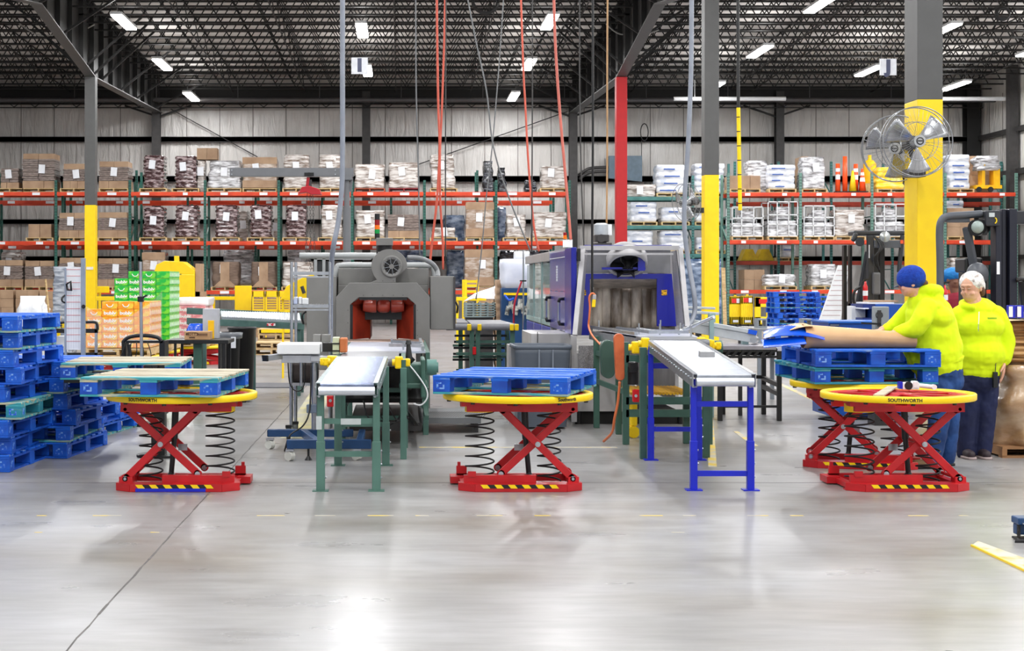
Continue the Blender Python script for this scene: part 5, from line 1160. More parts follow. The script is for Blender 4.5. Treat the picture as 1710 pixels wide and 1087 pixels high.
# ---------------------------------------------- conveyor table in front of the blue machine
t = thing('infeed_conveyor', 'silver topped green framed conveyor feeding the mouth of the blue machine', 'conveyor', (2.3, 15.2, 0))
zt = Z(545, BD)
def deck(b):
    z = 1.03; a, c = X(990, 17.2), X(1138, 17.2)
    b.add([(X(990, 17.2), 17.2, z), (X(1138, 17.2), 17.2, z), (X(1170, 14.6), 14.6, z), (X(1075, 14.6), 14.6, z), (X(1068, 15), 15.0, z)], [(0, 1, 2, 3, 4)]); b.add([(X(990, 17.2), 17.2, z-.02), (X(1138, 17.2), 17.2, z-.02), (X(1170, 14.6), 14.6, z-.02), (X(1075, 14.6), 14.6, z-.02), (X(1068, 15), 15.0, z-.02)], [(0, 1, 2, 3, 4)])
wp(t, 'deck_plate', PLATE, deck)
wp(t, 'belt', BELT, lambda b: (b.box(2.2, 2.72, 13.75, 14.6, 1.02, 1.045), b.cyl((2.2, 13.76, 1.01), (2.72, 13.76, 1.01), .035, n=18)))
wp(t, 'side_rail', CHROME, lambda b: (b.bar((X(988, 17.1), 17.1, 1.06), (X(1062, 14.9), 14.9, 1.06), .03, .03), b.bar((X(986, 17.1), 17.1, .97), (X(1062, 14.9), 14.9, .97), .03, .09), b.bar((X(1030, 16.4), 16.4, 1.07), (X(1085, 15.1), 15.1, 1.07), .02, .03), b.bar((X(1085, 15.1), 15.1, 1.07), (X(1150, 15.1), 15.1, 1.07), .02, .03)))
wp(t, 'guide_post', CHROME, lambda b: [b.cyl((X(a, y), y, 1.03), (X(a, y), y, 1.14), .009, n=8) for a, y in ((1000, 16.9), (1067, 15.6), (1102, 15.4), (1136, 15.8), (1154, 14.9), (1103, 17))])
wp(t, 'guide_arm', CHROME, lambda b: (b.cyl((X(1062, 16), 15.9, 1.08), (X(1106, 15.3), 15.3, 1.06), .014, n=8), b.cyl((X(1140, 15.3), 15.3, 1.08), (X(1192, 14.9), 14.9, 1.22), .018, n=10), b.cyl((X(1137, 15.2), 15.2, 1.06), (X(1133, 15.2), 15.2, 1.08), .03, n=10)))
for x, y in ((X(1074, 13.7), 13.7), (X(1045, 14.9), 14.9), (X(1033, 15.9), 15.9), (X(1179, 13.8), 13.8), (X(1146, 15), 15), (X(1184, 14.9), 14.9), (X(996, 16.6), 16.6)):
    wp(t, 'leg', GREENF, lambda b: b.box(x-.03, x+.03, y-.03, y+.03, 0, .98), bevel=.003, seg=1)
for z in (.82, .42, .3):
    wp(t, 'crossbar', GREENF, lambda b: b.box(X(1045, 14.9), X(1184, 14.9), 14.87, 14.93, z-.035, z+.035))
wp(t, 'side_brace', GREENF, lambda b: [b.bar((X(1045, 14.9), 14.9, z), (X(996, 16.6), 16.6, z), .03, .05) for z in (.8, .5)])
wp(t, 'drive_housing', GREENF, lambda b: (b.box(X(1165, 14.3), X(1195, 14.3), 14.1, 14.4, .86, 1.02), b.cyl((X(1190, 14.3), 14.25, .95), (X(1203, 14.3), 14.25, .95), .07, n=20)), bevel=.01)
def capsule(px, pyt, pyb, rw, D, name, m, th=.07, tilt=0):
    def f(b):
        r = rw*D/FPX; c0, c1 = P(px, pyt, D), P(px+tilt, pyb, D); c0.z -= r; c1.z += r; o = []
        for k in range(13): a = PI*k/12; o.append((c0.x+math.cos(a)*r, c0.z+math.sin(a)*r))
        for k in range(13): a = PI+PI*k/12; o.append((c1.x+math.cos(a)*r*.85, c1.z+math.sin(a)*r*.85))
        b.prism(o, 'y', D, D+th)
    return wp(t, name, m, f, bevel=.008)
capsule(1016, 568, 634, 13, 14.9, 'green_chain_guard', mat('guard_dark_green', (56, 84, 74), .4), .12)
capsule(1034, 557, 637, 8.5, 14.3, 'orange_chain_guard', mat('guard_orange', (206, 104, 60), .4, 0, (186, 84, 44), sc=8), .07, 2)
yb(t, X(1061, 14), 14.0, Z(580, 14)); yb(t, X(1077, 13.8), 13.8, Z(574, 13.8)); yb(t, X(1170, 14), 14, Z(573, 14)); yb(t, X(1189, 14), 14.1, Z(578, 14))
wp(t, 'blue_crossbar', BLUEF, lambda b: b.box(X(1085, 14.3), X(1180, 14.3), 14.3, 14.35, .76, .81))
wp(t, 'drive_motor', BLACK, lambda b: (b.cyl(P(1057, 612, 14.4), P(1057, 642, 14.4), .05, n=18), b.box(X(1050, 14.4), X(1063, 14.4), 14.3, 14.45, Z(622, 14.4), Z(604, 14.4))), bevel=.008)
wp(t, 'emergency_stop', mat('stop_red', (206, 12, 24), .35), lambda b: b.box(X(1056, 14.2), X(1067, 14.2), 14.15, 14.22, Z(671, 14.2), Z(650, 14.2)), bevel=.008)
wp(t, 'stop_button', CHROME, lambda b: b.cyl(P(1062, 661, 14.12), P(1062, 661, 14.17), .014, n=12))
wp(t, 'under_rollers', mat('yellow_rollers', (226, 176, 40), .5), lambda b: [b.cyl((X(1050, 15.6)+k*.035, 15.4, .45), (X(1050, 15.6)+k*.035, 16.4, .45), .015, n=8) for k in range(18)])
wp(t, 'under_motor', YEL, lambda b: (b.box(X(1052, 15.6), X(1062, 15.6), 15.5, 15.7, .12, .36), b.cyl((X(1056, 15.6), 15.5, .06), (X(1056, 15.6), 15.7, .06), .06, n=12)), bevel=.01)
wp(t, 'air_hose', mat('orange_hose', (214, 112, 62), .5), lambda b: b.tube(smooth_path([P(1035, 637, 14.6), P(1032, 670, 14.6), P(1026, 700, 14.6), P(1022, 722, 14.7), (X(1008, 15), 15, .02)], 5), .012, 8))
# grey storage bin and the panel beside it
t = thing('storage_bin', 'dark grey plastic bin with recessed handle at the foot of the blue machine', 'bin', (X(907, 16.6), 16.75, 0)); D = 16.4
BING = mat('bin_grey', (84, 92, 104), .45, 0, (74, 82, 94), sc=3)
wp(t, 'tub', BING, lambda b: b.loft([[Vector((X(907, D)+x, D+.35+y, z)) for x, y in rrect(w_, d_, 32, .2)] for w_, d_, z in ((.52, .58, .02), (.6, .66, .8), (.6, .66, .86), (.56, .62, .86), (.5, .56, .1))], caps=False), bevel=0)
wp(t, 'rim', BING, lambda b: b.loft([[Vector((X(907, D)+x, D+.35+y, z)) for x, y in rrect(w_, d_, 32, .2)] for w_, d_, z in ((.6, .66, .84), (.63, .68, .85), (.63, .68, .885), (.58, .64, .885), (.58, .64, .84))], caps=False))
wp(t, 'floor_panel', BING, lambda b: b.box(X(907, D)-.24, X(907, D)+.24, D+.1, D+.6, .02, .05))
wp(t, 'handle_rib', mat('bin_grey_light', (116, 124, 136), .45), lambda b: (b.box(X(899, D), X(902, D), D, D+.03, .6, .84), b.box(X(922, D), X(925, D), D, D+.03, .6, .84), b.box(X(899, D), X(925, D), D-.015, D+.03, .62, .65)), bevel=.004)
tag(MB().box(X(850, 17.1), X(858, 17.1), 17.1, 17.5, 0, .86).build('upright_board', LG), 'pale grey upright panel left of the dark grey bin', 'panel')
# ================================================================== middle distance, left
def low_lift(lab, x, D, z=.35, w_=1.0):               # the same kind of spring lift pressed down by its load
    t = thing('low_lift_table', lab, 'lift table', (x, D, 0), 0, 'lowered lift tables')
    b = MB(); b.prism([(-.34, -.4), (.34, -.4), (.46, -.3), (.46, .35), (-.46, .35), (-.46, -.3)], 'z', 0, .06); b.build('base_plate', REDP, t)
    b = MB(); [b.add([(-.3+i*.055, -.405, .01), (-.3+(i+1)*.055, -.405, .01), (-.32+(i+1)*.055, -.405, .055), (-.32+i*.055, -.405, .055)], [(0, 1, 2, 3)], i % 2) for i in range(11)]; b.build('hazard_stripe', [YEL, BLACK], t)
    for y in (-.3, .3):
        for s in (-1, 1): b = MB(); b.bar((-.5*s, y, .09), (.5*s, y, z-.1), .03, .06); b.build('scissor_arm', REDP, t)
    b = MB(); b.box(-.45, .45, -.35, .35, z-.12, z-.06); b.build('upper_frame', REDP, t)
    b = MB(); b.lathe([(.5, z-.05), (.57, z-.05), (.57, z), (.5, z), (.5, z-.05)], 48); b.lathe([(0, z-.03), (.5, z-.03), (.5, z-.015), (0, z-.015)], 30); b.build('turntable_ring', YEL, t)
def can_cases(colr, col2, x0, D, z0, nx, nz, top, lab, grp, txt, w_=.256, dd=.4, hh=.1245, skip=None, dark=False):
    m = mat('case_'+grp.split()[0], colr, .35, 0, col2, sc=9, thr=(.5, .62), coat=.3); mw = mat('case_lettering', (250, 252, 250), .4); ml = mat('case_leaf_'+grp.split()[0], (col2), .4)
    def proto(side):
        b = MB(); b.box(0, w_-.004, 0, dd-.004, 0, hh-.003); o = b.build('drink_case', m, bevel=.004, seg=1)
        if side == 0:
            l = MB(); text_mb(l, txt, .1, lambda u, v: (w_*.5+u*.9, -.002, hh*.47+v*.75), bold=.004)
        elif side == 1:
            l = MB(); l.tube([(w_*.5+math.cos(a)*.05, -.002, hh*.62+math.sin(a)*.045) for a in [PI+PI*k/12 for k in range(13)]], .008, 5)
        else:
            l = MB()
            for k in range(3):
                y = .06+k*.13; l.bar((w_-.002, y, .03), (w_-.002, y+.05, .1), .004, .012); l.bar((w_-.002, y+.05, .1), (w_-.002, y+.09, .03), .004, .012)
        k_ = l.build('logo', mw, o)
        c = MB(); c.cb((.03, -.002, hh*.82), (.035, .002, .03)); c.cb((w_-.04, -.002, hh*.2), (.04, .002, .03)); c.build('corner_print', ml, o)
        return o
    pr = [None]*3; q = random.Random(int(D)); n = 0
    for k in range(nz+(1 if top else 0)):
        zz = z0+k*hh
        cols = range(nx) if k < nz else range(nx-top, nx)
        off = 0 if k % 2 == 0 or k >= nz else -.0
        for i in cols:
            for j in (0, 1, 2):
                if j > 0 and i != nx-1: continue
                sd = 2 if (i == nx-1) else (1 if q.random() < .22 or k == nz else 0)
                where = ('top' if k == nz or (not top and k == nz-1) else 'bottom' if k == 0 else 'layer %s from the bottom,' % ['', 'second', 'third', 'fourth', 'fifth', 'sixth', 'seventh', 'eighth', 'ninth', 'tenth', 'eleventh'][k])
                if k not in (0,) and 'layer' not in where: where = 'top layer,'
                if k == 0: where = 'bottom layer,'
                colw = ['leftmost column', 'second column', 'third column', 'right front corner', 'fifth'][i+(4-nx)] if j == 0 else ('right side, middle' if j == 1 else 'right side, rear')
                L_ = '%s case of drink cans, %s %s' % (lab, where, colw)
                if pr[sd] is None: pr[sd] = o = proto(sd)
                else: o = copy_tree(pr[sd]); [o.pop(kk) for kk in ('label', 'category', 'group') if kk in o]
                o.location = (x0+i*w_, D+j*dd, zz); tag(o, L_, 'drink case', grp)
xo = X(143.5, 25)
can_cases((255, 158, 20), (255, 206, 60), xo, 25, .495, 4, 5, 3, 'orange', 'orange drink cases on the lift', 'bubly')
xg = X(191, 27)
can_cases((8, 186, 62), (120, 220, 60), xg, 27, .495, 4, 9, 3, 'green', 'green drink cases on the lift', 'bubly', w_=.24)
xp = X(298, 29)
can_cases((236, 140, 150), (250, 190, 196), xp, 29, .48, 2, 5, 0, 'pink', 'pink drink cases under film', 'bubly', w_=.25)
for px, D, n, c in ((xo+.512, 25.6, 'orange', (.98, 1.2)), (xg+.48, 27.6, 'green', (.98, 1.2)), (xp+.25, 29.6, 'pink', (.6, 1.2))):
    low_lift('lowered red and yellow lift table under the '+n+' drink cases', px, D)
    b = MB(); pallet_simple(b, c[0]+.04, c[1]); tag(b.build('wooden_pallet', WOOD, loc=(px, D, .355)), 'wooden pallet under the %s drink cases' % n, 'pallet')
FILM = mat('stretch_film_sheet', (250, 246, 244), .12, 0, alpha=.22, coat=1, bump=.8, bsc=3, stretch=(1, 1, 3))
b = MB()
b.add([(-.5, -.61, 0), (.53, -.61, 0), (.53, -.61, .72), (.2, -.61, .5), (-.2, -.61, .45), (-.5, -.61, .66)], [(0, 1, 2, 3, 4, 5)]); b.add([(.53, -.61, 0), (.53, .6, 0), (.53, .6, .9), (.53, -.61, .72)], [(0, 1, 2, 3)])
tag(b.build('stretch_film', FILM, loc=(xo+.512, 25.6, .5)), 'clear stretch film wrapped round the lower orange drink cases', 'stretch film')
b = MB(); lumpy(b, .62, 1.0, .16, 4, 1, .02, .05, 30); tag(b.build('film_cover', mat('white_film_cover', (240, 236, 238), .3, coat=.4), loc=(xp+.25, 29.6, .48+5*.1245)), 'white plastic cover lying over the pink drink cases', 'film cover')
# measuring board on a cart
t = thing('measuring_board', 'tall white board with red ruled lines on a cart, left side', 'measuring board', (X(125, 16.8), 16.8, 0)); D = 16.8
wp(t, 'board', WHITE, lambda b: b.box(X(110, D), X(135.5, D), D, D+.02, Z(584, D), Z(446, D)))
wp(t, 'red_line', mat('line_red', (206, 60, 70), .6), lambda b: [b.box(X(111, D), X(134, D), D-.003, D, Z(450+k*10.9, D)-.002, Z(450+k*10.9, D)+.002) for k in range(12)])
wp(t, 'grid_line', mat('line_grey', (190, 192, 196), .6), lambda b: [b.box(X(111+k*4, D)-.001, X(111+k*4, D)+.001, D-.002, D, Z(582, D), Z(470, D)) for k in range(6)])
wp(t, 'post', mat('post_grey_blue', (150, 160, 176), .35, .3), lambda b: b.box(X(135.5, D), X(142, D), D-.02, D+.04, .2, Z(431, D)), bevel=.004)
wp(t, 'post', mat('post_grey_blue', (150, 160, 176), .35, .3), lambda b: b.box(X(108, D), X(111, D), D-.02, D+.04, .2, Z(447, D)), bevel=.004)
wp(t, 'handle', BLACK, lambda b: (b.tube([P(111, 475, D-.05), P(118, 470, D-.08), P(119, 485, D-.08), P(113, 484, D-.05)], .012, 8, closed=True), b.tube(smooth_path([P(110, 492, D), P(104, 497, D-.05), P(104, 503, D-.05), P(110, 506, D)]), .01, 8)))
wp(t, 'clamp_knob', BLACK, lambda b: b.cyl(P(139.5, 512, D-.06), P(139.5, 512, D-.02), .022, n=14))
t = thing('picking_cart', 'black and silver frame cart behind the blue pallet stacks', 'cart', (X(120, 17.4), 17.4, 0)); D = 17.4
wp(t, 'rail', BLACK, lambda b: (b.box(X(80, D), X(163, D), D, D+.04, Z(556, D), Z(549, D)), b.box(X(80, D), X(163, D), D, D+.04, Z(598, D), Z(589, D)), b.tube(smooth_path([P(80, 539, D), P(140, 538, D), P(157, 538, D), P(162, 541, D), P(163, 551, D)], 5), .016, 8)))
wp(t, 'post', CHROME, lambda b: [b.box(X(a, D), X(c, D), D, D+.04, .1, Z(542, D)) for a, c in ((158, 162), (88, 94), (80, 83))])
wp(t, 'tape_band', mat('yellow_black_band', (250, 210, 20), .5, 0, (30, 30, 30), sc=30, thr=(.45, .5)), lambda b: b.box(X(80, D), X(109, D), D-.01, D+.03, Z(548, D), Z(540, D)))
wp(t, 'shelf_box', WHITE, lambda b: (b.box(X(92, D), X(104, D), D+.1, D+.3, Z(589, D), Z(562, D)),))
wp(t, 'caster', BLACK, lambda b: [b.cyl((X(a, D), D, .05), (X(a, D)+.03, D, .05), .05, n=14) for a in (81, 90, 159)])
# far left clutter
def simple(name, m, lab, cat, loc, fn, **k):
    b = MB(); fn(b); return tag(b.build(name, m, loc=loc, **{q_: v_ for q_, v_ in k.items() if q_ in ('bevel', 'rz')}), lab, cat, k.get('group'))
D = 47
for i, (a, c, yt) in enumerate(((-20, 22, 484), (26, 64, 484), (66, 92, 486))):
    simple('carton_pile', CART, 'large brown cartons on the floor under the rack at the far left, '+['first', 'second', 'third'][i]+' pile', 'cartons', (X((a+c)/2, D), D+.5, 0), lambda b: cartons(b, (c-a)*D/FPX, 1.0, Z(yt, D), 2, 5, 0, seed=i+3), group='carton piles at the far left')
simple('film_heap', mat('white_film_heap', (222, 226, 234), .25, 0, (250, 250, 252), sc=3, bump=.9, bsc=4, coat=.5), 'heap of crumpled clear plastic behind the left blue pallets', 'plastic heap', (X(58, 30), 30, 0), lambda b: lumpy(b, .75, .7, Z(494, 30), 5, 1, .02, .14, 40, taper=.6))
simple('broom_handle', WOOD, 'pale wooden broom handle leaning behind the left pallets', 'broom handle', P(90, 536, 29), lambda b: b.cyl((0, 0, -.8), Vector(P(76, 466, 29))-Vector(P(90, 536, 29)), .02, n=8))
simple('grey_wrapped_stack', wrapm('grey_film', (120, 128, 142), (190, 196, 206), 4), 'tall grey film-wrapped stack left of the yellow column', 'wrapped stack', (X(102, 33), 33.4, 0), lambda b: lumpy(b, .42, .6, Z(445, 33), 6, 4, .03, .03, 30))
simple('yellow_bucket', YEL, 'small yellow lid showing behind the left pallets', 'bucket', (X(87, 27), 27, 0), lambda b: b.lathe([(0, 0), (.12, 0), (.15, .88), (.15, Z(527, 27)), (0, Z(527, 27))], 20))
# yellow carton tower
t = thing('yellow_display', 'big bright yellow stepped stack of display cartons', 'display', (X(288, 42), 42.5, 0)); D = 42
wp(t, 'yellow_carton', YEL, lambda b: b.box(X(252, D), X(325, D), D, D+1, Z(498, D), Z(458, D)), bevel=.02)
wp(t, 'yellow_carton', YEL, lambda b: b.prism([(X(256, D), Z(458, D)), (X(261, D), Z(442, D)), (X(275, D), Z(435.5, D)), (X(305, D), Z(437, D)), (X(325, D), Z(452, D)), (X(325, D), Z(458, D))], 'y', D+.02, D+.9), bevel=.01)
wp(t, 'top_knob', YEL, lambda b: b.box(X(290, D), X(296, D), D+.1, D+.4, Z(437, D), Z(427, D)))
wp(t, 'lower_carton', YEL, lambda b: b.box(X(262, D), X(312, D), D, D+1, .02, Z(498.5, D)), bevel=.02)
wp(t, 'brown_side', CART, lambda b: (b.box(X(325.5, D), X(333, D), D+.1, D+1, Z(495, D), Z(440, D)), b.box(X(314, D), X(338, D), D+.1, D+.9, 0, Z(487, D))))
wp(t, 'printed_mark', mat('grey_print', (150, 140, 60), .6), lambda b: (b.box(X(276, D), X(285, D), D-.005, D, Z(458.5, D), Z(456, D)), b.box(X(297, D), X(303, D), D-.005, D, Z(459, D), Z(457, D))))
# yellow guard rails / fence panels
def guard(lab, D, bars_, posts, h_=.12, grp=None):
    t = thing('guard_rail', lab, 'guard rail', (X(bars_[0][0], D), D, 0), 0, grp)
    for (a, c, y0, y1) in bars_: wp(t, 'rail', YEL, lambda b: b.box(X(a, D), X(c, D), D, D+.08, Z(y1, D), Z(y0, D)), bevel=.01)
    for (a, c, y0) in posts: wp(t, 'post', YEL, lambda b: b.box(X(a, D), X(c, D), D+.08, D+.2, 0, Z(y0, D)), bevel=.01)
    return t
guard('yellow guard rail running right from the yellow display', 45, [(313, 392, 495, 501)], [(352, 358, 500), (320, 326, 500)])
guard('broad yellow guard panel beside the fence of barriers', 44, [(392, 420, 477, 520)], [(395, 400, 480), (412, 417, 480)])
guard('yellow rail behind the left yellow column', 45.8+1.5, [(161, 182, 478, 489)], [(163, 167, 489), (190, 195, 489)])
guard('low yellow rail behind the orange drink cases', 43, [(160, 192, 495, 502)], [(175, 180, 495)])
guard('yellow rail right of the grey machine', 41, [(762, 812, 496, 502)], [(775, 780, 470), (762, 766, 496)])
t = thing('yellow_fence', 'yellow plastic fence sections with slotted openings', 'fence', (X(452, 43), 43, 0)); D = 43
for i, a in enumerate((421, 443, 465)):
    wp(t, 'fence_panel', YEL, lambda b: (b.box(X(a, D), X(a+21, D), D, D+.1, Z(496, D), Z(486, D)), b.box(X(a, D), X(a+2.5, D), D, D+.1, Z(521, D), Z(486, D)), b.box(X(a+18.5, D), X(a+21, D), D, D+.1, Z(521, D), Z(486, D)), [b.box(X(a, D), X(a+21, D), D+.02, D+.06, Z(c+1.6, D), Z(c, D)) for c in (500, 504, 508, 512, 516)], b.box(X(a, D), X(a+21, D), D, D+.1, Z(525, D), Z(518, D))), bevel=.01)
wp(t, 'post', YEL, lambda b: [b.box(X(a, D), X(a+2, D), D, D+.1, 0, Z(520, D)) for a in (421, 443, 465, 484)])
wp(t, 'cartons_behind', CART, lambda b: b.box(X(424, D+.6), X(482, D+.6), D+.6, D+1.2, 0, Z(497, D+.6)))
t = thing('yellow_chute', 'yellow sloping chute housing left of the grey machine', 'chute', (X(505, 25), 25, 0)); D = 25
wp(t, 'housing', YEL, lambda b: b.prism([(X(468, D), Z(500, D)), (X(478, D), Z(478, D)), (X(508, D), Z(462, D)), (X(526, D), Z(457, D)), (X(526, D), Z(500, D))], 'y', D, D+.5), bevel=.01)
wp(t, 'leg', YEL, lambda b: [b.box(X(a, D), X(a+3, D), D+.1, D+.2, 0, Z(499, D)) for a in (470, 520)])
wp(t, 'grey_lever', STEEL_D, lambda b: b.cyl(P(504, 478, D-.1), P(508, 490, D-.1), .03, n=10))
# green roller conveyor running sideways
t = thing('roller_conveyor', 'long dark green roller conveyor crossing behind the trash cans', 'conveyor', (X(410, 21.4), 21.4, 0)); D = 21.2
GD2 = mat('dark_green_rail', (58, 88, 84), .4, 0, (84, 116, 110), sc=4)
def xr_(px, y, D_): return P(px, y, D_)
for dy, o1, o2 in ((0, 536, 545), (.75, 519, 524)):
    wp(t, 'side_rail', GD2, lambda b: b.bar(P(312, o1, D+dy), P(508, o1+9, D+dy), .04, .09), bevel=.004)
wp(t, 'rollers', SILVER, lambda b: [b.cyl(P(372+k*4, 531+k*.19, D+.05), P(370+k*4, 521+k*.12, D+.7), .022, n=8) for k in range(33)])
wp(t, 'end_bracket', GD2, lambda b: b.prism([(X(313, D), Z(541, D)), (X(340, D), Z(541, D)), (X(340, D), Z(550, D)), (X(322, D), Z(548, D))], 'y', D-.02, D+.02))
wp(t, 'leg', GD2, lambda b: [b.box(X(a, D)-.03, X(a, D)+.03, y, y+.05, 0, Z(545, D)) for a in (330, 415, 498) for y in (D+.02, D+.7)])
wp(t, 'red_label', mat('label_red_white', (214, 40, 60), .5, 0, (240, 236, 236), sc=30, thr=(.5, .55)), lambda b: (b.box(X(446, D), X(460, D), D-.03, D-.022, Z(544, D), Z(539.5, D)),))
simple('grey_box_post', mat('pale_box_grey', (186, 190, 200), .4), 'tall pale grey box standing at the left end of the green conveyor', 'box', (X(353, 19.2), 19.2, 0), lambda b: b.box(-.095, .095, -.1, .1, .862, Z(515.5, 19.2)), bevel=.005)
simple('yellow_board', paint('board_yellow', (250, 196, 10), .4), 'narrow yellow plate leaning on the grey box', 'plate', (X(353, 19.0), 19.0, 0), lambda b: b.box(-.04, .035, -.02, .0, .862, Z(535, 19.0)), bevel=.004)
t = thing('side_table', 'black topped table with the brown carton, near the trash cans', 'table', (X(338, 18.8), 18.9, 0)); D = 18.6
wp(t, 'tabletop', BLACK, lambda b: b.box(X(276, D), X(381, D), D, D+.7, .815, .86), bevel=.004)
wp(t, 'leg', BLACK, lambda b: [b.box(X(a, D), X(a+4, D), y, y+.04, 0, .82) for a in (290, 364, 372) for y in (D+.02, D+.6)])
wp(t, 'green_leg', GREENF, lambda b: (b.box(X(321, D), X(335, D), D+.1, D+.2, 0, .82), [b.cyl((X(328, D), D+.09, .1+k*.1), (X(328, D), D+.1, .1+k*.1), .01, n=8) for k in range(7)]))
t = thing('brown_carton', 'small brown carton with printed oval on the black table', 'carton', (X(331, 18.75), 18.78, .862)); w_ = 43*18.6/FPX
MB().box(-w_/2, w_/2, -.12, .12, 0, .098).build('box', KRAFT, t, bevel=.003)
b = MB(); text_mb(b, "MOTT'S", .042, lambda u, v: (u-w_*.2, -.122, .066+v), bold=.001)
b.tube([(-w_*.2+.075*math.cos(a), -.1205, .066+.024*math.sin(a)) for a in [2*PI*k/24 for k in range(24)]], .002, 4, closed=True); text_mb(b, 'APPLE', .022, lambda u, v: (u-w_*.2, -.122, .025+v), bold=.002) if 0 else b.box(-w_*.2-.035, -w_*.2+.035, -.1215, -.1205, .017, .032)
for k in range(9): b.box(w_*.0+k*.014, w_*.0+k*.014+.009, -.1215, -.1205, .05, .075)
b.box(0, .125, -.1215, -.1205, .044, .047); b.build('print', mat('brown_ink', (78, 48, 34), .7), t)
simple('blue_cloth', BLS, 'crumpled blue plastic on the black table by the carton', 'plastic', (X(330, 19.15), 19.2, .862), lambda b: lumpy(b, .16, .12, .18, 8, 1, .02, .05, 20))
def can(lab, px, D, w_, yt):
    t = thing('trash_can', lab, 'trash can', (X(px, D), D, 0), 0, 'trash cans'); zt = Z(yt, D)
    b = MB(); b.lathe([(0, .02), (w_*.4, .02), (w_*.5, zt-.03), (w_*.54, zt-.03), (w_*.54, zt), (w_*.48, zt), (w_*.38, .1), (0, .1)], 32); b.build('tub', BLACK, t)
    return t
can('taller black trash can at the back with a shiny liner edge', 404, 20.25, .35, 546)
c = can('front black trash can with a grey liner rim and white tag', 384, 19.8, .26, 556)
b = MB(); b.lathe([(.125, Z(566, 19.8)), (.158, Z(566, 19.8)+.01), (.165, Z(555, 19.8)), (.13, Z(555, 19.8)+.004)], 28); b.build('bag_rim', mat('liner_grey', (112, 116, 122), .25, coat=.5), c)
MB().box(.03, .09, -.165, -.14, .72, .86).build('white_tag', PAPER, c)
b = MB(); text_mb(b, 'C', .06, lambda u, v: (u-.03, -.15, .8+v)); b.build('white_letter', PAPER, c)
# black arched stand with cables, and the chrome pole
t = thing('equipment_stand', 'black arched frame with hanging cables behind the left lift', 'stand', (X(240, 17.6), 17.6, 0)); D = 17.6
wp(t, 'arch_frame', BLACK, lambda b: (b.tube(smooth_path([P(208, 640, D), P(207, 580, D), P(206, 571, D), P(216, 563, D), P(238, 560, D), P(262, 563, D), P(270, 570, D)], 6), .022, 10), b.box(X(203, D), X(208, D), D, D+.3, .05, Z(569, D)), b.box(X(266, D), X(275, D), D, D+.3, .05, Z(569, D)), b.box(X(205, D), X(272, D), D, D+.3, Z(573, D), Z(569, D))), bevel=.004)
wp(t, 'crossbar', STEEL_D, lambda b: (b.bar(P(214, 614, D), P(262, 600, D), .05, .03), b.box(X(240, D), X(262, D), D+.05, D+.2, .3, Z(604, D))))
wp(t, 'pump_handle', BLACK, lambda b: (b.cyl(P(217, 618, D-.08), P(217, 590, D-.08), .035, .025, n=14), b.cyl(P(217, 590, D-.08), P(215, 575, D-.08), .02, n=10), b.cyl((X(217, D), D-.08, 0), P(217, 618, D-.08), .03, n=10)))
wp(t, 'hanging_cable', BLACK, lambda b: [b.tube(smooth_path([P(210+k*9, 571, D-.02), P(204+k*12, 590, D-.05), P(195+k*14, 606, D-.05), P(194+k*16, 618, D-.03)], 5), .006, 6) for k in range(5)])
t = thing('chrome_pole', 'tall thin chrome pole with black clamp and wide foot', 'pole stand', (X(236.5, 16.9), 16.9, 0)); D = 16.9
wp(t, 'pole', CHROME, lambda b: (b.cyl((X(238, D), D, .02), P(234.5, 437, D), .0175, n=14)))
wp(t, 'foot', BLACK, lambda b: b.cyl((X(238, D), D, 0), (X(238, D), D, .03), .2, n=24))
wp(t, 'clamp', BLACK, lambda b: (b.box(X(230.5, D), X(240, D), D-.04, D+.03, Z(504, D), Z(495, D)), b.bar(P(238, 497, D-.03), P(246, 493, D-.03), .02, .02)), bevel=.004)
# pallets and mat beyond, left of the grey machine
for i, (a, c, yy, D, lb) in enumerate(((424, 482, 563, 33, 'wooden pallets stacked on the floor beyond the trash cans'), (430, 490, 546, 38, 'wooden pallets with yellow straps further back'))):
    t = thing('pallet_pile', lb, 'pallet pile', (X((a+c)/2, D), D+.5, 0)); zt_ = Z(yy, D); n = int(zt_/.135)
    for k in range(n): b = MB(); pallet_simple(b, (c-a)*D/FPX, 1); o = b.build('pallet_layer', WOOD, t, loc=(.01*(k % 2), 0, k*.135))
    if i == 1: b = MB(); b.box(-.35, .35, -.52, -.5, zt_-.14, zt_-.06); b.build('yellow_strap', YEL, t)
simple('floor_mat', mat('dark_mat', (92, 92, 98), .7), 'flat grey rubber mat on the floor left of the labelling unit', 'mat', (X(440, DF(644)), DF(644), 0), lambda b: b.prism([(-.5, -.5), (.5, -.5), (.62, .5), (-.5, .5)], 'z', 0, .012))
# ================================================================== middle distance, right of the grey machine
t = thing('belt_conveyor', 'pair of wide grey belt conveyors on green legs right of the grey machine', 'conveyor', (X(815, 21), 21, 0)); D = 20.6; zt_ = Z(541, D)
BELTG = mat('belt_mid_grey', (132, 132, 138), .4, 0, (120, 120, 126), sc=6)
wp(t, 'belt', BELTG, lambda b: (b.prism([(X(787, D), D), (X(861, D), D), (X(835, D+2.2), D+2.2), (X(779, D+2.2), D+2.2)], 'z', zt_-.03, zt_), b.cyl((X(787, D), D, zt_-.04), (X(861, D), D, zt_-.04), .045, n=20)))
wp(t, 'belt', BELTG, lambda b: (b.prism([(X(762, D), D), (X(782, D), D), (X(774, D+2.2), D+2.2), (X(762, D+2.2), D+2.2)], 'z', zt_-.03, zt_+.02), b.cyl((X(745, D), D, zt_-.04), (X(782, D), D, zt_-.04), .045, n=20)))
for a in (784, 801, 855, 863): wp(t, 'yellow_bearing', YEL, lambda b: b.box(X(a-4, D), X(a+3, D), D-.06, D+.03, Z(552, D), Z(541, D)), bevel=.012)
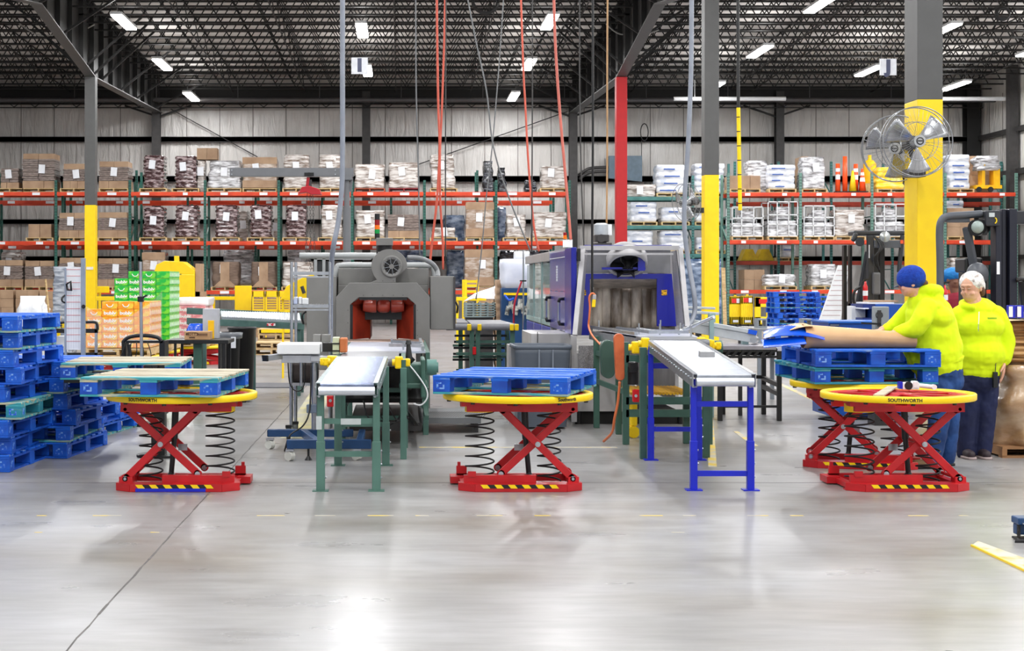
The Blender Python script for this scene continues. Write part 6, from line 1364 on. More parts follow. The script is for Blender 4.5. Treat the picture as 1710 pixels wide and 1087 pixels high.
for a, y in ((788, D), (798, D), (834, D+.1), (856, D), (776, D+1.4), (845, D+1.5), (860, D+1.5)): wp(t, 'leg', GREENF, lambda b: b.box(X(a, D)-.03, X(a, D)+.03, y, y+.05, 0, zt_-.05))
for z in (.74, .58, .36, .2): wp(t, 'crossbar', GREENF, lambda b: (b.box(X(762, D), X(858, D), D+.05, D+.08, z, z+.04), b.box(X(762, D), X(858, D), D+1.4, D+1.43, z-.1, z-.07)))
wp(t, 'black_slat', BLACK, lambda b: [b.box(X(760, D), X(848, D), D+.2+k*.2, D+.24+k*.2, .82-.09*k, .85-.09*k) for k in range(5)])
wp(t, 'emergency_stop', mat('stop_red', (206, 12, 24), .35), lambda b: b.box(X(789, D), X(795, D), D-.04, D, Z(592, D), Z(579, D)), bevel=.006)
t = thing('yellow_rack_guard', 'yellow ladder-like rack guard right of the grey machine', 'guard', (X(786, 42), 42, 0)); D = 42
wp(t, 'post', YEL, lambda b: (b.box(X(772, D), X(780, D), D, D+.15, 0, Z(467, D)),)); wp(t, 'rung', YEL, lambda b: [b.box(X(779, D), X(799, D), D+.02, D+.1, Z(c+4, D), Z(c, D)) for c in (468, 475, 485, 497)]); wp(t, 'post', YEL, lambda b: (b.box(X(796, D), X(799.5, D), D, D+.1, 0, Z(467, D)),))
simple('carton_pile', CART, 'brown cartons on the floor under the rack right of the yellow rack guard', 'cartons', (X(818, 46), 46.5, 0), lambda b: cartons(b, 42*46/FPX, 1, Z(481, 46), 2, 4, 0, seed=5))
t = thing('crate_stack', 'stack of grey plastic crates behind the grey belt conveyors', 'crates', (X(802, 27), 27, 0)); D = 26.5
for k in range(6): wp(t, 'crate', mat('crate_grey_green', (140, 156, 156), .5, 0, (116, 130, 132), sc=6), lambda b: (b.box(X(776, D), X(826, D), D, D+.6, Z(527-4.1*k, D)-.03, Z(527-4.1*k, D)-.005), [b.box(X(777+j*12, D), X(780+j*12, D), D, D+.6, Z(527-4.1*k, D)-.005, Z(523-4.1*k, D)-.028) for j in range(5)]))
wp(t, 'crate_base', STEEL_D, lambda b: b.box(X(778, D), X(824, D), D+.05, D+.55, 0, Z(527, D)-.03))
b = MB(); b.grid(lambda u, v: (-.35+.7*u, -.2+.4*v, .1*u+.28*u*v+.03*math.sin(6*u)), 8, 6, 0, True, .003)
tag(b.build('plastic_sheet', mat('white_film_heap', (222, 226, 234), .25), loc=(X(808, 27), 26.85, Z(503, 27))), 'white plastic sheet draped over the grey crates', 'plastic sheet')
simple('board_stack', CART, 'tall edge-on stack of brown boards left of the bulk bag', 'board stack', (X(834, 26.5), 26.8, 0), lambda b: lumpy(b, .12, .7, Z(467, 26.5), 2, 12, .04, .01, 24, e=.15))
t = thing('bulk_bag', 'large white bulk bag hung in a dark frame left of the blue machine', 'bulk bag', (X(862, 26), 26.5, 0)); D = 26
wp(t, 'bag', mat('white_woven_bag', (226, 230, 244), .6, 0, (206, 212, 232), sc=2, bump=.4, bsc=4), lambda b: [lumpy(b, 50*D/FPX, .9, Z(432, D)-Z(481, D), 4, 1, .03, .03, 36, z0=0)] and [v.__iadd__(Vector((X(863, D), D+.5, Z(481, D)))) for v in b.v])
wp(t, 'bag_neck', WHITE, lambda b: [lumpy(b, .25, .5, .14, 9, 1, .03, .03, 24)] and [v.__iadd__(Vector((X(874, D), D+.5, Z(433, D)))) for v in b.v])
wp(t, 'frame', NB, lambda b: (b.box(X(838, D), X(888, D), D+.1, D+.9, .1, Z(481, D)),), bevel=.01)
wp(t, 'yellow_band', YEL, lambda b: b.box(X(842, D), X(884, D), D+.08, D+.1, Z(493, D), Z(489, D)))
wp(t, 'valve_cluster', mat('pale_fittings', (190, 192, 188), .4, 0, (60, 60, 62), sc=20), lambda b: [b.cyl((X(846+5*k, D), D, 1.0+.1*(k % 3)), (X(849+5*k, D), D, 1.03+.12*((k+1) % 3)), .035, n=8) for k in range(8)])
wp(t, 'blue_hose', BLS, lambda b: b.tube(smooth_path([P(843, 493, D), P(850, 501, D-.05), P(858, 498, D-.05)]), .02, 8))
t = thing('clamp_stand', 'thin chrome rod stand with red tube left of the glass doors', 'stand', (X(874, 22.5), 22.5, 0)); D = 22.5
wp(t, 'rod', CHROME, lambda b: b.cyl((X(874, D), D, 0), P(874, 418, D), .012, n=10)); wp(t, 'clamp', BLACK, lambda b: b.bar(P(868, 469, D-.02), P(879, 469, D-.02), .03, .02))
wp(t, 'red_tube', mat('red_tube', (190, 40, 60), .4), lambda b: b.tube(smooth_path([P(871, 470, D-.05), P(864, 490, D-.05), P(859, 510, D-.05), P(858, 535, D), P(858, 560, D)]), .014, 8)); wp(t, 'foot', BLACK, lambda b: b.cyl((X(874, D), D, 0), (X(874, D), D, .03), .15, n=16))
# ================================================================== middle distance, right
t = thing('outfeed_conveyor', 'pale steel conveyor arms reaching right from the blue machine', 'conveyor', (X(1200, 18.2), 18.2, 0)); D = 18
AL = mat('pale_aluminium', (206, 212, 216), .35, .3)
wp(t, 'rail', AL, lambda b: (b.bar(P(1145, 513, 19), P(1194, 515, 19), .05, .03), b.bar(P(1145, 520, 19), P(1200, 524, 19), .05, .035), b.bar(P(1146, 535, D), P(1252, 553, D-.2), .05, .05), b.bar(P(1146, 546, D), P(1262, 566, D-.2), .04, .1), b.bar(P(1165, 552, D+.4), P(1258, 563, D+.3), .04, .05)), bevel=.006)
wp(t, 'blue_end', BLS, lambda b: b.bar(P(1249, 553, D-.21), P(1263, 556, D-.21), .056, .05))
wp(t, 'end_roller', CHROME, lambda b: b.cyl(P(1258, 567, D-.25), P(1262, 567, D+.2), .04, n=14))
wp(t, 'bracket', mat('teal_grey_frame', (150, 178, 180), .4), lambda b: (b.box(X(1182, D), X(1192, D), D-.1, D, Z(538, D), Z(523, D)), b.box(X(1237, D), X(1247, D), D-.1, D, Z(583, D), Z(566, D)), b.box(X(1181, D), X(1188, D), D-.15, D-.1, 0, Z(533, D))))
wp(t, 'leg', STEEL_D, lambda b: [b.box(X(a, D)-.02, X(a, D)+.02, D+.1, D+.15, 0, Z(553, D)) for a in (1168, 1240)])
t = thing('transfer_table', 'low black framed conveyor table with silver top strip and black legs', 'conveyor', (X(1255, 17.6), 17.6, 0)); D = 17.4
wp(t, 'top', mat('dull_silver_top', (158, 154, 162), .35, .4), lambda b: b.box(X(1198, D), X(1296, D), D, D+.9, Z(585, D), Z(581, D)+.02))
wp(t, 'truss', BLACK, lambda b: (b.box(X(1198, D), X(1298, D), D, D+.03, Z(598, D), Z(594, D)), b.box(X(1198, D), X(1298, D), D, D+.03, Z(588, D), Z(584, D)), [b.bar((X(1198+k*12, D), D, Z(597, D)), (X(1206+k*12, D), D, Z(586, D)), .03, .03) for k in range(8)], b.box(X(1198, D), X(1298, D), D+.1, D+.9, Z(594, D), Z(588, D))))
for a, y in ((1203, D), (1302, D), (1276, D+.85), (1208, D+.85)): wp(t, 'leg', BLACK, lambda b: b.box(X(a, y)-.025, X(a, y)+.025, y, y+.05, 0, Z(586, D)), bevel=.003)
wp(t, 'crossbar', BLACK, lambda b: (b.box(X(1203, D), X(1302, D), D+.01, D+.04, Z(681, D), Z(677, D)), b.box(X(1208, D+.8), X(1280, D+.8), D+.86, D+.9, .42, .46), b.bar((X(1276, D+.8), D+.85, .43), (X(1302, D), D, .4), .04, .05), b.bar((X(1276, D+.8), D+.85, .33), (X(1302, D), D, .3), .04, .05)))
t = thing('work_table', 'grey steel table beyond the rolled cardboard', 'table', (X(1325, 20), 20, 0)); D = 19.6
wp(t, 'tabletop', mat('grey_steel_top', (150, 152, 156), .35, .3), lambda b: b.box(X(1264, D), X(1392, D), D, D+1.1, Z(553, D), Z(549, D)), bevel=.004)
wp(t, 'leg', mat('leg_grey', (140, 148, 156), .4), lambda b: [b.box(X(a, y)-.025, X(a, y)+.025, y, y+.05, 0, Z(552, D)) for a, y in ((1269, D), (1388, D), (1290, D+1), (1380, D+1))])
wp(t, 'brace', STEEL_D, lambda b: b.bar(P(1278, 560, D), P(1297, 585, D), .03, .03))
for px in (1270, 1345): simple('steel_bracket', mat('leg_grey', (140, 148, 156), .4), 'small grey steel bracket on the grey table, '+('left' if px < 1300 else 'right')+' one', 'bracket', (X(px, 20), 20, Z(549, 19.6)), lambda b: (b.box(-.06, .06, -.1, .1, 0, .02), b.box(-.06, -.045, -.1, .1, .02, .1), b.box(.045, .06, -.1, .1, .02, .1), b.box(-.06, .06, -.1, .1, .1, .12)))
# barricades
BARY = paint('barricade_yellow', (252, 214, 8), .4, var=.05)
def barricade(lab, a, c, yt, D, win):
    t = thing('plastic_barrier', lab, 'barrier', (X((a+c)/2, D), D, 0), 0, 'yellow barriers'); w_ = (c-a)*D/FPX; zt = Z(yt, D)
    b = MB(); z0 = .12
    if win:
        b.box(-w_/2, w_/2, -.06, .06, zt-.34, zt); b.box(-w_/2, w_/2, -.06, .06, z0, z0+.26); b.box(-w_/2, -w_/2+.2, -.06, .06, z0, zt); b.box(w_/2-.16, w_/2, -.06, .06, z0, zt); b.box(.02, .12, -.06, .06, z0, zt)
    else:
        b.box(-w_/2, w_/2, -.06, .06, zt-.28, zt); b.box(-w_/2, w_/2, -.06, .06, z0, z0+.26)
        for k in range(6): x = -w_/2+k*(w_-.07)/5; b.box(x, x+.07, -.06, .06, z0, zt)
        b.box(-.03, .05, -.05, .05, zt, zt+.05)
    b.build('body', BARY, t, bevel=.015)
    b = MB(); [b.box(s*w_*.3-.1, s*w_*.3+.1, -.2, .2, 0, .12) for s in (-1, 1)]; b.build('foot', BLACK, t)
    b = MB(); b.box(-w_*.32, w_*.12, -.066, -.06, zt-.22, zt-.07); b.build('red_reflector', mat('reflector_red', (224, 40, 30), .4), t)
    b = MB(); b.box(w_*.13, w_*.4, -.066, -.06, zt-.22, zt-.07); b.box(-w_*.2, w_*.3, -.066, -.06, z0+.06, z0+.14); b.build('white_reflector', PAPER, t)
barricade('slatted yellow plastic barrier, leftmost under the right rack', 1218, 1236, 495, 52.6, False)
barricade('slatted yellow plastic barrier, middle of the three', 1237, 1257, 494, 52.4, False)
barricade('yellow plastic barrier with two square openings beside the blue pallets', 1260, 1297, 496, 52.2, True)
# far blue pallets
for j, (px, D, n, a) in enumerate(((1326, 42, 9, 90), (1352, 44.5, 8, 84))):
    for i in range(n):
        block_pallet('blue' if (i+j) % 3 else 'bluew', '%s pallet in the %s far blue stack under the right rack' % (words_[min(i, 6)] if i < n-1 else 'top', ['left', 'right'][j]), (X(px, D)+rnd.uniform(-.06, .06), D, i*.1425), R(a+rnd.uniform(-3, 3)), 'far stacks of blue pallets')
simple('leaning_plank', WOOD, 'pale wooden plank leaning on the rack left of the yellow barriers', 'plank', (X(1211, 50), 50, 0), lambda b: b.bar((0, 0, 0), (-.02, .2, Z(447, 50)), .12, .04))
# leaning chart board
t = thing('measuring_board', 'tall white ruled board tilted beside the left forklift', 'measuring board', (X(1390, 24), 24, 0)); D = 24
def tilt(u, v): return P(1365+(1397-1365)*(1-v)+0*u+u*(47-v*-0-20*(1-v)), 540+(443-540)*(1-v), D)
Q = [P(1366, 541, D), P(1412, 541, D), P(1424, 443, D), P(1400, 443, D)]
def qb(b, q0, q1, v0, v1, off, th):
    f = lambda u, v: (Q[0]*(1-u)+Q[1]*u)*(1-v)+(Q[3]*(1-u)+Q[2]*u)*v
    o = [f(q0, v0), f(q1, v0), f(q1, v1), f(q0, v1)]; b.add([p+Vector((0, off, 0)) for p in o]+[p+Vector((0, off+th, 0)) for p in o], [(0, 1, 2, 3), (7, 6, 5, 4), (0, 4, 5, 1), (1, 5, 6, 2), (2, 6, 7, 3), (3, 7, 4, 0)])
wp(t, 'board', WHITE, lambda b: qb(b, 0, .8, 0, 1, 0, .03)); wp(t, 'side_post', LG, lambda b: qb(b, .82, 1, 0, 1, 0, .05))
wp(t, 'ruled_line', mat('line_grey_red', (176, 130, 134), .6), lambda b: [qb(b, .05, .75, .06+k*.085, .067+k*.085, -.004, .003) for k in range(11)])
wp(t, 'stand_leg', LG, lambda b: (b.box(X(1370, D), X(1376, D), D, D+.06, 0, Z(540, D)), b.box(X(1404, D), X(1410, D), D, D+.06, 0, Z(540, D))))
wp(t, 'knob', BLACK, lambda b: b.cyl(P(1414, 507, D-.06), P(1414, 507, D), .035, n=14))
# blue cabinets with grey control post
CB = mat('cabinet_blue', (18, 78, 168), .4, 0, (14, 68, 150), sc=2)
t = thing('blue_cabinet', 'wide blue metal cabinet with small drawer left of the man', 'cabinet', (X(1432, 17.6), 17.8, 0)); D = 17.5
wp(t, 'body', CB, lambda b: b.box(X(1384, D), X(1512, D), D, D+.7, .05, Z(539, D)), bevel=.006)
wp(t, 'top_panel', mat('cabinet_blue_top', (34, 100, 190), .4), lambda b: b.box(X(1382, D), X(1514, D), D-.02, D+.72, Z(539.5, D), Z(536.5, D)))
wp(t, 'door', mat('cabinet_blue_dark', (18, 62, 118), .4), lambda b: b.box(X(1385, D), X(1402, D), D-.012, D, .4, Z(541.5, D)), bevel=.003); wp(t, 'drawer_pull', CHROME, lambda b: b.box(X(1386, D), X(1400, D), D-.02, D-.012, Z(543.5, D), Z(542, D)))
t = thing('blue_cabinet', 'taller blue cabinet with papers on top behind the wide one', 'cabinet', (X(1480, 18.6), 18.9, 0)); D = 18.6
wp(t, 'body', CB, lambda b: (b.box(X(1462, D), X(1530, D), D, D+.6, .05, Z(508, D)),), bevel=.006); wp(t, 'open_shelf', mat('cabinet_dark_navy', (14, 40, 110), .5), lambda b: (b.box(X(1441, D), X(1461, D), D, D+.6, .05, Z(531, D)), b.box(X(1441, D), X(1461, D), D, D+.6, Z(516, D), Z(508, D)), b.box(X(1441, D), X(1461, D), D+.5, D+.6, Z(532, D), Z(508, D))))
wp(t, 'papers', PAPER, lambda b: (b.box(X(1440, D), X(1450, D), D-.02, D+.3, Z(516, D), Z(514, D)), b.box(X(1450, D), X(1495, D), D+.05, D+.5, Z(507.5, D), Z(505, D))))
simple('flat_carton', CART, 'thin brown board lying on the taller blue cabinet', 'board', (X(1472, 18.8), 18.85, Z(504.5, 18.6)), lambda b: b.box(-.16, .17, -.15, .15, 0, .02))
simple('white_box', WHITE, 'plain white box left of the blue cabinets', 'box', (X(1429, 19), 19, 0), lambda b: b.box(-.08, .09, -.1, .1, .85, Z(511, 19)), bevel=.005)
simple('box_stand', STEEL_D, 'grey stand under the plain white box', 'stand', (X(1429, 19), 19, 0), lambda b: b.box(-.1, .1, -.12, .12, 0, .848))
t = thing('control_post', 'grey control box post with dark lever in front of the blue cabinet', 'control post', (X(1473, 16.9), 16.9, 0)); D = 16.9
wp(t, 'box', mat('control_grey', (150, 156, 160), .4), lambda b: b.box(X(1461, D), X(1485, D), D, D+.12, .3, Z(512, D)), bevel=.01)
wp(t, 'gauge', STEEL_D, lambda b: (b.lathe([(.03, -.008), (.04, -.008), (.04, 0), (.03, 0), (.03, -.008)], 20, (X(1468, D), D, Z(526, D)), 'y'), b.cyl(P(1468, 537, D-.01), P(1468, 537, D), .02, n=12), b.box(X(1465, D), X(1471, D), D-.012, D, Z(545, D), Z(518, D))))
wp(t, 'lever', BLACK, lambda b: b.bar(P(1439, 539.5, D-.1), P(1470, 541, D-.05), .03, .02)); wp(t, 'base', STEEL_D, lambda b: b.box(X(1458, D), X(1488, D), D-.05, D+.2, 0, .3))
# ================================================================== fans, crane, hoses
def fan(lab, c, r, yaw, pitch, post=None):
    t = thing('wall_fan', lab, 'fan', c); t.rotation_euler = (pitch, 0, yaw)
    WIRE = mat('fan_wire', (150, 152, 156), .3, .7)
    b = MB()
    for y, rr in ((-.11, .55), (-.06, 1.0), (.06, 1.0), (.1, .6)): b.tube([(r*rr*math.cos(a), y, r*rr*math.sin(a)) for a in [2*PI*i/48 for i in range(48)]], .007 if rr == 1 else .004, 6, closed=True)
    b.build('guard_ring', WIRE, t)
    b = MB()
    for k in range(40):
        a = 2*PI*k/40; d = Vector((math.cos(a), 0, math.sin(a)))
        b.tube([d*r*.16+Vector((0, -.125, 0)), d*r*.55+Vector((0, -.11, 0)), d*r*.9+Vector((0, -.085, 0)), d*r+Vector((0, -.06, 0))], .0017, 4)
        if k % 3 == 0: b.tube([d*r*.2+Vector((0, .11, 0)), d*r*.6+Vector((0, .1, 0)), d*r+Vector((0, .06, 0))], .0022, 4)
    b.build('guard_wires', WIRE, t)
    BLD = mat('fan_blade_metal', (176, 178, 182), .25, .8)
    for k in range(3):
        a0 = R(90*0+35+120*k); b = MB()
        def f(u, v): rr = r*(.14+.76*u); a = a0+(v-.5)*(.75+.15*u); return (rr*math.cos(a), -.01+(v-.5)*.1, rr*math.sin(a))
        b.grid(f, 8, 6, 0, True); bb = b.build('fan_blade', BLD, t); so = bb.modifiers.new('s', 'SOLIDIFY'); so.thickness = .004
    b = MB(); b.cyl((0, -.14, 0), (0, -.1, 0), r*.17, n=28); b.cyl((0, -.1, 0), (0, .1, 0), r*.12, n=20); hub = b.build('hub', mat('hub_grey', (176, 178, 180), .35, .3), t, bevel=.006)
    b = MB(); b.lathe([(r*.08, -.146), (r*.11, -.146), (r*.11, -.141), (r*.08, -.141)], 24, ax='y'); b.box(-r*.07, r*.07, -.145, -.141, -r*.02, r*.02); b.build('hub_badge', STEEL_D, hub)
    b = MB(); b.cyl((0, .1, 0), (0, .28, 0), .085, n=20); b.build('motor', STEEL_D, t, bevel=.01)
    return t
fD = D3-.72
f1 = fan('large round caged fan facing the camera on the near yellow column', P(1530, 237, fD), 58*fD/FPX, 0, 0)
b = MB(); b.bar((0, .28, 0), (.1, .3, -.3), .05, .05); b.box(.0, .2, .25, .52, -.4, -.3); b.build('mounting_bracket', STEEL_D, f1)
f2 = fan('second caged fan turned left behind the camera-facing one', P(1496, 248, D3+.35), 56*D3/FPX, R(-24), R(4))
b = MB(); b.bar((0, .24, 0), (.55, .2, -.1), .05, .05); b.build('mounting_bracket', STEEL_D, f2)
mD = D2-.7
f3 = fan('caged fan seen edge-on beside the middle yellow column', P(1146, 338, mD), 30*mD/FPX*1.05, R(-62), R(8))
f4 = wp(f3, 'mounting_arm', BLACK, lambda b: b.box(X(1163, mD), X(1183, mD), mD+.4, mD+.46, Z(353, mD), Z(345, mD))) if 0 else tag(MB().box(X(1158, mD)-0, X(1183, mD), mD+.46, mD+.52, Z(354, mD), Z(345, mD)).build('fan_arm', BLACK), 'short black arm holding the edge-on fan to the middle yellow column', 'bracket')
# jib crane
D = 24.5
t = thing('jib_crane', 'grey jib crane with long horizontal beam behind the grey machine', 'crane', (X(579, D), D, 0))
CG = mat('crane_grey', (112, 114, 118), .4, var=.04)
wp(t, 'post', CG, lambda b: (b.cyl((X(579, D), D+.1, 0), (X(579, D), D+.1, Z(346, D)), .062, n=20), b.cyl((X(579, D), D+.1, Z(346, D)), P(579, 293, D+.1), .045, n=20)))
wp(t, 'beam', CG, lambda b: (b.box(X(383, D), X(590, D), D+.095, D+.105, Z(293, D), Z(281.5, D)), b.box(X(383, D), X(590, D), D+.03, D+.17, Z(294.5, D), Z(293.2, D)), b.box(X(383, D), X(590, D), D+.03, D+.17, Z(281.5, D), Z(280, D)), b.box(X(383, D), X(590, D), D+.03, D+.035, Z(293, D), Z(281.5, D))))
wp(t, 'bracket', CG, lambda b: (b.box(X(572, D), X(588, D), D+.0, D+.2, Z(300, D), Z(294, D)), b.bar(P(585, 320, D+.1), P(588, 297, D+.1), .04, .02)))
wp(t, 'bolt', CHROME, lambda b: [b.cyl(P(a, c, D+.02), P(a, c, D+.03), .012, n=8) for a in (387, 560) for c in (284, 291)])
t = thing('chain_hoist', 'red chain hoist hanging under the crane beam', 'hoist', P(516, 317, D))
wp(t, 'trolley', BLACK, lambda b: (b.box(X(508, D), X(524, D), D+.02, D+.18, Z(294, D), Z(288, D)), b.cyl(P(516, 291, D), P(516, 291, D+.2), .03, n=12)))
RR_ = mat('hoist_red', (178, 20, 36), .35)
wp(t, 'hoist_body', RR_, lambda b: (b.prism([(X(498, D), Z(323, D)), (X(504, D), Z(312, D)), (X(516, D), Z(310, D)), (X(534, D), Z(316, D)), (X(537, D), Z(325, D)), (X(520, D), Z(325, D)), (X(512, D), Z(321, D))], 'y', D+.0, D+.2), b.bar(P(513, 311, D+.1), P(515, 296, D+.1), .05, .05)), bevel=.01)
wp(t, 'hook_block', STEEL_D, lambda b: b.bar(P(518, 300, D+.1), P(518, 312, D+.1), .05, .04))
def chain(b, p, q_):
    p, q_ = Vector(p), Vector(q_); n = int((p-q_).length/.045)
    for i in range(n):
        c = p+(q_-p)*(i+.5)/n; h = Vector((.012, 0, 0)) if i % 2 else Vector((0, .012, 0)); v = Vector((0, 0, .028)); b.tube([c+h+v*.6, c+v, c-h+v*.6, c-h-v*.6, c-v, c+h-v*.6], .004, 4, closed=True)
for a0, a1, yy in ((513, 511, 440), (518, 519, 455), (522, 526, 440)):
    wp(t, 'load_chain', STEEL_D, lambda b: chain(b, P(a0, 322, D+.1), P(a1, yy, D+.1)))
def hose(name, m, lab, pts, r, cat='hose', n=8):
    b = MB(); pts = [Vector(p) for p in pts]; c = pts[0].copy()
    b.tube([p-c for p in smooth_path(pts, 6)], r, n); return tag(b.build(name, m, loc=c), lab, cat)
OH = mat('orange_air_hose', (206, 92, 72), .45)
HG = mat('grey_conduit', (142, 148, 160), .4)
def up(px, D, extra=0): return P(px, -40, D)
hose('hanging_conduit', HG, 'thick grey conduit dropping from the roof to the grey machine', [P(571, -120, 16), P(572, 0, 16), P(572, 120, 16), P(572, 245, 16), P(571, 310, 16), P(565, 370, 16), P(557, 410, 16), P(553, 450, 16.3), P(552, 540, 16.6), P(553, 600, 16.8)], .026, 'conduit')
hose('hanging_conduit', HG, 'thick grey conduit dropping from the roof to the blue machine', [P(1157, -120, 17), P(1155, 0, 17), P(1154, 120, 17), P(1149, 245, 17), P(1144, 320, 17), P(1143, 380, 17), P(1150, 440, 17), P(1159, 490, 16.9), P(1160, 520, 16.9), P(1152, 540, 16.8), P(1143, 545, 16.7)], .026, 'conduit')
hose('air_hose', OH, 'orange air hose, left strand of the pair above the grey machine', [P(729, -60, 22), P(730, 60, 22), P(732, 180, 22), P(734, 245, 22), P(730, 330, 22), P(722, 400, 22), P(718, 440, 22)], .017)
hose('air_hose', OH, 'orange air hose, right strand of the pair above the grey machine', [P(744, -60, 22.1), P(742, 60, 22.1), P(738, 180, 22.1), P(735, 250, 22.1), P(735, 330, 22.1), P(739, 400, 22.1), P(740, 450, 22.1)], .015)
hose('air_hose', OH, 'orange air hose hanging from near the ceiling light left of the blue machine', [P(868, -60, 24), P(874, 115, 24), P(877, 170, 24), P(881, 250, 24), P(886, 320, 24), P(892, 380, 24), P(900, 420, 24)], .016)
hose('air_hose', mat('salmon_air_hose', (206, 110, 96), .45), 'orange air hose slanting down to the top of the blue machine', [P(924, -60, 22), P(926, 40, 22), P(930, 120, 22), P(936, 200, 22), P(943, 280, 22), P(949, 350, 22), P(953, 400, 22)], .02)
hose('power_cable', BLACK, 'black cable hanging to the pendant control at the mouth of the blue machine', [P(990, -60, 16), P(990, 100, 16), P(990, 250, 16), P(989, 380, 16), P(989, 488, 16)], .012, 'cable')
hose('power_cable', STEEL_D, 'thin dark cable hanging left of the pendant cable', [P(968, -60, 21), P(968, 150, 21), P(971, 300, 21), P(975, 410, 21)], .009, 'cable')
hose('power_cable', STEEL_D, 'thin grey cable hanging near the two orange hoses', [P(745, -60, 21.5), P(744, 245, 21.5), P(744, 440, 21.5)], .009, 'cable')
hose('power_cable', mat('cable_grey', (110, 112, 114), .5), 'thin grey cable hanging above the blower of the grey machine', [P(694, -60, 20), P(695, 150, 20), P(699, 300, 20), P(701, 430, 20)], .009, 'cable')
hose('power_cable', mat('cable_grey', (110, 112, 114), .5), 'slanting grey cable crossing the middle of the hall', [P(770, -60, 26), P(793, 60, 26), P(812, 150, 26), P(824, 245, 26), P(850, 330, 26), P(886, 420, 26)], .013, 'cable')
hose('power_cable', mat('cable_grey', (110, 112, 114), .5), 'nearly vertical grey cable crossing the slanting one', [P(842, -20, 25), P(834, 100, 25), P(822, 245, 25), P(812, 330, 25), P(806, 400, 25), P(795, 500, 25)], .01, 'cable')
hose('power_cable', STEEL_D, 'thin dark cable beside the third orange hose', [P(889, -60, 23), P(889, 150, 23), P(888, 420, 23)], .01, 'cable')
hose('drop_cord', mat('tan_cord', (178, 140, 98), .5), 'tan cord hanging left of the red column', [P(1015, -60, 22), P(1014, 100, 22), P(1014, 250, 22), P(1013, 375, 22)], .013, 'cord')
t = thing('hanging_guard', 'black cord with a long bright yellow sleeve right of the middle column', 'hanging cord', P(1234, 182, 27)); D = 27
wp(t, 'cord', BLACK, lambda b: b.cyl(P(1232, -60, D), P(1233, 182, D), .028, n=10)); wp(t, 'yellow_sleeve', YEL, lambda b: b.cyl(P(1233, 180, D), P(1236, 351, D), .034, n=14)); wp(t, 'sleeve_band', BLACK, lambda b: [b.cyl(P(1233+k*.45, 195+k*24, D), P(1233+k*.45, 196.5+k*24, D), .036, n=14) for k in range(7)])
t = thing('pendant_control', 'yellow and orange pendant control hanging at the mouth of the blue machine', 'control', P(990, 505, 15.9)); D = 15.9
wp(t, 'body', YEL, lambda b: b.bar(P(991, 513, D), P(992, 500, D), .035, .03), bevel=.006); wp(t, 'grey_top', LG, lambda b: b.bar(P(992, 500, D), P(993, 492, D), .035, .03), bevel=.005)
wp(t, 'orange_hose', mat('orange_hose', (214, 112, 62), .5), lambda b: (b.tube(smooth_path([P(994, 500, D), P(993, 492, D), P(988, 490, D), P(984, 497, D), P(985, 512, D), P(984, 530, D), P(983, 545, D), P(989, 560, D-.2), P(1004, 577, D-.6)], 5), .01, 8)))
# ================================================================== forklifts
FD = mat('forklift_dark', (44, 46, 52), .4, var=.12); FG = mat('forklift_grey', (84, 88, 96), .35)
D = 21.0
t = thing('forklift', 'dark forklift with overhead guard and mast parked left of the near column', 'forklift', (X(1468, D), D+.6, 0))
wp(t, 'overhead_guard', FD, lambda b: (b.box(X(1426, D), X(1513, D), D, D+.3, Z(393, D), Z(385, D)), b.bar(P(1424, 403, D), P(1430, 389, D), .06, .06)), bevel=.02)
wp(t, 'roof_post', FD, lambda b: (b.bar(P(1427, 545, D+.3), P(1450, 420, D+.1), .09, .05), b.bar(P(1453, 540, D), P(1453, 393, D), .085, .06), b.bar(P(1501, 455, D), P(1507, 393, D), .05, .05)), bevel=.01)
wp(t, 'mast', BLACK, lambda b: (b.box(X(1427, D), X(1432, D), D+.5, D+.6, .1, Z(408, D)), b.box(X(1437, D), X(1441, D), D+.5, D+.6, .1, Z(408, D)), b.box(X(1471, D), X(1478, D), D+.3, D+.45, .1, Z(405, D)), b.box(X(1481, D), X(1489, D), D+.3, D+.45, .1, Z(405, D)), b.box(X(1471, D), X(1489, D), D+.32, D+.42, Z(470, D), Z(462, D))))
wp(t, 'cross_member', FG, lambda b: b.box(X(1458, D), X(1503, D), D-.05, D+.05, Z(414, D), Z(401, D)), bevel=.01)
wp(t, 'mirror', mat('mirror_grey', (190, 196, 196), .15, .6), lambda b: b.lathe([(0, 0), (.07, .01), (.075, .03), (0, .04)], 20, (X(1473, D), D-.15, Z(396, D)), 'y'))
wp(t, 'work_light', FD, lambda b: b.cyl(P(1436, 404, D-.1), P(1436, 404, D+.05), .06, n=18))
wp(t, 'orange_tag', mat('tag_orange', (240, 90, 40), .4), lambda b: b.box(X(1501.5, D), X(1506, D), D-.06, D-.05, Z(407, D), Z(401, D)))
wp(t, 'seat_back', mat('seat_grey', (96, 96, 98), .5), lambda b: b.box(X(1455, D), X(1467, D), D-.1, D+.1, Z(492, D), Z(455, D)), bevel=.02)
wp(t, 'body', FD, lambda b: (b.box(X(1432, D), X(1513, D), D, D+1.3, .18, Z(540, D)), b.box(X(1455, D), X(1508, D), D+.1, D+1.2, .5, Z(510, D))), bevel=.04)
wp(t, 'hydraulic_hose', BLACK, lambda b: [b.tube(smooth_path([P(1460, 395, D), P(1470+k*3, 410, D-.1), P(1464-k*2, 430, D-.1), P(1468, 450, D)], 5), .014, 6) for k in range(3)]+[b.tube(smooth_path([P(1440, 478, D-.2), P(1428, 485, D-.2), P(1425, 500, D-.2), P(1430, 515, D-.2)], 5), .02, 6)])
wp(t, 'lettering', PAPER, lambda b: (b.box(X(1449.5, D), X(1451, D), D-.035, D-.032, Z(431, D), Z(409, D)),))
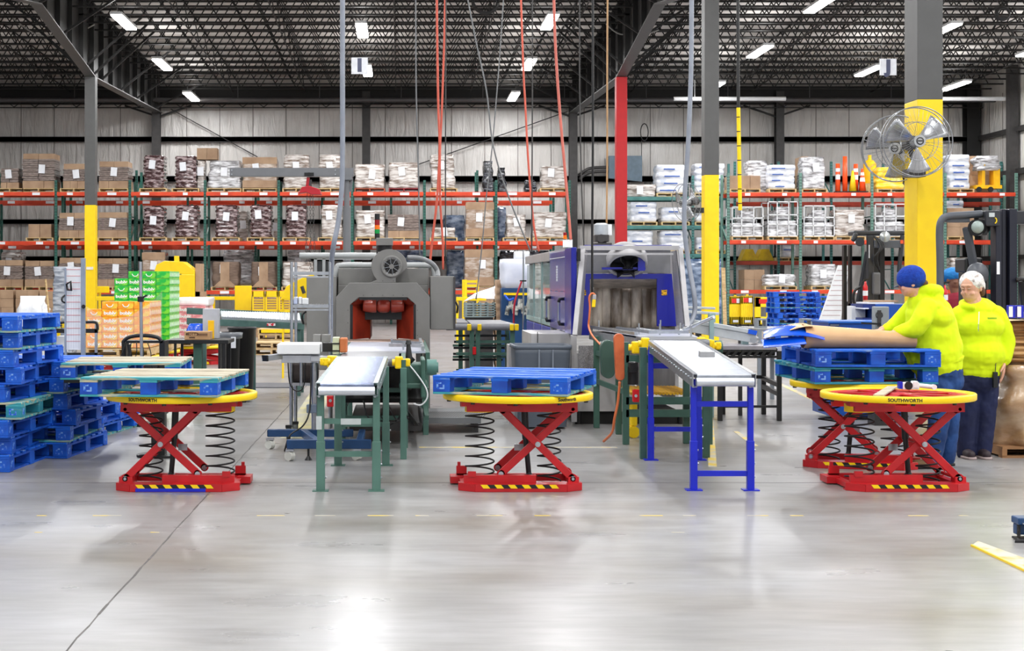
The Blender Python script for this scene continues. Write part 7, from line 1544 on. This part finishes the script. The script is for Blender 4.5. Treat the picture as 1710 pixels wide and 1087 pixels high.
wp(t, 'wheel', RUBBER, lambda b: [b.cyl((X(a, D), D-.12, .24), (X(a, D)+.0, D+.1, .24), .24, n=24) for a in (1448, 1500)], bevel=.02)
def ext(lab, px, D, yt, yb, r=None):
    t = thing('fire_extinguisher', lab, 'fire extinguisher', P(px, yb, D), 0, 'fire extinguishers'); r = r or 4*D/FPX; zt, zb = Z(yt, D), Z(yb, D)
    wp(t, 'cylinder', mat('extinguisher_red', (216, 16, 30), .25, coat=.4), lambda b: b.lathe([(0, zb), (r, zb), (r, zt-.07), (r*.5, zt-.03), (r*.4, zt), (0, zt)], 20, (X(px, D), D, 0)))
    wp(t, 'valve', BLACK, lambda b: (b.bar((X(px, D)-.02, D, zt+.02), (X(px, D)+.05, D, zt+.03), .02, .02), b.tube(smooth_path([(X(px, D), D, zt+.01), (X(px, D)-.05, D-.01, zt-.02), (X(px, D)-.05, D-.02, zt-.15)]), .008, 6)))
    wp(t, 'label', PAPER, lambda b: b.lathe([(r+.001, zb+(zt-zb)*.3), (r+.001, zb+(zt-zb)*.55)], 20, (X(px, D), D, 0)))
ext('red fire extinguisher with white label on the left forklift', 1445, 20.75, 470, 504)
ext('red fire extinguisher at the right edge of the near yellow column', 1577, 16.6, 476, 512, .035)
simple('extinguisher_post', FG, 'dark post carrying the fire extinguisher by the near column', 'post', (X(1578, 16.65), 16.652, 0), lambda b: b.box(-.02, .02, -.02, .02, 0, Z(480, 16.7)))
D = 15.2
t = thing('forklift', 'grey and black forklift with tall mast behind the woman, right side', 'forklift', (X(1650, D), D+.5, 0))
wp(t, 'overhead_guard', FG, lambda b: (b.tube(smooth_path([P(1570, 520, D), P(1570, 440, D), P(1569, 385, D), P(1573, 367, D), P(1584, 361, D), P(1612, 359, D), P(1640, 357, D)], 6), .036, 12), b.box(X(1576, D), X(1620, D), D+.0, D+.12, Z(371, D), Z(364, D)), b.bar(P(1628, 455, D+.1), P(1614, 380, D), .07, .05), b.bar(P(1570, 520, D), P(1572, 590, D+.1), .07, .07)), bevel=.006)
wp(t, 'work_light', mat('lamp_lens_grey', (150, 164, 160), .25), lambda b: b.lathe([(0, -.03), (.05, -.02), (.062, .0), (.05, .03), (0, .03)], 24, (X(1625, D), D-.12, Z(380, D)), 'y'))
wp(t, 'lamp_housing', BLACK, lambda b: (b.cyl(P(1630, 380, D-.08), P(1640, 380, D+.1), .08, n=18), b.box(X(1625, D), X(1646, D), D-.05, D+.1, Z(393, D), Z(368, D))), bevel=.01)
wp(t, 'control_unit', FD, lambda b: b.box(X(1640, D), X(1664, D), D-.1, D+.1, Z(378, D), Z(352, D)), bevel=.01)
wp(t, 'unit_label', mat('label_pale', (190, 198, 200), .4), lambda b: b.box(X(1645, D), X(1654, D), D-.108, D-.1, Z(363, D), Z(356, D)))
wp(t, 'yellow_mark', YEL, lambda b: b.tube([(X(1654, D)+.02*math.cos(a), D-.105, Z(369, D)+.026*math.sin(a)) for a in [-1.4+2.8*k/10 for k in range(11)]], .006, 5))
NV = mat('mast_navy', (30, 32, 46), .35)
wp(t, 'mast', NV, lambda b: (b.box(X(1660, D), X(1670, D), D-.05, D+.1, .1, Z(352, D)), b.box(X(1672, D), X(1679, D), D-.02, D+.12, .1, Z(349, D)), b.box(X(1682, D), X(1695, D), D-.06, D+.12, .1, Z(349, D))), bevel=.006)
wp(t, 'mast_channel', BLACK, lambda b: (b.box(X(1669, D), X(1673, D), D+.02, D+.1, .1, Z(351, D)), b.box(X(1678, D), X(1683, D), D+.02, D+.1, .1, Z(351, D))))
wp(t, 'top_arm', FD, lambda b: b.box(X(1694, D), X(1725, D), D, D+.15, Z(374, D), Z(352, D)), bevel=.01)
wp(t, 'mast_label', PAPER, lambda b: b.box(X(1661, D), X(1666, D), D-.056, D-.05, Z(458, D), Z(437, D)))
wp(t, 'tilt_box', BLACK, lambda b: (b.box(X(1618, D), X(1648, D), D+.1, D+.4, Z(455, D), Z(430, D)), b.box(X(1630, D), X(1655, D), D+.1, D+.5, Z(530, D), Z(452, D))), bevel=.02)
wp(t, 'round_cover', FG, lambda b: b.lathe([(0, -.04), (.1, -.03), (.11, 0), (0, .02)], 24, (X(1631, D), D-.02, Z(457, D)), 'y'))
wp(t, 'body', FD, lambda b: (b.box(X(1600, D), X(1700, D), D+.15, D+1.3, .2, Z(560, D)), b.box(X(1596, D), X(1610, D), D+.2, D+1.2, .3, Z(590, D))), bevel=.04)
wp(t, 'steering_arm', BLACK, lambda b: (b.tube(smooth_path([P(1697, 468, D-.1), P(1708, 466, D-.1), P(1716, 474, D-.1), P(1714, 490, D-.1)]), .022, 8), b.bar(P(1706, 470, D), P(1712, 520, D), .05, .05)))
wD = 14.75
wp(t, 'wheel', RUBBER, lambda b: b.lathe([(.11, -.07), (.17, -.08), (.185, -.05), (.185, .06), (.16, .08), (.11, .07)], 36, (X(1614, wD), wD+.1, .185), 'x'), bevel=0)
wp(t, 'wheel_rim', mat('rim_grey', (170, 172, 172), .4), lambda b: b.lathe([(0, -.05), (.06, -.06), (.09, -.03), (.112, -.06), (.115, .06), (0, .06)], 30, (X(1614, wD), wD+.1, .185), 'x'))
# kraft paper pile at the right edge
t = thing('paper_pile', 'tall heap of brown kraft sheets and rolls wrapped in film at the right edge', 'paper pile', (X(1692, 14.2), 14.2, 0)); D = 13.9
KP = mat('kraft_sheet_stack', (206, 162, 112), .7, 0, (178, 134, 88), sc=3)
q = random.Random(4)
def sheets(b):
    lumpy(b, .66, .8, Z(538, D)-Z(604, D), 8, 7, .05, .035, 44, e=.2, per=6)
    for v_ in b.v: v_ += Vector((X(1657, D)+.37, D+.32, Z(604, D)))
wp(t, 'sheet_bundle', KP, sheets)
for k in range(5):
    z0 = Z(598-12*k, D); ph = q.uniform(0, 6)
    b = MB(); b.grid(lambda u, v: (.6*u, .8*v, .014*math.sin(4*u+ph)+.01*math.sin(5*v+ph)), 10, 6, 0, True, .006)
    for v_ in b.v: v_ += Vector((X(1655, D)+q.uniform(-.02, .03), D-.1, z0))
    b.build('sheet_edge', KP, t, world=True)
wp(t, 'top_sheet', mat('kraft_top', (228, 186, 140), .6), lambda b: b.grid(lambda u, v: (X(1684, D)-.1+.6*u, D-.15+.95*v, Z(536, D)+.01*math.sin(5*u)), 8, 5, 0, True, .012))
wp(t, 'paper_rolls', mat('kraft_roll', (198, 152, 106), .6, coat=.2), lambda b: [b.cyl((X(a, D), D+.1, .75), (X(a, D), D+.1, .95), .085, n=20) for a in (1677, 1697, 1716)])
FK = mat('film_over_kraft', (168, 132, 96), .25, 0, (206, 180, 150), sc=3, stretch=(1, 1, 2), bump=1, bsc=4, coat=.7, thr=(.4, .7))
wp(t, 'wrapped_rolls', FK, lambda b: [lumpy(b, .78, .95, .72, 6, 1, .02, .08, 44, e=.4, z0=.1, per=12)] and [v.__iadd__(Vector((X(1736, D), D+.35, 0))) for v in b.v])
o = MB(); pallet_simple(o, .8, 1.0, .1); tag(o.build('wooden_pallet', mat('brown_pallet', (150, 108, 70), .7), loc=(X(1738, 13.9), 14.25, 0)), 'brown wooden pallet under the kraft paper heap', 'pallet')
for i, (a, lb) in enumerate(((1688, 'left'), (1702, 'right'))):
    t = thing('supply_carton', 'small blue and white carton on the kraft paper heap, '+lb+' one', 'carton', (X(a, 14.1), 14.1, Z(536, 13.9)+.022), 0, 'small blue and white cartons')
    MB().box(-.03, .03, -.03, .03, 0, .115).build('box', BLUEF, t, bevel=.004); MB().box(-.029, .005, -.032, -.03, .01, .105).build('white_panel', PAPER, t)
# things at the lower right edge of the floor
t = thing('floor_ramp', 'worn white and yellow edged strip lying on the floor at the lower right', 'floor strip', P(1665, 930, DF(930)))
Dr = DF(930)
a0, a1 = P(1622, 912, DF(912)), P(1740, 968, DF(968)); e0 = P(1633, 906.5, DF(906.5)); e1 = P(1745, 948, DF(948))
wp(t, 'worn_top', mat('worn_white_top', (196, 190, 172), .5, 0, (190, 164, 84), sc=6, thr=(.5, .66)), lambda b: b.add([a0+Vector((0, 0, .004)), Vector((a1.x, a1.y, .012)), Vector((e1.x, e1.y, .012)), e0+Vector((0, 0, .012)), (a0.x, a0.y, 0), (a1.x, a1.y, 0), (e1.x, e1.y, 0), (e0.x, e0.y, 0)], [(0, 1, 2, 3), (0, 4, 5, 1), (3, 2, 6, 7), (0, 3, 7, 4), (1, 5, 6, 2)]))
wp(t, 'yellow_edge', YEL, lambda b: b.bar((a0.x, a0.y-.004, .006), (a1.x, a1.y-.004, .006), .012, .012))
t = thing('floor_machine', 'dark blue and black floor device cut off by the right edge', 'machine', (X(1712, 9.4), 9.4, 0)); D = 9.35
wp(t, 'housing', NB, lambda b: (b.box(X(1701.0, D), X(1767.0, D), D, D+.12, Z(877, D), Z(865, D)), b.box(X(1703.0, D), X(1767.0, D), D+.05, D+.11, .03, Z(877, D))), bevel=.008)
wp(t, 'spring_post', STEEL_D, lambda b: [b.cyl((X(1705.5, D)-.0, D+.04, .02+k*.008), (X(1705.5, D), D+.04, .025+k*.008), .011, n=12) for k in range(12)])
wp(t, 'base_arm', BLACK, lambda b: (b.box(X(1700.0, D), X(1767.0, D), D-.02, D+.1, Z(903, D), Z(899, D)),), bevel=.004)
wp(t, 'black_foot', RUBBER, lambda b: b.prism([(X(1688.0, D), D-.06), (X(1767.0, D), D-.08), (X(1767.0, D), D+.12), (X(1702.0, D), D+.02)], 'z', 0, .014))
wp(t, 'silver_bar', CHROME, lambda b: b.bar(P(1708, 874, D-.005), P(1725, 880, D-.005), .01, .008))

for (px, py, r_, D, lb) in ((811, 2, 20, 40, 'big black cable coil hung under the roof in the middle'), (1676, 22, 10, 40, 'black cable coil hung under the roof near the right wall')):
    b = MB()
    for k in range(3): b.tube([((r_+k*1.2)*D/FPX*math.cos(a), k*.04, (r_+k*1.2)*D/FPX*math.sin(a)*.9) for a in [2*PI*i/28 for i in range(28)]], .022, 6, closed=True)
    b.cyl((0, .05, r_*D/FPX*.85), (0, .05, 9.3-Z(py, D)), .012, n=6)
    tag(b.build('cable_coil', BLACK, loc=P(px, py, D)), lb, 'cable')
hose('roof_conduit', mat('pale_conduit', (170, 168, 164), .4), 'thin pale bent conduit crossing the left roof girder', [P(20, 30, 45.3), P(62, 58, 45.3), P(100, 57, 45.3), P(128, 55, 45.3), P(158, 41, 45.3)], .022, 'conduit', 6)
hose('roof_conduit', mat('pale_conduit', (170, 168, 164), .4), 'thin pale bent conduit crossing the right roof girder', [P(1012, 40, 45.3), P(1036, 57, 45.3), P(1080, 56, 45.3), P(1100, 50, 45.3)], .022, 'conduit', 6)
# ================================================================== people
SKIN = mat('skin', (224, 172, 148), .5, 0, (208, 150, 126), sc=9)
HV = mat('hi_vis_fleece', (226, 248, 0), .85, 0, (212, 236, 0), sc=3, bump=.5, bsc=4, stretch=(1.6, 1, 1))
JEAN = mat('denim_blue', (18, 52, 104), .8, 0, (34, 78, 140), sc=5, bump=.3, bsc=14)
JEAN2 = mat('dark_navy_trousers', (16, 24, 62), .8, 0, (24, 34, 78), sc=4, bump=.3, bsc=12)
def ell(b, c, r, n=18, rot=None, mi=0):
    vs = []; fs = []; m = n//2
    for j in range(1, m):
        th = PI*j/m
        for i in range(n): a = 2*PI*i/n; vs.append(Vector((r[0]*math.sin(th)*math.cos(a), r[1]*math.sin(th)*math.sin(a), r[2]*math.cos(th))))
    for j in range(m-2): fs += [(j*n+i, j*n+(i+1) % n, (j+1)*n+(i+1) % n, (j+1)*n+i) for i in range(n)]
    t_ = len(vs); vs += [Vector((0, 0, r[2])), Vector((0, 0, -r[2]))]
    fs += [(t_, (i+1) % n, i) for i in range(n)]+[(t_+1, (m-2)*n+i, (m-2)*n+(i+1) % n) for i in range(n)]
    if rot is not None: vs = [rot @ v for v in vs]
    b.add([v+Vector(c) for v in vs], fs, mi, True)
def cap(b, p, q, r0, r1, n=14):
    p, q = Vector(p), Vector(q); k = max(3, int((q-p).length/.03))
    b.tube([p+(q-p)*i/k for i in range(k+1)], [r0+(r1-r0)*i/k for i in range(k+1)], n); ell(b, p, (r0,)*3, 14); ell(b, q, (r1,)*3, 14)
def chainc(b, pts, rs, n=14):
    for i in range(len(pts)-1): cap(b, pts[i], pts[i+1], rs[i], rs[i+1], n)
def body(name, m, t, fn, vox=.01, sm=6, disp=0, dsc=.12, wrinkle=0):
    b = MB(); fn(b); o = b.build(name, m, t)
    r = o.modifiers.new('remesh', 'REMESH'); r.mode = 'VOXEL'; r.voxel_size = vox; r.use_smooth_shade = True
    s = o.modifiers.new('smooth', 'SMOOTH'); s.factor = .6; s.iterations = sm
    if disp:
        tx = bpy.data.textures.new('folds', 'CLOUDS'); tx.noise_scale = dsc; tx.noise_depth = 2
        d = o.modifiers.new('folds', 'DISPLACE'); d.texture = tx; d.strength = disp; d.mid_level = .5
    return o
def hand(b, w, d, up, thumb, curl=.3, L=.175, side=1):
    """palm and five fingers; w wrist point, d finger direction, up back-of-hand normal, thumb sideways direction"""
    w, d, up, th = Vector(w), Vector(d).normalized(), Vector(up).normalized(), Vector(thumb).normalized()
    pl = L*.5
    for i in range(4):
        o = th*(.033-.022*i); base = w+d*pl*(1-.06*abs(i-1))+o
        cap(b, w+o*.7+d*.01, base, .0135, .0115, 8)
        ln = L*(.43, .48, .44, .34)[i]; p0 = base; dd = d.copy()
        for k, f in enumerate((.45, .32, .23)):
            dd = (dd-up*curl*(.35+.3*k)).normalized(); p1 = p0+dd*ln*f; cap(b, p0, p1, .0098-.001*k, .0092-.0012*k, 8); p0 = p1
    p0 = w+th*.03+d*.02; p1 = p0+(d*.7+th*.75-up*.2).normalized()*L*.22; p2 = p1+(d*.9+th*.25-up*.3).normalized()*L*.2; cap(b, p0, p1, .014, .0115, 8); cap(b, p1, p2, .0112, .009, 8)
def headm(b, c, r, M):                                # skull, jaw, nose, ears; M turns face direction (-y local)
    c = Vector(c); f = lambda p: c+M @ Vector(p)
    ell(b, f((0, .01, .02)), (r*.8, r*.98, r*1.02), 22, M.to_3x3()); ell(b, f((0, -.018, -.045)), (r*.68, r*.74, r*.72), 20, M.to_3x3()); ell(b, f((0, -.05, -.085)), (.03, .026, .024), 12, M.to_3x3())
    ell(b, f((0, -r*.93, -.02)), (.0125, .02, .02), 12, M.to_3x3()); ell(b, f((0, -r*.9, .0)), (.0085, .012, .026), 12, M.to_3x3())
    for s in (-1, 1): ell(b, f((s*r*.8, .012, -.01)), (.01, .02, .03), 12, M.to_3x3()); ell(b, f((s*.038, -r*.66, -.035)), (.026, .022, .022), 12, M.to_3x3())
    ell(b, f((0, -r*.8, .035)), (.05, .014, .016), 12, M.to_3x3())
def face(t, c, r, M, brow=(92, 62, 48), looking_down=True):
    c = Vector(c); f = lambda p: c+M @ Vector(p)
    for nm, m, fn in (('eyebrow', mat('brow_%d' % brow[0], brow, .8), lambda b: [b.tube([f((s*x, -r*.9+abs(x)*.35-.008, .033+.006*math.sin(k*.9))) for k, x in enumerate((.014, .024, .034, .042))], .0016, 6) for s in (-1, 1)]),
        ('eye', mat('eye_white', (236, 230, 226), .2), lambda b: [ell(b, f((s*.03, -r*.82, .01)), (.011, .008, .004), 12) for s in (-1, 1)]),
        ('eyelid', mat('lid_skin', (218, 164, 140), .5), lambda b: [b.tube([f((s*(.018+.006*k), -r*.9+.0035*k-.004, .012+.004*math.sin(k*.8))) for k in range(5)], .0036, 6) for s in (-1, 1)]),
        ('lash_line', mat('lash_dark', (62, 42, 36), .6), lambda b: [b.tube([f((s*(.019+.0055*k), -r*.91+.0035*k-.004, .0075+.001*abs(k-2))) for k in range(5)], .0017, 5) for s in (-1, 1)]),
        ('lips', mat('lips_pink', (190, 108, 102), .4), lambda b: (b.tube([f((x, -r*.86+abs(x)*.5, -.058-.003*abs(x)/.02)) for x in (-.024, -.014, -.005, .005, .014, .024)], [.002, .0042, .005, .005, .0042, .002], 8)))):
        b = MB(); fn(b); b.build(nm, m, t)
# ---- man leaning over the rolled cardboard
DMn = 13.1; S = FPX/DMn; BX = X(1572, DMn)
def mp(px, py, y=0): return Vector(((px-1572)/S, y, (779.6-py)/S))
t = thing('person', 'person in hi-vis yellow hoodie, blue knit cap and jeans leaning over the rolled cardboard', 'person', (BX, DMn, 0))
MH = Matrix.Rotation(R(-104), 4, 'Z') @ Matrix.Rotation(R(10), 4, 'X')
hc = mp(1519, 472, -.02)
def mskin(b):
    headm(b, hc, .098, MH); cap(b, hc+Vector((.03, 0, -.05)), mp(1538, 503), .06, .07)
    chainc(b, [mp(1538, 506), mp(1552, 545), mp(1566, 600)], [.1, .15, .15])
    chainc(b, [mp(1536, 516, -.17), mp(1511, 552, -.2), mp(1487, 552, -.14)], [.05, .042, .028]); chainc(b, [mp(1536, 514, .17), mp(1505, 545, .2), mp(1480, 551, .12)], [.05, .042, .028])
    chainc(b, [mp(1560, 610, -.08), mp(1560, 700, -.12), mp(1550, 768, -.1)], [.09, .06, .045]); chainc(b, [mp(1580, 608, .06), mp(1592, 700, .07), mp(1588, 762, .1)], [.09, .06, .045])
    hand(b, mp(1489, 552.5, -.14), (-1, .05, -.18), (-.1, 0, 1), (0, 1, .0), .45); hand(b, mp(1482, 551, .12), (-1, -.15, -.18), (-.1, 0, 1), (0, -1, 0), .45)
body('body', SKIN, t, mskin, .0045, 3)
def mhood(b):
    chainc(b, [mp(1543, 508), mp(1552, 530), mp(1557, 560), mp(1561, 590), mp(1565, 604)], [.14, .2, .22, .225, .21], 20)
    ell(b, mp(1557, 530, 0), (.165, .25, .13), 22); ell(b, mp(1548, 512, 0), (.12, .22, .08), 20); ell(b, mp(1541, 575, 0), (.17, .19, .19), 20); ell(b, mp(1574, 580), (.165, .19, .16), 22)
    ell(b, mp(1536, 600, -.02), (.11, .16, .1), 16); ell(b, mp(1531, 611, -.02), (.06, .12, .06), 16)
    chainc(b, [mp(1537, 514, -.17), mp(1525, 532, -.22), mp(1512, 549, -.22), mp(1500, 551, -.18), mp(1489, 551, -.145)], [.085, .085, .078, .064, .043], 16)
    chainc(b, [mp(1537, 514, .17), mp(1508, 545, .2), mp(1488, 550, .13)], [.085, .074, .043], 16)
    chainc(b, [mp(1531, 488, -.04), mp(1548, 484, -.1), mp(1563, 487, -.03), mp(1566, 494, .05), mp(1550, 490, .11), mp(1534, 488, .06)], [.04, .05, .055, .055, .05, .04], 14)
    ell(b, mp(1556, 498, 0), (.09, .13, .055), 16); ell(b, mp(1566, 503, -.02), (.05, .09, .05), 14)
    # cut-off of the hem: ribbed band
body('hoodie', HV, t, mhood, .009, 7, .022, .13)
def band(b):
    rg = []
    for k in range(4): rg.append([mp(1569, 607, 0)+Vector((.2*math.cos(a)*(1-.02*k), .2*math.sin(a), -.012*k+.03 - .05*-math.cos(a)*.9)) for a in [2*PI*i/40 for i in range(40)]])
    b.loft(rg)
body('ribbed_hem', HV, t, lambda b: band(b), .008, 3)
body('jeans', JEAN, t, lambda b: (ell(b, mp(1570, 622), (.185, .19, .15), 22), ell(b, mp(1576, 636), (.165, .17, .13), 20), chainc(b, [mp(1562, 645, -.09), mp(1560, 700, -.12), mp(1551, 766, -.1)], [.115, .09, .068], 16), chainc(b, [mp(1582, 645, .06), mp(1590, 700, .07), mp(1588, 766, .1)], [.12, .09, .072], 16)), .009, 6, .016, .07)
wpl = lambda nm, m, fn, **k: (lambda b: (fn(b), b.build(nm, m, t, **k))[1])(MB())
for c, nm in ((mp(1547, 774, -.1), 0), (mp(1584, 774, .1), 1)):
    body('boot', mat('brown_boot', (122, 94, 62), .7, 0, (98, 72, 46), sc=8), t, lambda b: (cap(b, (c.x+.03, c.y, .045), (c.x-.13, c.y-.02, .04), .042, .036), cap(b, (c.x+.03, c.y, .05), (c.x+.02, c.y, .13), .045, .05)), .008, 3)
    wpl('boot_sole', RUBBER, lambda b: b.loft([[Vector((c.x-.05+x, c.y+y, z)) for x, y in rrect(.27, .1, 24, .5)] for z in (.001, .02)]))
KN = mat('blue_knit', (10, 62, 166), .9, 0, (8, 48, 140), sc=30, bump=.4, bsc=60)
def beanie(b):
    M = MH; ell(b, hc+M @ Vector((0, .014, .04)), (.104, .12, .108), 24, M.to_3x3()); rg = []
    for z, k in ((.0, 1.0), (.02, 1.04), (.05, 1.04)): rg.append([hc+M @ Vector((.098*k*math.cos(a), .012+.114*k*math.sin(a), z+.0)) for a in [2*PI*i/32 for i in range(32)]])
    b.loft(rg)
body('knit_cap', KN, t, beanie, .006, 4)
wpl('cap_bill', mat('dark_bill', (40, 52, 80), .7), lambda b: b.grid(lambda u, v: hc+MH @ Vector(((u-.5)*.13, -.1-.05*v*(1-(2*u-1)**2), -.002-.01*v)), 8, 4, 0, True, .006))
wpl('hair', mat('hair_brown', (96, 66, 48), .8), lambda b: ell(b, hc+MH @ Vector((0, .075, -.015)), (.07, .035, .035), 14))
face(t, hc, .098, MH)
wpl('back_pocket', JEAN2, lambda b: b.box(-.06, .03, -.187, -.183, .775, .778))
# ---- woman
DWm = 13.8; S2 = FPX/DWm; zf = VY+EYE*S2
def wq(px, py, y=0): return Vector(((px-1632)/S2, y, (zf-py)/S2))
t = thing('person', 'person in hi-vis yellow hoodie with white hair net and radio, standing and looking down', 'person', (X(1632, DWm), DWm, 0))
MHW = Matrix.Rotation(R(-46), 4, 'Z') @ Matrix.Rotation(R(14), 4, 'X')
wc = wq(1619, 480, -.03)
def wskin(b):
    headm(b, wc, .106, MHW); ell(b, wc+MHW @ Vector((0, -.03, -.075)), (.066, .055, .045), 16, MHW.to_3x3()); cap(b, wc+Vector((.015, .02, -.06)), wq(1630, 520), .068, .08)
    chainc(b, [wq(1632, 525), wq(1634, 580), wq(1636, 630)], [.12, .15, .15])
    chainc(b, [wq(1665, 524), wq(1681, 570), wq(1674, 603, -.05)], [.05, .042, .03]); chainc(b, [wq(1600, 524), wq(1588, 570, .03), wq(1594, 606, .0)], [.05, .042, .03])
    chainc(b, [wq(1648, 640), wq(1644, 700), wq(1638, 760)], [.08, .06, .045]); chainc(b, [wq(1618, 640), wq(1616, 700), wq(1613, 760)], [.08, .06, .045])
    hand(b, wq(1672, 606, -.075), (-.16, -.12, -1), (.9, -.3, -.1), (-.45, -.9, .1), .28, .18); hand(b, wq(1594, 606, .0), (.1, -.1, -1), (-.9, -.3, 0), (.4, -.9, 0), .3)
body('body', SKIN, t, wskin, .0045, 2)
def whood(b):
    chainc(b, [wq(1632, 520), wq(1634, 545), wq(1635, 575), wq(1636, 605), wq(1636, 615)], [.12, .18, .19, .195, .185], 20)
    ell(b, wq(1634, 545, -.04), (.21, .17, .14), 22); ell(b, wq(1636, 590, -.04), (.2, .19, .17), 22)
    chainc(b, [wq(1603, 526), wq(1632, 517), wq(1663, 526)], [.082, .095, .085], 16); ell(b, wq(1636, 618), (.178, .18, .07), 20)
    chainc(b, [wq(1664, 527), wq(1674, 548), wq(1680, 572), wq(1676, 598, -.05)], [.088, .086, .082, .052], 16)
    chainc(b, [wq(1602, 527), wq(1589, 570, .03), wq(1594, 600, .0)], [.085, .078, .05], 16)
    chainc(b, [wq(1616, 513, -.12), wq(1606, 510, -.05), wq(1612, 506, .06), wq(1632, 503, .1), wq(1650, 506, .07), wq(1655, 512, -.04), wq(1642, 517, -.1)], [.022, .03, .036, .045, .045, .038, .024], 12)
body('hoodie', HV, t, whood, .009, 6, .02, .12)
body('cuff', HV, t, lambda b: cap(b, wq(1676, 596, -.045), wq(1674, 603, -.055), .043, .04), .006, 2)
wpl('drawstring', PAPER, lambda b: (b.tube(smooth_path([wq(1621, 520, -.2), wq(1618, 535, -.235), wq(1616, 548, -.25)]), .003, 6),))
wpl('zipper', mat('zip_grey', (150, 160, 120), .4), lambda b: b.box(wq(1616, 0).x, wq(1616, 0).x+.004, -.256, -.25, wq(0, 552).z, wq(0, 540).z))
wpl('chest_print', mat('print_dim_green', (150, 190, 20), .7), lambda b: (b.box(wq(1634, 0).x, wq(1648, 0).x, -.232, -.214, wq(0, 532).z, wq(0, 529).z),))
body('trousers', JEAN2, t, lambda b: (ell(b, wq(1635, 632), (.175, .17, .15), 22), chainc(b, [wq(1648, 645), wq(1646, 700), wq(1640, 755)], [.105, .085, .08], 16), chainc(b, [wq(1619, 645), wq(1616, 700), wq(1613, 755)], [.105, .085, .08], 16)), .009, 6, .016, .07)
for px in (1637, 1611):
    c = wq(px, 766)
    body('shoe', mat('dark_sneaker', (52, 40, 46), .6), t, lambda b: (cap(b, (c.x, .03, .05), (c.x, -.15, .04), .045, .04),), .008, 3)
    wpl('shoe_sole', mat('sneaker_sole', (176, 158, 156), .6), lambda b: b.loft([[Vector((c.x+x, -.06+y, z)) for x, y in rrect(.1, .28, 24, .5)] for z in (.001, .022)]))
wpl('radio', BLACK, lambda b: (b.box(wq(1645, 0).x, wq(1652, 0).x, -.2, -.165, wq(0, 645).z, wq(0, 619).z), b.cyl(wq(1649, 620, -.18), wq(1649, 598, -.2), .004, n=6)), bevel=.005)
def net(b):
    M = MHW; ell(b, wc+M @ Vector((0, .03, .042)), (.104, .112, .098), 26, M.to_3x3()); ell(b, wc+M @ Vector((.012, .11, -.01)), (.07, .055, .075), 18, M.to_3x3())
body('hair_net', mat('hair_net_white', (240, 236, 234), .6, 0, (168, 156, 150), sc=24, thr=(.5, .66), bump=.8, bsc=30), t, net, .007, 2, .008, .03)
wpl('hair', mat('hair_brown', (96, 66, 48), .8), lambda b: (ell(b, wc+MHW @ Vector((.06, .075, -.055)), (.03, .04, .045), 14), ell(b, wc+MHW @ Vector((.03, .1, -.07)), (.05, .03, .03), 14)))
face(t, wc, .106, MHW, (110, 78, 62))
# ---- third worker in the background
DB = 18.3; S3 = FPX/DB; z3 = VY+EYE*S3
def bq(px, py, y=0): return Vector(((px-1596)/S3, y, (z3-py)/S3))
t = thing('person', 'person in maroon shirt and blue bouffant cap, half hidden behind the forklift post', 'person', (X(1596, DB), DB, 0))
MB3 = Matrix.Rotation(R(30), 4, 'Z'); bc = bq(1592, 466)
def bskin(b):
    headm(b, bc, .098, MB3); cap(b, bc+Vector((0, 0, -.06)), bq(1597, 492), .055, .06); chainc(b, [bq(1598, 500), bq(1598, 560), bq(1598, 590)], [.1, .12, .12])
    for s in (-1, 1): chainc(b, [bq(1597+s*24, 502), bq(1597+s*30, 545), bq(1597+s*26, 580, -.1)], [.05, .04, .03]); chainc(b, [bq(1597+s*12, 590), bq(1597+s*12, 640), bq(1597+s*12, 682)], [.08, .06, .04]); hand(b, bq(1597+s*26, 582, -.1), (0, -.1, -1), (s, 0, 0), (0, -1, 0))
body('body', mat('skin_dark', (128, 84, 62), .5), t, bskin, .006, 2)
body('shirt', mat('maroon_shirt', (134, 18, 42), .8, bump=.3, bsc=9), t, lambda b: (chainc(b, [bq(1598, 504), bq(1598, 540), bq(1598, 585)], [.13, .15, .15], 16), [chainc(b, [bq(1597+s*22, 504), bq(1597+s*30, 545)], [.075, .065]) for s in (-1, 1)]), .01, 5)
body('trousers', JEAN2, t, lambda b: (ell(b, bq(1598, 592), (.16, .14, .12)), [chainc(b, [bq(1597+s*12, 600), bq(1597+s*12, 640), bq(1597+s*12, 680)], [.1, .08, .07]) for s in (-1, 1)]), .01, 4)
for s in (-1, 1): body('shoe', BLACK, t, lambda b: cap(b, (bq(1597+s*12, 0).x, .03, .045), (bq(1597+s*12, 0).x, -.13, .04), .042, .038), .01, 2)
body('bouffant_cap', mat('blue_bouffant', (24, 128, 196), .7, 0, (16, 104, 176), sc=14, bump=.6, bsc=20), t, lambda b: (ell(b, bc+Vector((0, .02, .055)), (.125, .13, .085), 22), ell(b, bc+Vector((-.07, .05, .02)), (.07, .07, .06), 16)), .008, 2, .012, .03)
